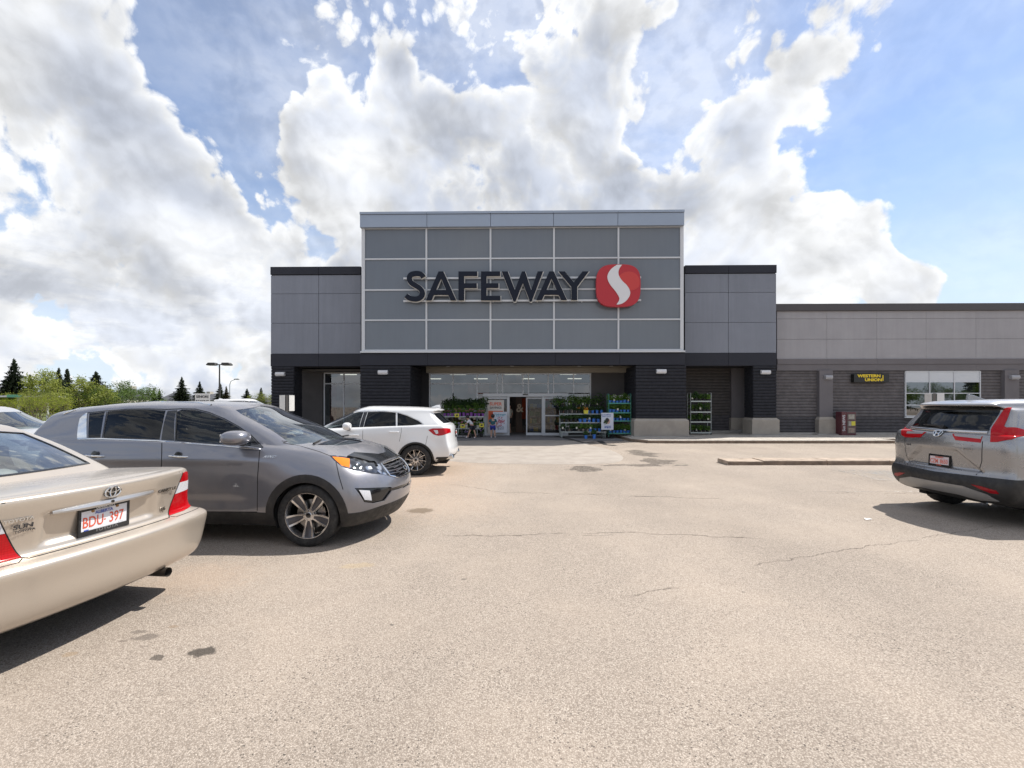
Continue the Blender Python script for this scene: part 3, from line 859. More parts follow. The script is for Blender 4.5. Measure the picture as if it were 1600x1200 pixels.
def plate(root, c, n, rows, w=.305, h=.152, frame=M_BLACK, fw=.012, base=M_PLATEW):
    """licence plate; c centre, n outward normal; rows: (text, dx, dy, size, material)"""
    n = Vector(n).normalized(); x = Vector((0, 0, 1)).cross(n).normalized(); u = n.cross(x)
    M = Matrix(((x.x, u.x, n.x, c[0]), (x.y, u.y, n.y, c[1]), (x.z, u.z, n.z, c[2]), (0, 0, 0, 1)))
    mb = MB(); mb.box(-w/2, w/2, -h/2, h/2, 0, .003); o = mb.build('licence_plate', base, root, bevel=.001); o.matrix_local = M
    f = MB()
    f.box(-w/2-fw*.5, w/2+fw*.5, h/2-.012, h/2+fw, -.004, .008); f.box(-w/2-fw*.5, w/2+fw*.5, -h/2-fw, -h/2+.024, -.004, .008)
    f.box(-w/2-fw, -w/2+.006, -h/2-fw, h/2+fw, -.004, .0075); f.box(w/2-.006, w/2+fw, -h/2-fw, h/2+fw, -.004, .0075)
    f.build('plate_frame', frame, o)
    for (t, dx, dy, sz, mt, sx) in rows:
        me = text_mesh('lettering', t, sz, depth=.0006, sx=sx, offset=.0006)
        q = link('lettering', me, mt, o); q.location = (dx, dy, .0042 if abs(dy) < .05 else .0088)
    return o

def build_kia():
    c = Car('parked_suv', 'grey compact SUV with black hood deflector and machined five-spoke wheels, nose towards the drive aisle', 'car', (-5.80, 6.27, -3.6), {'body': paint('metallic_grey_paint', (0.205, 0.210, 0.240), 0.65, 0.30, dust=.16)})
    sh = c.sh
    hood = [(0, 1.20), (2.9, 1.13), (3.2, 1.12), (3.6, 1.06), (3.9, .99), (4.1, .93), (4.3, .86), (4.44, .82)]
    belt = [(0, 1.19), (.8, 1.215), (1.8, 1.19), (2.9, 1.12), (3.2, 1.115), (3.6, 1.055), (3.9, .975), (4.15, .90), (4.35, .83), (4.44, .80)]
    rows = [
        ((.10, .12, .80, .84, .82, .30, 4.30), [(0, .24), (4.44, .22)]),
        ((.04, .14, .86, .895, .88, .32, 4.40), [(0, .33), (1, .33), (3.6, .33), (4.44, .36)]),
        ((.01, .15, .89, .915, .905, .34, 4.43), [(0, .48), (3.2, .46), (4.44, .48)]),
        ((.0, .15, .90, .915, .915, .36, 4.44), [(0, .65), (3.2, .62), (4.44, .58)]),
        ((.02, .16, .90, .925, .915, .40, 4.42), [(0, .82), (3.2, .80), (4.0, .74), (4.44, .68)]),
        ((.04, .18, .90, .925, .90, .44, 4.38), [(0, .97), (3.0, .955), (3.7, .90), (4.44, .76)]),
        ((.06, .20, .88, .905, .86, .46, 4.32), [(0, 1.10), (2.9, 1.06), (3.6, .985), (4.0, .92), (4.3, .84), (4.44, .80)]),
        ((.08, .22, .85, .875, .81, .44, 4.26), belt),
        ((.12, .24, .82, .855, .76, .42, 4.18), [(x, z + .012) for x, z in hood]),
        ((.18, .26, .79, .83, .70, .38, 4.08), [(x, z + .03) for x, z in hood]),
    ]
    wx = (.90, 3.545); wz = .35
    def bulge(S):
        out = S.copy(); y = S[..., 1]; sgn = np.sign(y); ay = np.abs(y)
        for x0 in wx:
            d2 = ((S[..., 0] - x0) ** 2 + (S[..., 2] - wz) ** 2) ** .5
            w = np.exp(-((d2 - .42) / .13) ** 2) * (ay > .6)
            out[..., 1] += sgn * w * .022
        w = np.exp(-((S[..., 2] - .50) / .07) ** 2) * (ay > .8) * np.clip((3.0 - S[..., 0]) / .3, 0, 1) * np.clip((S[..., 0] - 1.4) / .3, 0, 1)
        out[..., 1] -= sgn * w * .016
        # waist crease at the handles
        w = np.exp(-((S[..., 2] - .98) / .05) ** 2) * (ay > .8) * np.clip((3.4 - S[..., 0]) / .6, 0, 1)
        out[..., 1] += sgn * w * .014
        return out
    g = sh.addring(ring_ctrl(rows), 6, 7, 1, bulge)
    sh.cap(g[-1], lambda x, Y: .05 * min(1, (Y / .5)) ** 1.5, 2, xr=(2.95, 5))
    sh.cap(g[-1], lambda x, Y: 0, 2, xr=(-1, .5))
    gr = [
        ((-.06, .10, .84, .855, .79, .40, 3.68, .08), [(0, 1.06), (4, 1.06)]),
        ((-.06, .10, .83, .855, .78, .37, 3.58, .08), [(0, 1.18), (1.8, 1.185), (2.9, 1.11), (3.5, 1.11)]),
        ((-.02, .10, .79, .825, .73, .32, 3.28, .08), [(0, 1.29), (3, 1.27)]),
        ((.03, .10, .745, .785, .67, .27, 2.92, .08), [(0, 1.37), (1.0, 1.42), (3, 1.41)]),
        ((.06, .10, .71, .745, .61, .24, 2.66, .08), [(0, 1.42), (.6, 1.50), (1.2, 1.53), (2.4, 1.50)]),
        ((.08, .10, .67, .70, .57, .20, 2.50, .08), [(0, 1.44), (.3, 1.52), (.9, 1.585), (1.5, 1.60), (2.2, 1.59)]),
        ((.12, .10, .60, .62, .48, .18, 2.34, .08), [(0, 1.46), (.3, 1.54), (.9, 1.615), (1.5, 1.63), (2.2, 1.62)]),
        ((.22, .10, .48, .50, .38, .15, 2.22, .08), [(0, 1.47), (.3, 1.55), (.9, 1.628), (1.5, 1.645), (2.2, 1.635)]),
    ]
    g2 = sh.addring(ring_ctrl(gr), 5, 7, 3)
    sh.cap(g2[-1], lambda x, Y: .012 * min(1, Y / .3), 4)
    sh.finish()
    # skin divisions
    c.px('front_bumper', [(535, 690), (540, 735), (541, 760), (520, 790), (545, 830), (700, 800), (700, 700), (610, 742), (582, 740), (553, 735), (534, 729), (525, 720)], c.body, depth=.6, off=0, th=.012, join=True, patches=(1,), cos=.02)
    c.front('lower_front_valance', [(-1.2, .1), (-1.2, .365), (-.78, .385), (-.55, .405), (0, .415), (.55, .405), (.78, .385), (1.2, .365), (1.2, .1)], M_BLACK, xmin=3.98, off=.003, th=.012, patches=(1,))
    c.cladding(wx, .385, .1, .383, .3, 4.12)
    c.arches(wx, wz, .385, .475, M_BLACK)
    c.front('hood', [(-.80, .92), (-.74, 1.3), (.74, 1.3), (.80, .92)], c.body, xmin=9)
    c.px('headlight', [(515, 712), (535, 713), (561, 717), (592, 723), (600, 731), (607.5, 743), (582, 740), (553, 735), (534, 729), (522, 719)], M_HEAD, off=.004, th=.01)
    c.px('turn_signal', [(519, 714), (546, 717), (546, 731), (534, 728), (524, 719)], M_AMBER, off=.005, th=.01)
    c.px('grille', [(596, 725), (613, 720), (631, 714), (637, 720), (641, 733), (632, 741), (622, 745), (610, 742)], M_GBLK, off=-.03, join=True, cos=-.1)
    c.px('fog_lamp_recess', [(554, 762.6), (611, 760.7), (614, 764), (601, 782.8), (584, 786.6), (569, 784.7)], M_GBLK, off=-.025)
    c.px('fog_lamp', [(561, 765.5), (578, 766.5), (581, 782), (570, 781)], M_CLEAR, off=.0, th=.01)
    c.px('lower_intake', [(612, 762.5), (625, 758.5), (640, 752.5), (640, 757), (625, 763.5), (612, 767)], M_GBLK, off=-.02, join=True, cos=-.2)
    c.px('hood_deflector', [(542, 714), (553, 708), (569, 709), (590, 711), (617, 703), (630, 708), (624, 713), (605, 718), (589, 722), (577, 722), (560, 717)], M_GBLK, off=.018, th=.02, join=True)
    W = [('window_trim_chrome', [(121, 685), (122, 668), (125, 654), (131, 648), (137, 645), (136, 684)], M_CHROME, .004),
         ('quarter_window', [(138, 684), (140, 646), (164, 643.5), (157, 684)], M_GLASS_DK, -.004),
         ('rear_door_window', [(161.5, 684.5), (169, 643), (200, 640.5), (230, 640), (259, 641.5), (255, 660), (249.5, 687)], M_GLASS_DK, -.004),
         ('pillar_trim', [(252, 687.5), (262, 642), (275, 641), (272.5, 688.5)], M_GBLK, .001),
         ('front_door_window', [(275, 689), (277, 643), (284, 640), (305, 640.5), (327, 646), (350, 655.5), (372, 667.5), (389, 679), (392, 697.5), (335, 694)], M_GLASS_SIDE, -.004),
         ('mirror_corner', [(392, 697.5), (390, 679.5), (411, 700)], M_GBLK, .001)]
    for n, p, m, off in W: c.px(n, p, m, off=off)
    c.front('windshield', [(-.69, 1.14), (-.60, 1.36), (-.50, 1.545), (0, 1.60), (.50, 1.545), (.60, 1.36), (.69, 1.14), (.4, 1.105), (0, 1.10), (-.4, 1.105)], M_GLASS, xmin=2.2, off=-.003)
    c.back('rear_window', [(-.60, 1.2), (-.52, 1.42), (.52, 1.42), (.60, 1.2)], M_GLASS_DK, xmax=.6, off=-.003)
    c.done()
    # lines on the skin
    c.seams('panel_gap', [[(406, 702), (402.5, 745), (402, 798)], [(253, 692), (252, 745), (252, 800)], [(442, 692), (470, 697), (500, 706), (515, 712)], [(442, 692), (449, 690), (440, 689)], [(525, 722), (530, 745), (536, 765)], [(160, 800), (252, 799), (402, 800)]], .0085)
    c.seams('belt_moulding', [[(122, 686), (160, 685.5), (249, 689), (335, 696), (409, 702)]], .013, M_CHROME, .002, .004)
    c.seams('window_seal', [[(137, 645), (165, 642), (200, 639.3), (230, 638.8), (260, 639.7), (284, 638.6), (305, 639), (327, 644.5), (350, 654), (372, 666), (392, 679.5), (411, 699)], [(160, 684), (167, 644)], [(274, 689), (276, 641)]], .014, M_GBLK, .001, .003)
    c.seams('grille_bars', [[(597, 728), (613, 724), (632, 718.5)], [(600, 732), (615, 728.5), (635, 723)], [(604, 736.5), (617, 733.5), (638, 728)], [(607, 740.5), (619, 738), (636, 734)]], .012, M_ALLOYD, -.004, .004)
    c.seams('grille_surround', [[(595, 724), (613, 718.8), (631.5, 712.8)], [(595, 724), (601, 732), (609, 743)], [(609, 743), (622, 746), (633, 742)]], .016, M_CHROME, .0, .010)
    c.seams('roof_rail', [[(100, 647), (115, 641.5), (140, 634), (180, 629.5), (250, 628), (310, 629.5), (330, 633)]], .022, M_CHROME, .0, .012)
    h = c.hit(632, 731)
    if h:
        p, n = h; mb = MB(); x = Vector((0, 0, 1)).cross(n).normalized(); u = n.cross(x)
        el = [p + n * .012 + x * .065 * math.cos(a) + u * .033 * math.sin(a) for a in np.linspace(0, 2 * PI, 25)]
        mb.tube(el, .005, 6, caps=False); mb.add([q - n * .004 for q in el[:-1]], [tuple(range(24))]); mb.build('badge', M_CHROME, c.root)
        text('badge_lettering', 'KIA', .045, M_DARKPR, c.root, p + n * .014, x, u, depth=.002, offset=.001)
    c.text('awd_badge', 'AWD', .045, M_CHROME, (421, 714), depth=.003, shear=.4, sx=1.3)
    # handle: pocket and bar
    for (hx, hy) in ((278, 713), ):
        h = c.hit(hx, hy)
        for sd in (1, -1):
            p = Vector((h[0].x, h[0].y * sd, h[0].z)); n = Vector((0, sd * -math.copysign(1, h[0].y) * -1, 0)); n = Vector((0, math.copysign(1, p.y), 0))
            for dx in (0, -1.02):
                mb = MB(); ellipsoid(mb, p + Vector((dx, 0, 0)) - n * .002, (.05, .006, .055)); mb.build('handle_pocket', M_GBLK, c.root, smooth=True)
                mb = MB(); q = p + Vector((dx, 0, 0)); mb.tube([q + Vector((-.10, 0, .006)) - n * .005, q + Vector((-.08, 0, .004)) + n * .025, q + n * .034, q + Vector((.09, 0, -.004)) + n * .022, q + Vector((.12, 0, -.006)) - n * .005], [.008, .013, .014, .012, .006], 10)
                mb.build('door_handle', M_CHROME, c.root, smooth=True)
    mirror_unit(c.root, 2.78, -.90, 1.238, -1, c.body, L=.28, hgt=.165, dep=.23); mirror_unit(c.root, 2.66, .80, 1.225, 1, c.body, L=.24, hgt=.14, dep=.20)
    for (x, yy) in ((.90, .80), (3.545, .80)):
        for sd in (1, -1): wheel(c.root, x, sd * yy, sd, .352, .225, .258, 'five')
    c.liners(wx, wz, .385, .90); c.floor(.15, 3.95, .70, .24); c.shield(ring_ctrl(rows)[2], wx, .385, .44)
    cabin(c.root, 3.18, 1.06, .66, 2.02, 1.15, zf=.50, back=.60)
    for k, sgn in enumerate((-1, 1)):
        mb = MB(); mb.tube([(3.50, -.30 + .62 * k, 1.135), (3.34, -.02 + .5 * k, 1.175)], .012, 6); mb.box(3.05, 3.12, -.6, -.59, 1.2, 1.21)
        mb = MB(); mb.tube([(3.44, -.55 + .62 * k, 1.14), (3.40, -.25 + .55 * k, 1.165), (3.41, .02 + .5 * k, 1.165)], .011, 6); mb.build('wiper', M_BLACK, c.root)
    mb = MB(); mb.box(3.30, 3.52, -.62, .62, 1.085, 1.105); mb.build('cowl_panel', M_BLACK, c.root)
    b = MB(); b.box(2.42, 2.46, -.11, .11, 1.43, 1.49); b.tube([(2.46, 0, 1.47), (2.47, 0, 1.54)], .01); b.build('interior_mirror', M_DASH, c.root, bevel=.01)
    # hood edge lines on top
    return c

def build_camry():
    c = Car('parked_sedan', 'champagne gold four-door sedan with a red and white licence plate, tail towards the drive aisle', 'car', (-2.77, 3.22, 173.5), {'body': paint('champagne_gold_paint', (0.50, 0.44, 0.37), 0.50, 0.30, dust=.10)})
    sh = c.sh
    def zz(r, m, f): return [(.0, r), (.8, r), (1.4, m), (3.3, m), (4.1, (m * .45 + f * .55)), (4.8, f)]
    rows = [
        ((.12, .10, .80, .83, .78, .16, 4.66, .06), zz(.27, .20, .22)),
        ((.04, .11, .86, .87, .83, .20, 4.76, .06), zz(.30, .24, .28)),
        ((.00, .12, .895, .895, .85, .22, 4.80, .06), zz(.40, .36, .38)),
        ((-.006, .12, .915, .905, .86, .24, 4.81, .05), zz(.52, .50, .48)),
        ((-.030, .12, .922, .91, .86, .25, 4.80, .05), zz(.622, .59, .52)),
        ((-.026, .12, .920, .91, .86, .26, 4.79, .05), zz(.655, .62, .54)),
        ((.020, .12, .905, .91, .85, .28, 4.77, .05), zz(.683, .68, .60)),
        ((.085, .10, .865, .90, .84, .30, 4.74), zz(.695, .74, .63)),
        ((.085, .13, .85, .895, .83, .32, 4.72), zz(.75, .79, .66)),
        ((.055, .14, .835, .89, .81, .34, 4.68), zz(.88, .86, .69)),
        ((.030, .13, .80, .88, .78, .36, 4.64), zz(1.00, .93, .72)),
        ((.025, .12, .775, .865, .75, .36, 4.60), zz(1.055, .975, .74)),
        ((.055, .12, .755, .85, .72, .34, 4.52), zz(1.070, .99, .765)),
        ((.12, .12, .71, .82, .66, .30, 4.42), zz(1.068, 1.0, .80)),
    ]
    wx = (1.12, 3.84); wz = .325
    def bulge(S):
        out = S.copy(); y = S[..., 1]; sgn = np.sign(y); ay = np.abs(y)
        for x0 in wx:
            d2 = ((S[..., 0] - x0) ** 2 + (S[..., 2] - wz) ** 2) ** .5
            out[..., 1] += sgn * np.exp(-((d2 - .38) / .09) ** 2) * (ay > .6) * .012
        # recess round the plate between the lamps
        rec = np.clip((.40 - np.abs(y - .03)) / .05, 0, 1) * np.clip((S[..., 2] - .73) / .03, 0, 1) * np.clip((.945 - S[..., 2]) / .02, 0, 1) * (S[..., 0] < .4)
        out[..., 0] += rec * .028
        return out
    g = sh.addring(ring_ctrl(rows), 8, 8, 1, bulge)
    sh.cap(g[-1], lambda x, Y: (.012 if x < 1.8 else .05) * min(1, Y / .5) ** 1.5, 2, xr=(-1, 1.3))
    sh.cap(g[-1], lambda x, Y: (.012 if x < 1.8 else .05) * min(1, Y / .5) ** 1.5, 2, xr=(3.1, 6))
    gr = [
        ((.70, .12, .80, .83, .74, .40, 3.85, .08), [(0, .99), (1.5, .96), (4, .93)]),
        ((.80, .11, .775, .82, .72, .38, 3.62, .08), [(0, 1.085), (1.5, 1.02), (3.5, .97)]),
        ((.97, .12, .725, .785, .66, .32, 3.22, .08), [(0, 1.155), (4, 1.14)]),
        ((1.18, .13, .665, .725, .60, .27, 2.90, .08), [(0, 1.28), (4, 1.27)]),
        ((1.36, .13, .61, .67, .56, .22, 2.68, .08), [(0, 1.355), (4, 1.36)]),
        ((1.46, .14, .545, .62, .52, .20, 2.55, .12), [(0, 1.405), (2, 1.43), (4, 1.40)]),
        ((1.56, .13, .50, .55, .46, .17, 2.46, .12), [(0, 1.43), (2, 1.455), (4, 1.43)]),
        ((1.72, .12, .40, .44, .38, .14, 2.36, .12), [(0, 1.445), (2, 1.472), (4, 1.45)]),
    ]
    g2 = sh.addring(ring_ctrl(gr), 5, 7, 3)
    sh.cap(g2[-1], lambda x, Y: .012 * min(1, Y / .3), 4)
    sh.finish()
    c.arches(wx, wz, .355)
    lid_b = .700
    c.back('rear_bumper', [(-1.2, .2), (-1.2, .683), (-.535, .683), (-.50, .690), (.50, .690), (.535, .683), (1.2, .683), (1.2, .2)], c.body, xmax=.75, nx=-0.03, off=0.0, th=.012, patches=(1,))
    LT = [(.515, .70), (.655, 1.03), (.70, 1.036), (.76, 1.02), (.90, .90), (.90, .715), (.70, .70)]
    c.back('tail_light', LT, M_RED, sides=(1, -1), xmax=.50, nx=.15, off=.004, th=.012, patches=(1,), label=None)
    c.back('reversing_lens', [(.585, .865), (.622, .955), (.90, .948), (.90, .875)], M_CLEAR, sides=(1, -1), xmax=.50, nx=.15, off=.0055, th=.008, patches=(1,))
    c.back('rear_window', [(-.62, 1.11), (-.60, 1.16), (-.51, 1.37), (-.3, 1.395), (.3, 1.395), (.51, 1.37), (.60, 1.16), (.62, 1.11), (0, 1.104)], glassmat('sedan_rear_glass', (.55, .61, .60), 2.2, 1.6, base=.08), xmax=1.75, nx=-.05, off=-.003)
    c.front('windshield', [(-.66, 1.0), (-.50, 1.38), (.50, 1.38), (.66, 1.0), (0, .98)], M_GLASS, xmin=2.3, off=-.003)
    for n, p, m in (('rear_door_window', [(1.42, 1.03), (1.62, 1.30), (1.75, 1.375), (2.18, 1.40), (2.20, 1.02)], M_GLASS), ('front_door_window', [(2.28, 1.02), (2.26, 1.40), (2.6, 1.36), (3.2, 1.06), (3.25, 1.02)], M_GLASS)):
        c.feat(n, p, 'side', m, patches=(3,), off=-.004)
    c.front('headlight', [(.45, .62), (.45, .72), (.80, .78), (.80, .64)], M_HEAD, sides=(1, -1), xmin=4.0, off=.003, th=.01)
    c.front('grille', [(-.36, .60), (-.36, .70), (.36, .70), (.36, .60)], M_GBLK, xmin=4.3, off=-.01)
    c.done()
    L = c.sh
    mb = MB()
    def rl(pts, w, mat=None, off=.001, depth=0.0): 
        L.line(mb, pts, 'rear', 1, w, off, depth, .02)
    rl([(-.652, 1.036), (-.512, .70), (-.49, .690), (.49, .690), (.512, .70), (.652, 1.036)], .008)
    mb.build('trunk_gap', M_SEAM, c.root)
    mb = MB(); rl([(-.90, .684), (-.55, .684), (-.515, .695)], .006); rl([(.515, .695), (.55, .684), (.90, .684)], .006); mb.build('bumper_gap', M_SEAM, c.root)
    mb = MB()
    for sd in (1, -1):
        L.line(mb, [(.10, 1.045), (.3, 1.02), (.62, 1.03)], 'side', sd, .005, .001)
        L.line(mb, [(2.22, 1.0), (2.24, .6), (2.22, .27)], 'side', sd, .006, .001); L.line(mb, [(3.30, .97), (3.30, .27)], 'side', sd, .006, .001); L.line(mb, [(1.40, 1.0), (1.52, .75), (1.45, .55)], 'side', sd, .006, .001)
    mb.build('door_gaps', M_SEAM, c.root)
    # plate garnish: a tapering bar
    P0 = []
    for i in range(25):
        y = .375 - .70 * i / 24; p, n = L.hit(y, .938, 'rear', 1); P0.append(Vector((p.x, y, .938)))
    mb = MB(); vs = []; fs = []
    for i, p in enumerate(P0):
        t = abs(2 * i / 24 - 1); hh = .021 * (1 - .45 * t ** 3); dd = .030 * (1 - .6 * t ** 4)
        for (dx, dz) in ((.03, -hh), (-dd * .8, -hh * 1.0), (-dd, -hh * .3), (-dd * .8, hh * .6), (-dd * .3, hh), (.03, hh)): vs.append((p.x + dx, p.y, p.z + dz))
    for i in range(24):
        for j in range(5): fs.append((i*6+j, (i+1)*6+j, (i+1)*6+j+1, i*6+j+1))
    fs.append(tuple(range(6))); fs.append(tuple(range(24*6, 25*6)))
    mb.add(vs, fs); mb.build('plate_garnish', P('satin_silver_trim', (.50, .49, .48), .3, metal=.7), c.root, smooth=True)
    p, n = L.hit(.03, .938, 'rear', 1)
    mb = MB(); mb.lathe([(.001, -.0), (.010, -.0), (.010, .02)], 14, 'X', (p.x - .033, .03, .938)); mb.build('trunk_lock', M_GBLK, c.root)
    # plate and its frame
    p, n = L.hit(.035, .822, 'rear', 1)
    pl = plate(c.root, (p.x - .012, .035, .822), (-1, 0, -.03), [
        ('BDU', -.080, -.008, .102, M_PLATER, .70), ('-', 0.000, -.004, .07, M_PLATER, .6), ('397', .082, -.008, .102, M_PLATER, .70),
        ('ALBERTA', -.01, .052, .030, M_PLATEB, 1.0), ('DEALER CITY', .0, .083, .020, M_WHITEPR, 1.1), ('TOYOTA', .01, -.071, .030, P('grey_print', (.16, .16, .16), .5), 1.3)], w=.335, h=.17, fw=.010)
    for dx, mt in ((-.085, P('tan_sticker', (.30, .16, .05), .6)), (.085, P('tan_sticker', (.30, .16, .05), .6))):
        b = MB(); b.lathe([(.001, .010), (.009, .010), (.010, .003)], 10, 'Z', (dx, .066, 0)); b.build('plate_screw', mt, pl)
    for dx, dy, w in ((-.125, -.062, .03), (.118, -.055, .035)):
        b = MB(); b.box(dx - w / 2, dx + w / 2, dy - .009, dy + .009, .003, .0045); b.build('registration_sticker', M_PLATEB if dx < 0 else M_CLEAR, pl)
    # emblem: three ellipses on a round field
    p, n = L.hit(.03, 1.005, 'rear', 1); x = Vector((0, 0, 1)).cross(n).normalized(); u = n.cross(x)
    def el(cx, cz, a, b, k=28): return [p + n * .010 + x * (cx + a * math.cos(t)) + u * (cz + b * math.sin(t)) for t in np.linspace(0, 2 * PI, k + 1)]
    mb = MB(); e = el(0, 0, .054, .037); mb.tube(e, .0055, 6, caps=False); mb.tube(el(0, .002, .020, .035), .0045, 6, caps=False); mb.tube(el(0, .016, .044, .017), .0045, 6, caps=False)
    mb.build('emblem', M_CHROME, c.root, smooth=True)
    mb = MB(); mb.add([q - n * .006 for q in e[:-1]], [tuple(range(28))]); mb.build('emblem_field', P('emblem_brown', (.12, .10, .08), .4), c.root)
    def rt(name, t, y, z, sz, mat, **kw):
        p, n = L.hit(y, z, 'rear', 1)
        if n.x > 0: n = -n
        n.y *= .5; n.normalize()
        x = Vector((0, 0, 1)).cross(n).normalized()
        return text(name, t, sz, mat, c.root, p + n * .008, x, n.cross(x), **kw)
    rt('maker_lettering', 'TOYOTA', .535, .932, .028, M_CHROME, depth=.002, offset=.0008, sx=1.25)
    rt('dealer_lettering', 'SUN', .51, .888, .038, M_DARKPR, depth=.0008, offset=.0008, sx=1.35)
    rt('dealer_lettering', 'TOYOTA', .50, .860, .019, M_DARKPR, depth=.0008, offset=.0003, sx=1.3)
    rt('model_lettering', 'CAMRY LE', -.465, .925, .034, P('dark_chrome', (.16, .15, .14), .25, metal=.9), depth=.002, offset=.0008, sx=1.15)
    rt('engine_lettering', 'V6', -.452, .77, .040, MATS['dark_chrome'], depth=.002, offset=.0012, sx=1.1)
    # exhaust tip
    mb = MB(); mb.lathe([(.001, -.05), (.030, -.05), (.036, -.10), (.036, .16)][::-1], 20, 'X', (.155, -.45, .262)); 
    o = mb.build('exhaust_tip', P('sooty_steel', (.10, .09, .08), .45, metal=.8), c.root, smooth=True)
    mb = MB(); ellipsoid(mb, (.55, -.28, .24), (.30, .42, .085)); mb.build('silencer', P('sooty_steel2', (.06, .055, .05), .6, metal=.5), c.root, smooth=True)
    for x, sd in ((1.12, 1), (1.12, -1), (3.84, 1), (3.84, -1)): wheel(c.root, x, sd * .775, sd, .324, .205, .20, 'seven')
    c.liners(wx, wz, .355, .86); c.shield(ring_ctrl(rows)[2], wx, .355, .40); c.floor(.35, 4.4, .70, .22)
    cabin(c.root, 3.35, .98, .62, 2.4, 1.78, M_SEATB, zf=.42, back=.52)
    # rear shelf with the high brake lamp, beside it a headrest
    MB().box(.92, 1.62, -.62, .62, 1.0, 1.02).build('parcel_shelf', M_SEATB, c.root)
    mb = MB(); mb.prism([(1.06, 1.02), (1.10, 1.105), (1.22, 1.12), (1.30, 1.02)], -.20, .20); o = mb.build('high_brake_lamp', P('grey_lamp_housing', (.42, .42, .42), .6), c.root, bevel=.02)
    mb = MB(); mb.prism([(1.052, 1.035), (1.075, 1.08), (1.085, 1.078), (1.065, 1.03)], -.15, .15); mb.build('lamp_lens', M_REDD, o)
    mb = MB()
    for sd in (1, -1): L.line(mb, [(sd * .62, 1.11), (sd * .60, 1.16), (sd * .50, 1.37), (sd * .3, 1.397), (0, 1.40)], 'rear', 1, .014, .001, .003)
    L.line(mb, [(-.62, 1.106), (0, 1.102), (.62, 1.106)], 'rear', 1, .022, .001, .003)
    mb.build('window_seal', M_GBLK, c.root)
    mb = MB()
    for sd in (1, -1): 
        L.line(mb, [(1.30, 1.02), (1.5, 1.235), (1.64, 1.345), (1.8, 1.40), (2.3, 1.425), (2.7, 1.375), (3.28, 1.04)], 'side', sd, .018, .001, .006)
    mb.build('roof_moulding', M_GBLK, c.root)
    return c

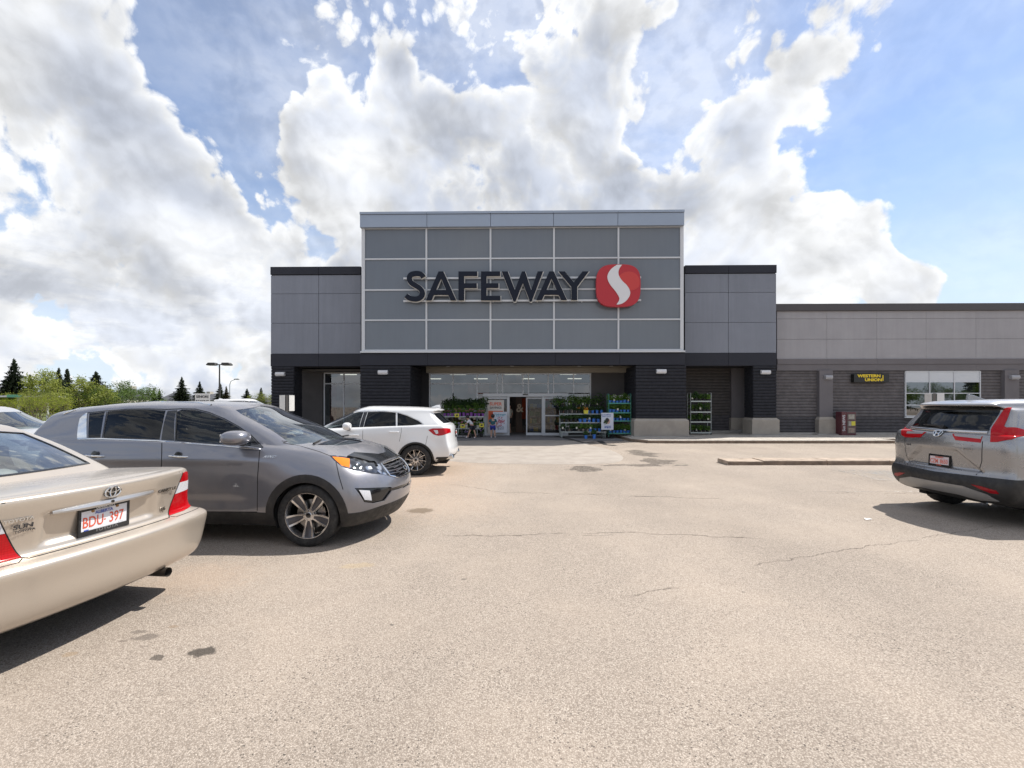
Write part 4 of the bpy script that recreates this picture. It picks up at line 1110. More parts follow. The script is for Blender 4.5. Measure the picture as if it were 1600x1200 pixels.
def build_crv():
    c = Car('parked_crossover', 'silver crossover with tall red tail lamps seen from behind at the right edge', 'car', (6.14, 6.64, 1.0), {'body': paint('silver_grey_paint', (0.28, 0.28, 0.29), 0.75, 0.26, dust=.14)})
    sh = c.sh
    hood = [(3.2, 1.10), (3.6, 1.07), (4.2, .98), (4.5, .88)]
    rows = [
        ((.22, .12, .76, .86, .82, .26, 4.40, .10), [(0, .30), (1, .24), (4.5, .22)]),
        ((.09, .13, .83, .90, .86, .28, 4.50, .10), [(0, .33), (1, .30), (4.5, .3)]),
        ((.02, .14, .89, .915, .89, .30, 4.55, .10), [(0, .43), (4.5, .42)]),
        ((.00, .14, .905, .925, .90, .30, 4.57, .10), [(0, .56), (4.5, .55)]),
        ((.03, .13, .905, .93, .90, .30, 4.57, .10), [(0, .635), (4.5, .62)]),
        ((.07, .13, .90, .925, .90, .32, 4.55, .10), [(0, .68), (4.5, .66)]),
        ((.065, .14, .90, .93, .90, .34, 4.52, .10), [(0, .82), (4.5, .72)]),
        ((.045, .14, .90, .935, .88, .36, 4.50, .10), [(0, 1.02), (3, .95), (4.5, .80)]),
        ((.06, .14, .88, .91, .85, .36, 4.45, .10), [(0, 1.16), (3, 1.05), (4.5, .86)]),
        ((.09, .14, .86, .885, .80, .36, 4.40, .10), [(0, 1.215), (3, 1.09), (4.5, .90)]),
        ((.14, .14, .83, .86, .74, .34, 4.32, .10), [(0, 1.22), (3, 1.11), (4.5, .93)]),
    ]
    wx = (1.02, 3.68); wz = .355
    def bulge(S):
        out = S.copy(); y = S[..., 1]; sgn = np.sign(y); ay = np.abs(y)
        for x0 in wx:
            d2 = ((S[..., 0] - x0) ** 2 + (S[..., 2] - wz) ** 2) ** .5
            out[..., 1] += sgn * np.exp(-((d2 - .42) / .12) ** 2) * (ay > .6) * .03
        rear = (S[..., 0] < .4)
        # scooped plate field, edged by the two creases of the tailgate
        top = .985 - np.clip(ay - .26, 0, 1) * .85
        rec = np.clip((top - S[..., 2]) / .02, 0, 1) * np.clip((S[..., 2] - .69) / .03, 0, 1) * (ay < .62) * rear
        out[..., 0] += rec * .042
        return out
    g = sh.addring(ring_ctrl(rows), 8, 8, 1, bulge)
    sh.cap(g[-1], lambda x, Y: .04 * min(1, Y / .5) ** 1.5, 2, xr=(3.0, 6)); sh.cap(g[-1], lambda x, Y: 0, 2, xr=(-1, .5))
    gr = [
        ((.09, .15, .84, .865, .78, .40, 3.75, .09), [(0, 1.12), (4, 1.04)]),
        ((.12, .15, .82, .855, .76, .38, 3.60, .09), [(0, 1.235), (2, 1.14), (4, 1.08)]),
        ((.18, .15, .78, .82, .70, .33, 3.25, .09), [(0, 1.34), (4, 1.25)]),
        ((.25, .15, .73, .775, .64, .28, 2.90, .09), [(0, 1.44), (4, 1.40)]),
        ((.31, .14, .685, .73, .59, .24, 2.66, .09), [(0, 1.535), (4, 1.50)]),
        ((.28, .12, .625, .70, .57, .22, 2.58, .09), [(0, 1.560), (4, 1.535)]),
        ((.19, .12, .575, .67, .56, .20, 2.52, .09), [(0, 1.585), (1, 1.60), (4, 1.56)]),
        ((.18, .12, .565, .64, .54, .20, 2.46, .09), [(0, 1.612), (1, 1.63), (4, 1.59)]),
        ((.25, .12, .535, .59, .50, .18, 2.38, .09), [(0, 1.632), (1, 1.66), (2, 1.665), (4, 1.62)]),
        ((.36, .10, .48, .50, .40, .15, 2.26, .09), [(0, 1.645), (1, 1.678), (2, 1.68), (4, 1.64)]),
    ]
    g2 = sh.addring(ring_ctrl(gr), 5, 7, 3)
    sh.cap(g2[-1], lambda x, Y: .012 * min(1, Y / .3), 4)
    sh.finish()
    k = dict(mirror=False, patches=(1,))
    c.cladding(wx, .395, .1, .40, .5, 4.2)
    c.back('rear_bumper', [(-1.2, .05), (-1.2, .655), (-.7, .652), (0, .632), (.7, .652), (1.2, .655), (1.2, .05)], M_BLACK, xmax=.75, nx=.2, off=.006, th=.015, patches=(1,))
    c.arches(wx, wz, .395, .46, M_BLACK)
    c.back('skid_trim', [(-.74, .36), (-.66, .43), (-.40, .495), (.40, .495), (.66, .43), (.74, .36), (.52, .33), (.30, .365), (-.30, .365), (-.52, .33)], P('silver_skid_paint', (.30, .295, .29), .35, metal=.4, var=.1), xmax=.6, nx=.1, off=.014, th=.012, patches=(1,))
    c.back('reflector', [(.50, .535), (.60, .53), (.76, .50), (.78, .46), (.70, .455), (.60, .49)], M_REDD, sides=(1, -1), xmax=.6, nx=.3, off=.012, th=.01, patches=(1,))
    # lamps: vertical arms beside the glass, wraparound body, inner bar
    c.px('tail_light', [(1581, 637), (1568.5, 639), (1551, 666.7), (1548.5, 671.7), (1547.7, 690.8), (1558, 690.8), (1581.7, 686.7), (1600, 681.7), (1612, 678.5), (1612, 674), (1600, 671.7), (1573, 668.3), (1569, 665.8), (1574, 655)], M_RED, off=.008, th=.014, cos=.0, depth=.6, mirror=False)
    c.px('tail_light', [(1409, 665.8), (1415, 668.3), (1432, 675.5), (1428, 684), (1415, 683.3), (1409.5, 680)], M_RED, off=.008, th=.014, cos=-.2, depth=.6, mirror=False)
    c.back('tailgate_light', [(.565, 1.10), (.565, 1.185), (.20, 1.195), (.27, 1.11)], M_RED, sides=(1, -1), xmax=.5, off=.006, th=.01)
    c.back('reversing_lens', [(.56, 1.150), (.56, 1.185), (.23, 1.190), (.25, 1.165)], P('grey_clear_lens', (.30, .30, .31), .1), sides=(1, -1), xmax=.5, off=.008, th=.01)
    c.back('rear_window', [(-.575, 1.265), (-.565, 1.30), (-.555, 1.54), (.555, 1.54), (.565, 1.30), (.575, 1.265), (0, 1.262)], M_GLASS_DK, xmax=.7, nx=.0, off=.002, patches=(3,))
    c.back('spoiler_underside', [(-.60, 1.54), (-.58, 1.582), (.58, 1.582), (.60, 1.54)], M_GBLK, xmax=.5, nx=.9, off=.001, patches=(3,))
    c.front('windshield', [(-.69, 1.12), (-.52, 1.56), (.52, 1.56), (.69, 1.12), (0, 1.08)], M_GLASS, xmin=2.2, off=-.003)
    for n, p, m in (('quarter_window', [(.62, 1.27), (.72, 1.42), (1.05, 1.47), (1.10, 1.24)], M_GLASS_DK), ('rear_door_window', [(1.16, 1.235), (1.12, 1.48), (1.95, 1.54), (2.0, 1.19)], M_GLASS_DK), ('front_door_window', [(2.1, 1.185), (2.06, 1.54), (2.5, 1.50), (3.2, 1.16)], M_GLASS)):
        c.feat(n, p, 'side', m, patches=(3,), off=-.004)
    c.front('headlight', [(.42, .80), (.42, .88), (.85, .95), (.85, .84)], M_HEAD, sides=(1, -1), xmin=3.9, off=.003, th=.01)
    c.front('grille', [(-.40, .60), (-.44, .82), (.44, .82), (.40, .60)], M_GBLK, xmin=4.2, off=-.01)
    c.done()
    L = c.sh
    def rl(name, lst, w, mat, off=.001, depth=0.0):
        mb = MB()
        for pts in lst: L.line(mb, pts, 'rear', 1, w, off, depth, .02)
        return mb.build(name, mat, c.root)
    rl('tailgate_gap', [[(-.582, 1.12), (-.585, 1.04), (-.575, .86), (-.52, .66)], [(.582, 1.12), (.585, 1.04), (.575, .86), (.52, .66)]], .009, M_SEAM)
    rl('chrome_bar', [[(-.57, 1.238), (-.3, 1.236), (0, 1.236), (.3, 1.236), (.57, 1.238)]], .036, P('satin_chrome', (.55, .55, .56), .22, metal=1.0), .002, .012)
    rl('window_seal', [[(-.57, 1.262), (0, 1.260), (.57, 1.262)]], .014, M_GBLK, .002, .003)
    mb = MB(); pts = []
    p0, n0 = L.hit(.30, 1.29, 'rear', 1); p1, n1 = L.hit(-.02, 1.275, 'rear', 1)
    mb.tube([p0 + n0 * .03, p0.lerp(p1, .5) + n0 * .045, p1 + n1 * .03], [.008, .014, .020], 8); mb.tube([p1 + n1 * .0, p1 + n1 * .045], .028, 12)
    mb.build('rear_wiper', M_BLACK, c.root, smooth=True)
    p, n = L.hit(0, 1.185, 'rear', 1)
    if n.x > 0: n = -n
    x = Vector((0, 0, 1)).cross(n).normalized(); u = n.cross(x)
    def sq(a, b, k=24): return [p + n * .012 + x * a * math.copysign(abs(math.cos(t)) ** .6, math.cos(t)) + u * (b * math.copysign(abs(math.sin(t)) ** .6, math.sin(t))) * 1 + x * (.10 * math.copysign(abs(math.sin(t)) ** .6, math.sin(t)) * math.copysign(abs(math.cos(t)) ** .6, math.cos(t)) * .15) for t in np.linspace(0, 2 * PI, k + 1)]
    mb = MB(); mb.tube(sq(.060, .048), .005, 6, caps=False)
    for sg in (-1, 1): mb.tube([p + n * .012 + x * sg * .040 + u * .043, p + n * .016 + x * sg * .026 + u * .0, p + n * .012 + x * sg * .030 - u * .043], [.009, .007, .009], 6)
    mb.tube([p + n * .014 - x * .028, p + n * .014 + x * .028], .007, 6); mb.build('badge', M_CHROME, c.root, smooth=True)
    mb = MB(); e = sq(.060, .048)[:-1]; mb.add([q - n * .004 for q in e], [tuple(range(len(e)))]); mb.build('badge_field', M_GBLK, c.root)
    p, n = L.hit(0, .80, 'rear', 1)
    plate(c.root, (p.x - .010, 0.0, .79), (-1, 0, .05), [('CZM', -.080, -.010, .088, M_PLATER, .66), ('8650', .068, -.010, .088, M_PLATER, .66), ('ALBERTA', 0, .050, .030, M_PLATER, 1.0), ('HONDA', 0, -.063, .020, M_PLATER, 1.0)], frame=M_GBLK, base=P('plate_pinkish', (.60, .52, .54), .4, var=.1, vscale=40))
    def rt(name, t, y, z, sz, mat, **kw):
        p, n = L.hit(y, z, 'rear', 1)
        if n.x > 0: n = -n
        x = Vector((0, 0, 1)).cross(n).normalized()
        return text(name, t, sz, mat, c.root, p + n * .003, x, n.cross(x), **kw)
    rt('model_lettering', 'CR-V', .50, .985, .034, M_ALLOYD, depth=.0015, offset=.0008, sx=1.2)
    rt('model_lettering', 'AWD', -.42, 1.00, .036, M_CHROME, depth=.0015, offset=.0006, sx=1.4)
    # roof antenna fin, exhaust, roof detail
    mb = MB(); mb.prism([(.50, 1.665), (.52, 1.76), (.60, 1.745), (.80, 1.675)], -.022, .022); o = mb.build('antenna_fin', c.body, c.root, bevel=.008); 
    mb = MB(); mb.lathe([(.032, -.06), (.032, .12), (.028, .12), (.028, -.05), (.001, -.05)], 20, 'X', (.30, -.55, .29)); mb.build('exhaust_tip', M_CHROME, c.root, smooth=True)
    mb = MB(); mb.box(.35, 1.0, -.55, -.1, .25, .36); mb.box(.3, .5, .42, .55, .22, .30); mb.tube([(1.0, -.7, .33), (1.0, .7, .33)], .035); mb.build('rear_axle', M_INNER, c.root, bevel=.03)
    for x, sd in ((1.02, 1), (1.02, -1), (3.68, 1), (3.68, -1)): wheel(c.root, x, sd * .80, sd, .358, .235, .232, 'multi')
    for sd in (1, -1): mirror_unit(c.root, 2.95, sd * .90, 1.22, sd, c.body)
    c.liners(wx, wz, .395, .90); c.shield(ring_ctrl(rows)[3], wx, .395, .50); c.floor(.45, 4.2, .72, .26)
    cabin(c.root, 3.3, 1.06, .66, 2.1, 1.2, zf=.55, back=.60)
    return c

def build_acura():
    c = Car('parked_white_suv', 'white mid-size SUV with tinted windows parked nearest the shop entrance', 'car', (-1.33, 11.19, 182.0), {'body': paint('pearl_white_paint', (0.72, 0.73, 0.74), 0.0, 0.25, dust=.06)})
    sh = c.sh
    rows = [
        ((.16, .10, .74, .82, .78, .30, 4.28, .10), [(0, .34), (1, .24), (4.4, .22)]),
        ((.05, .12, .82, .87, .84, .32, 4.38, .10), [(0, .37), (1, .30), (4.4, .32)]),
        ((.0, .12, .87, .90, .88, .34, 4.42, .10), [(0, .47), (1, .42), (4.4, .45)]),
        ((.0, .12, .885, .905, .89, .36, 4.42, .10), [(0, .62), (4.4, .56)]),
        ((.035, .12, .88, .91, .89, .38, 4.40, .10), [(0, .72), (4.4, .64)]),
        ((.05, .13, .88, .91, .88, .40, 4.36, .10), [(0, .86), (3, .82), (4.4, .70)]),
        ((.06, .14, .87, .90, .85, .42, 4.30, .10), [(0, 1.0), (3, .95), (4.4, .77)]),
        ((.09, .15, .85, .875, .80, .42, 4.22, .10), [(0, 1.11), (1, 1.10), (3, 1.02), (4.4, .82)]),
        ((.13, .15, .82, .85, .74, .40, 4.12, .10), [(0, 1.14), (1, 1.125), (3, 1.04), (4.4, .86)]),
        ((.18, .15, .79, .82, .68, .36, 4.02, .10), [(0, 1.15), (1, 1.13), (3, 1.06), (4.4, .90)]),
    ]
    wx = (.88, 3.42); wz = .345
    def bulge(S):
        out = S.copy(); y = S[..., 1]; sgn = np.sign(y); ay = np.abs(y)
        for x0 in wx:
            d2 = ((S[..., 0] - x0) ** 2 + (S[..., 2] - wz) ** 2) ** .5
            out[..., 1] += sgn * np.exp(-((d2 - .40) / .12) ** 2) * (ay > .6) * .022
        return out
    g = sh.addring(ring_ctrl(rows), 6, 7, 1, bulge)
    sh.cap(g[-1], lambda x, Y: .05 * min(1, Y / .5) ** 1.5, 2, xr=(2.8, 6)); sh.cap(g[-1], lambda x, Y: 0, 2, xr=(-1, .6))
    gr = [
        ((.12, .16, .80, .845, .74, .40, 3.45, .09), [(0, 1.06), (4, .98)]),
        ((.15, .16, .79, .84, .73, .38, 3.32, .09), [(0, 1.15), (1, 1.11), (3, 1.03), (4, 1.02)]),
        ((.25, .16, .74, .80, .68, .33, 3.10, .09), [(0, 1.23), (4, 1.16)]),
        ((.37, .15, .69, .75, .62, .28, 2.78, .09), [(0, 1.32), (1, 1.33), (4, 1.29)]),
        ((.44, .14, .65, .70, .57, .24, 2.52, .09), [(0, 1.395), (1, 1.43), (2, 1.44), (4, 1.38)]),
        ((.38, .12, .63, .68, .55, .21, 2.42, .09), [(0, 1.425), (1, 1.475), (2, 1.49), (4, 1.42)]),
        ((.31, .12, .60, .63, .51, .20, 2.32, .09), [(0, 1.455), (1, 1.515), (1.9, 1.535), (4, 1.45)]),
        ((.42, .10, .50, .52, .42, .16, 2.18, .09), [(0, 1.475), (1, 1.54), (1.9, 1.56), (4, 1.49)]),
    ]
    g2 = sh.addring(ring_ctrl(gr), 5, 7, 3)
    sh.cap(g2[-1], lambda x, Y: .012 * min(1, Y / .3), 4)
    sh.finish()
    c.cladding(wx, .375, .1, .335, .45, 4.0, .004)
    c.arches(wx, wz, .375, .415, M_BLACK)
    c.back('bumper_valance', [(-1.2, .1), (-1.2, .40), (-.5, .43), (.5, .43), (1.2, .40), (1.2, .1)], M_BLACK, xmax=.4, nx=.3, off=.003, th=.01, patches=(1,))
    c.px('tail_light', [(669, 671.8), (676, 669.5), (690, 669.3), (703, 670), (704.5, 675.5), (692.5, 680), (685, 681), (677.5, 679)], M_RED, off=.006, th=.01, cos=-.2)
    c.px('reversing_lens', [(677.5, 672), (684, 672.3), (685, 677), (681.5, 678.3)], M_CLEAR, off=.008, th=.008, cos=-.1)
    for n, p, m in (('front_door_window', [(503, 665), (520, 654), (540, 647.3), (557, 644.3), (568, 643.8), (560, 668.6), (508, 671.5)], M_GLASS_SIDE),
                    ('rear_door_window', [(575, 643.5), (600, 643.3), (618.5, 644.8), (618.5, 665.8), (567, 668.3)], M_GLASS_DK),
                    ('quarter_window', [(621, 645), (637, 650), (653.5, 657.5), (660.5, 662.8), (640, 665), (621, 665.8)], M_GLASS_DK)):
        c.px(n, p, m, off=-.004, patches=(3,), cos=-.1)
    c.px('pillar_trim', [(568.5, 643.8), (574.5, 643.6), (566.5, 668.4), (560.5, 668.6)], M_GBLK, patches=(3,))
    c.back('rear_window', [(-.60, 1.17), (-.54, 1.40), (.54, 1.40), (.60, 1.17)], M_GLASS_DK, xmax=.75, nx=.1, off=.002, patches=(3,))
    c.front('windshield', [(-.67, 1.05), (-.50, 1.44), (.50, 1.44), (.67, 1.05), (0, 1.02)], M_GLASS, xmin=1.9, off=-.003)
    c.front('headlight', [(.36, .70), (.36, .78), (.84, .90), (.84, .78)], M_HEAD, sides=(1, -1), xmin=3.6, off=.003, th=.01)
    c.front('grille', [(-.32, .58), (-.38, .76), (.38, .76), (.32, .58)], M_GBLK, xmin=4.0, off=-.01)
    c.done()
    c.seams('window_trim', [[(501, 665.5), (520, 653), (540, 646.2), (557, 643.2), (575, 642.4), (600, 642.3), (619, 643.7), (637, 649), (654, 656.7), (662, 663)]], .016, M_CHROME, .002, .006)
    c.seams('panel_gap', [[(627, 668), (627, 675), (624, 690)], [(567, 670), (566, 700)], [(668, 681), (664, 700)]], .007)
    for (x, y) in ((616, 675), (554, 680)):
        h = c.hit(x, y)
        if not h: continue
        for sd in (1, -1):
            p = Vector((h[0].x, h[0].y * sd, h[0].z)); n = Vector((0, math.copysign(1, p.y), 0))
            mb = MB(); mb.tube([p + Vector((-.10, 0, 0)), p + Vector((-.08, 0, 0)) + n * .03, p + Vector((.08, 0, 0)) + n * .03, p + Vector((.11, 0, 0))], .012, 8); mb.build('door_handle', c.body, c.root, smooth=True)
    for sd in (1, -1): mirror_unit(c.root, 2.38, sd * .86, 1.12, sd, c.body, L=.22, hgt=.17, dep=.15)
    mb = MB(); mb.prism([(.42, 1.52), (.44, 1.60), (.52, 1.59), (.66, 1.535)], -.02, .02); mb.build('antenna_fin', c.body, c.root, bevel=.008)
    for sd in (1, -1):
        mb = MB(); mb.prism([(.02, .37), (.05, .47), (.30, .42), (.24, .35)], sd * .62, sd * .80); mb.build('exhaust_finisher', M_CHROME, c.root, bevel=.02)
    mb = MB(); p, n = c.sh.hit(0, .92, 'rear', 1); plate(c.root, (p.x - .012, 0, .92), (-1, 0, .05), [('ALB 417', 0, 0, .08, M_PLATER, .8)], frame=M_GBLK)
    for x, sd in ((.88, 1), (.88, -1), (3.42, 1), (3.42, -1)): wheel(c.root, x, sd * .79, sd, .348, .22, .235, 'multi')
    c.liners(wx, wz, .375, .88); c.shield(ring_ctrl(rows)[2], wx, .375, .45); c.floor(.2, 4.1, .72, .25)
    cabin(c.root, 3.05, .98, .62, 2.0, 1.15, zf=.48, back=.56)
    return c

# ------------------------------------------------------------------ ground
def GP(px, py, z=0.0):
    """point of a level surface at height z that the photograph shows at this pixel"""
    Z = (CAMH - z) * FPX / (py - YH); return ((px - 800) / FPX * Z, Z)
def asphalt_mat():
    m = bpy.data.materials.new('weathered_asphalt'); m.use_nodes = True; g = NG(m.node_tree); b = m.node_tree.nodes['Principled BSDF']
    co = g.new('ShaderNodeTexCoord').outputs['Object']
    x, y, _ = g.sep(co)
    wob = g.noise(co, 3.0, 5, 0.6, out='Color')
    wco = g.vm('ADD', co, g.vm('SCALE', g.vm('SUBTRACT', wob, (.5, .5, .5)), scale=.12))
    wob2 = g.noise(co, 1.1, 6, 0.6, out='Color')
    wc2 = g.vm('ADD', co, g.vm('SCALE', g.vm('SUBTRACT', wob2, (.5, .5, .5)), scale=.5))
    # stones of two sizes in the binder
    st = g.voro(co, 135.0, 'F1', 'Color'); sd_ = g.voro(co, 135.0, 'F1', 'Distance'); s1 = g.sep(st)[0]
    st2 = g.voro(co, 58.0, 'F1', 'Color'); s2 = g.sep(st2)[1]; sd2 = g.voro(co, 58.0, 'F1', 'Distance')
    tone = g.ramp(g.noise(co, .35, 6, .62), .3, .7, .95, 1.05, 'LINEAR')
    tone = g.m('MULTIPLY', tone, g.ramp(g.noise(co, 2.6, 6, .66), .3, .7, .97, 1.03, 'LINEAR'))
    stone = g.mix(s1, (.262, .217, .178), (.49, .425, .360))
    stone = g.mix(g.m('MULTIPLY', g.m('GREATER_THAN', s2, .80), g.ramp(sd2, .35, .25)), stone, g.mix(s1, (.17, .145, .12), (.66, .58, .49)))
    gap = g.m('MULTIPLY', g.ramp(sd_, .42, .66), .55)
    pit = g.m('MULTIPLY', g.m('GREATER_THAN', g.sep(st2)[2], .86), g.ramp(sd2, .36, .18))
    pit = g.m('MULTIPLY', pit, g.ramp(g.noise(co, 1.3, 4, .6), .40, .62, .25, 1.0))
    c = g.mix(g.m('MULTIPLY', gap, .85), stone, (.125, .098, .076))
    c = g.mix(g.m('MULTIPLY', pit, .85), c, (.055, .047, .042))
    # far away the stones melt into one tone
    c = g.vm('SCALE', c, scale=tone)
    # tyre-polished band and dust
    dust = g.ramp(g.noise(wc2, .8, 5, .6), .40, .70, 0, .28)
    c = g.mix(dust, c, (.44, .365, .295))
    lane = g.noise(g.comb(g.m('MULTIPLY', x, .55), g.m('MULTIPLY', y, .16), 3.0), 1.0, 4, .55)
    c = g.vm('SCALE', c, scale=g.ramp(lane, .32, .68, .90, 1.05, 'LINEAR'))
    edge_n = g.noise(co, 13.0, 6, .68)
    def spot(cx, cy, rx, ry, col, amt, soft=.35, src=wco):
        nonlocal c
        a = g.m('DIVIDE', g.m('SUBTRACT', g.sep(src)[0], cx), rx); bb = g.m('DIVIDE', g.m('SUBTRACT', g.sep(src)[1], cy), ry)
        r = g.m('SQRT', g.m('MULTIPLY_ADD', a, a, g.m('MULTIPLY', bb, bb)))
        c = g.mix(g.m('MULTIPLY', g.ramp(g.m('ADD', r, g.m('MULTIPLY', g.m('SUBTRACT', edge_n, .5), 1.7)), 1.0, 1.0 - soft), amt), c, col)
    def spx(px, py, w, h, col, amt, soft=.35, src=wco):
        X, Y = GP(px, py); _, Y2 = GP(px, py - h / 2); _, Y3 = GP(px, py + h / 2)
        spot(X, Y, w / 2 / FPX * Y, (Y2 - Y3) / 2, col, amt, soft, src)
    # rusty dust on the left of the aisle, oil drops behind the sedan
    spx(640, 740, 330, 90, (.46, .33, .235), .55, .9, wc2); spx(700, 790, 300, 60, (.44, .34, .26), .35, .9, wc2); spx(300, 905, 260, 70, (.46, .34, .25), .35, .9, wc2)
    for a in ((316, 1019, 40, 17, (.045, .038, .032), .85), (246, 1028, 26, 10, (.06, .05, .042), .75), (224, 996, 42, 13, (.12, .10, .085), .65), (214, 988, 26, 6, (.12, .10, .085), .6), (270, 980, 18, 6, (.22, .15, .09), .5), (110, 1022, 26, 10, (.28, .20, .12), .5), (190, 1002, 14, 5, (.15, .12, .1), .6), (222, 1011, 16, 4, (.15, .12, .1), .5),
              (657, 798, 50, 9, (.13, .095, .06), .7), (560, 884, 60, 10, (.42, .32, .18), .35), (908, 729, 24, 3, (.16, .13, .11), .5), (868, 1130, 6, 3, (.05, .045, .04), .7), (725, 905, 9, 4, (.1, .085, .07), .6), (612, 976, 7, 3, (.08, .07, .06), .7), (1160, 925, 7, 3, (.1, .085, .07), .5), (980, 1000, 6, 3, (.1, .085, .07), .5)):
        spx(*a)
    # cracks: wandering polylines
    wn = g.noise(co, 1.6, 8, .68, out='Color'); cco = g.vm('ADD', co, g.vm('SCALE', g.vm('SUBTRACT', wn, (.5, .5, .5)), scale=.42))
    cx, cy, _ = g.sep(cco)
    crack = None
    brk = g.ramp(g.noise(co, 1.9, 4, .6), .36, .5)
    for (p0, p1, w) in (((780, 769), (1130, 779), .022), ((690, 838), (1010, 832), .020), ((1000, 833), (1190, 842), .018), ((900, 838), (960, 836), .02), ((1180, 884), (1560, 820), .010), ((960, 935), (1060, 915), .010), ((1290, 770), (1600, 772), .012), ((700, 756), (790, 770), .014)):
        A, B = Vector(GP(*p0)), Vector(GP(*p1)); L = (B - A).length; t = (B - A) / L
        u = g.m('ADD', g.m('MULTIPLY', cx, t.x), g.m('MULTIPLY_ADD', cy, t.y, -(A.dot(t))))
        v = g.m('ABSOLUTE', g.m('ADD', g.m('MULTIPLY', cx, -t.y), g.m('MULTIPLY_ADD', cy, t.x, -(A.dot(Vector((-t.y, t.x)))))))
        inside = g.m('MULTIPLY', g.ramp(u, -.05, .15), g.ramp(u, L + .05, L - .15))
        k = g.m('MULTIPLY', g.ramp(v, w, w * .2), inside)
        crack = k if crack is None else g.m('MAXIMUM', crack, k)
    crack = g.m('MULTIPLY', crack, brk)
    c = g.mix(g.m('MULTIPLY', crack, .62), c, (.07, .055, .042))
    # coarse loose gravel showing where the surface has worn through
    grav = g.noise(g.vm('SCALE', co, scale=1.0), 1.4, 6, .62)
    def worn(px, py, w, h):
        X, Y = GP(px, py); _, Y2 = GP(px, py - h / 2); _, Y3 = GP(px, py + h / 2)
        a = g.m('DIVIDE', g.m('SUBTRACT', g.sep(wc2)[0], X), w / 2 / FPX * Y); bb = g.m('DIVIDE', g.m('SUBTRACT', g.sep(wc2)[1], Y), (Y2 - Y3) / 2)
        return g.ramp(g.m('ADD', g.m('MULTIPLY_ADD', a, a, g.m('MULTIPLY', bb, bb)), g.m('MULTIPLY', g.m('SUBTRACT', g.noise(co, 2.2, 6, .7), .5), 5.0)), 1.0, .6)
    wr = g.m('MAXIMUM', worn(913, 733, 60, 10), g.m('MAXIMUM', worn(1030, 721, 56, 11), g.m('MAXIMUM', worn(1000, 708, 44, 10), worn(1000, 727, 130, 4))))
    gv = g.voro(co, 26.0, 'F1', 'Color'); gd = g.voro(co, 26.0, 'F1', 'Distance')
    gc = g.mix(g.sep(gv)[0], (.05, .043, .036), (.33, .28, .23)); gc = g.mix(g.ramp(gd, .3, .6), gc, (.035, .03, .026))
    c = g.mix(g.m('MULTIPLY', wr, .70), c, gc)
    # the ground a long way off is other tarmac and road
    g.put(b.inputs['Base Color'], c)
    b.inputs['Roughness'].default_value = .88; b.inputs['Specular IOR Level'].default_value = .3
    h = g.m('ADD', g.m('MULTIPLY', g.ramp(sd_, .6, .1), .5), g.m('MULTIPLY', s1, .35))
    h = g.m('SUBTRACT', h, g.m('MULTIPLY', pit, .8)); h = g.m('SUBTRACT', h, g.m('MULTIPLY', crack, 2.0)); h = g.m('ADD', h, g.m('MULTIPLY', g.m('MULTIPLY', wr, g.sep(gv)[0]), 1.5))
    bp = g.new('ShaderNodeBump'); bp.inputs['Strength'].default_value = .55; bp.inputs['Distance'].default_value = .006
    g.put(bp.inputs['Height'], h); g.l.new(bp.outputs[0], b.inputs['Normal'])
    MATS['weathered_asphalt'] = m
    return m
M_ASPH = asphalt_mat()
M_CONC = P('pale_concrete', (.44, .40, .35), .85, var=.12, vscale=2.5, bump=.4, bscale=90, dirt=(.22, .19, .16), dirtamt=.5)
M_CONCG = P('grey_concrete_walk', (.33, .31, .29), .85, var=.12, vscale=1.6, bump=.3, bscale=80, dirt=(.16, .145, .13), dirtamt=.55)
M_CURB = P('worn_kerb_concrete', (.34, .275, .215), .9, var=.22, vscale=5, bump=.6, bscale=60, dirt=(.10, .075, .055), dirtamt=.7)
mb = MB(); mb.quad((-400, -150, 0), (400, -150, 0), (400, 900, 0), (-400, 900, 0)); tag(mb.build('parking_lot_ground', M_ASPH), kind='structure')
# grass beyond the lot on the left
M_GRASS = P('spring_grass', (.09, .11, .03), .95, var=.35, vscale=1.2, bump=.5, bscale=30, dirt=(.15, .13, .06), dirtamt=.6)
mb = MB(); mb.quad((-260, 34, .004), (-14, 44, .004), (-20, 330, .004), (-260, 330, .004)); tag(mb.build('grass_verge', M_GRASS), kind='structure')

# the raised asphalt crossing in front of the doors: a slight rise with a rounded end
def crossing():
    m = P('smooth_grey_asphalt', (.345, .305, .265), .9, var=.10, vscale=2.0, bump=.4, bscale=150, dirt=(.24, .205, .17), dirtamt=.5)
    out = [(712, 722), (760, 724), (850, 725.5), (930, 725.5), (966, 723), (976, 716), (966, 708), (950, 702), (935, 698), (915, 695), (930, 688), (690, 688), (660, 700), (640, 712)]
    pts = [GP(*p) for p in out]
    pts = chaikin(pts, 2)
    cx = sum(p[0] for p in pts) / len(pts); cy = sum(p[1] for p in pts) / len(pts)
    mb = MB(); n = len(pts); vs = [(p[0], p[1], .002) for p in pts] + [(cx + (p[0] - cx) * .93, cy + (p[1] - cy) * .93, .035) for p in pts]
    mb.add(vs, [(i, (i + 1) % n, (i + 1) % n + n, i + n) for i in range(n)] + [tuple(range(n, 2 * n))])
    tag(mb.build('raised_crossing', m, smooth=True), kind='structure')
crossing()
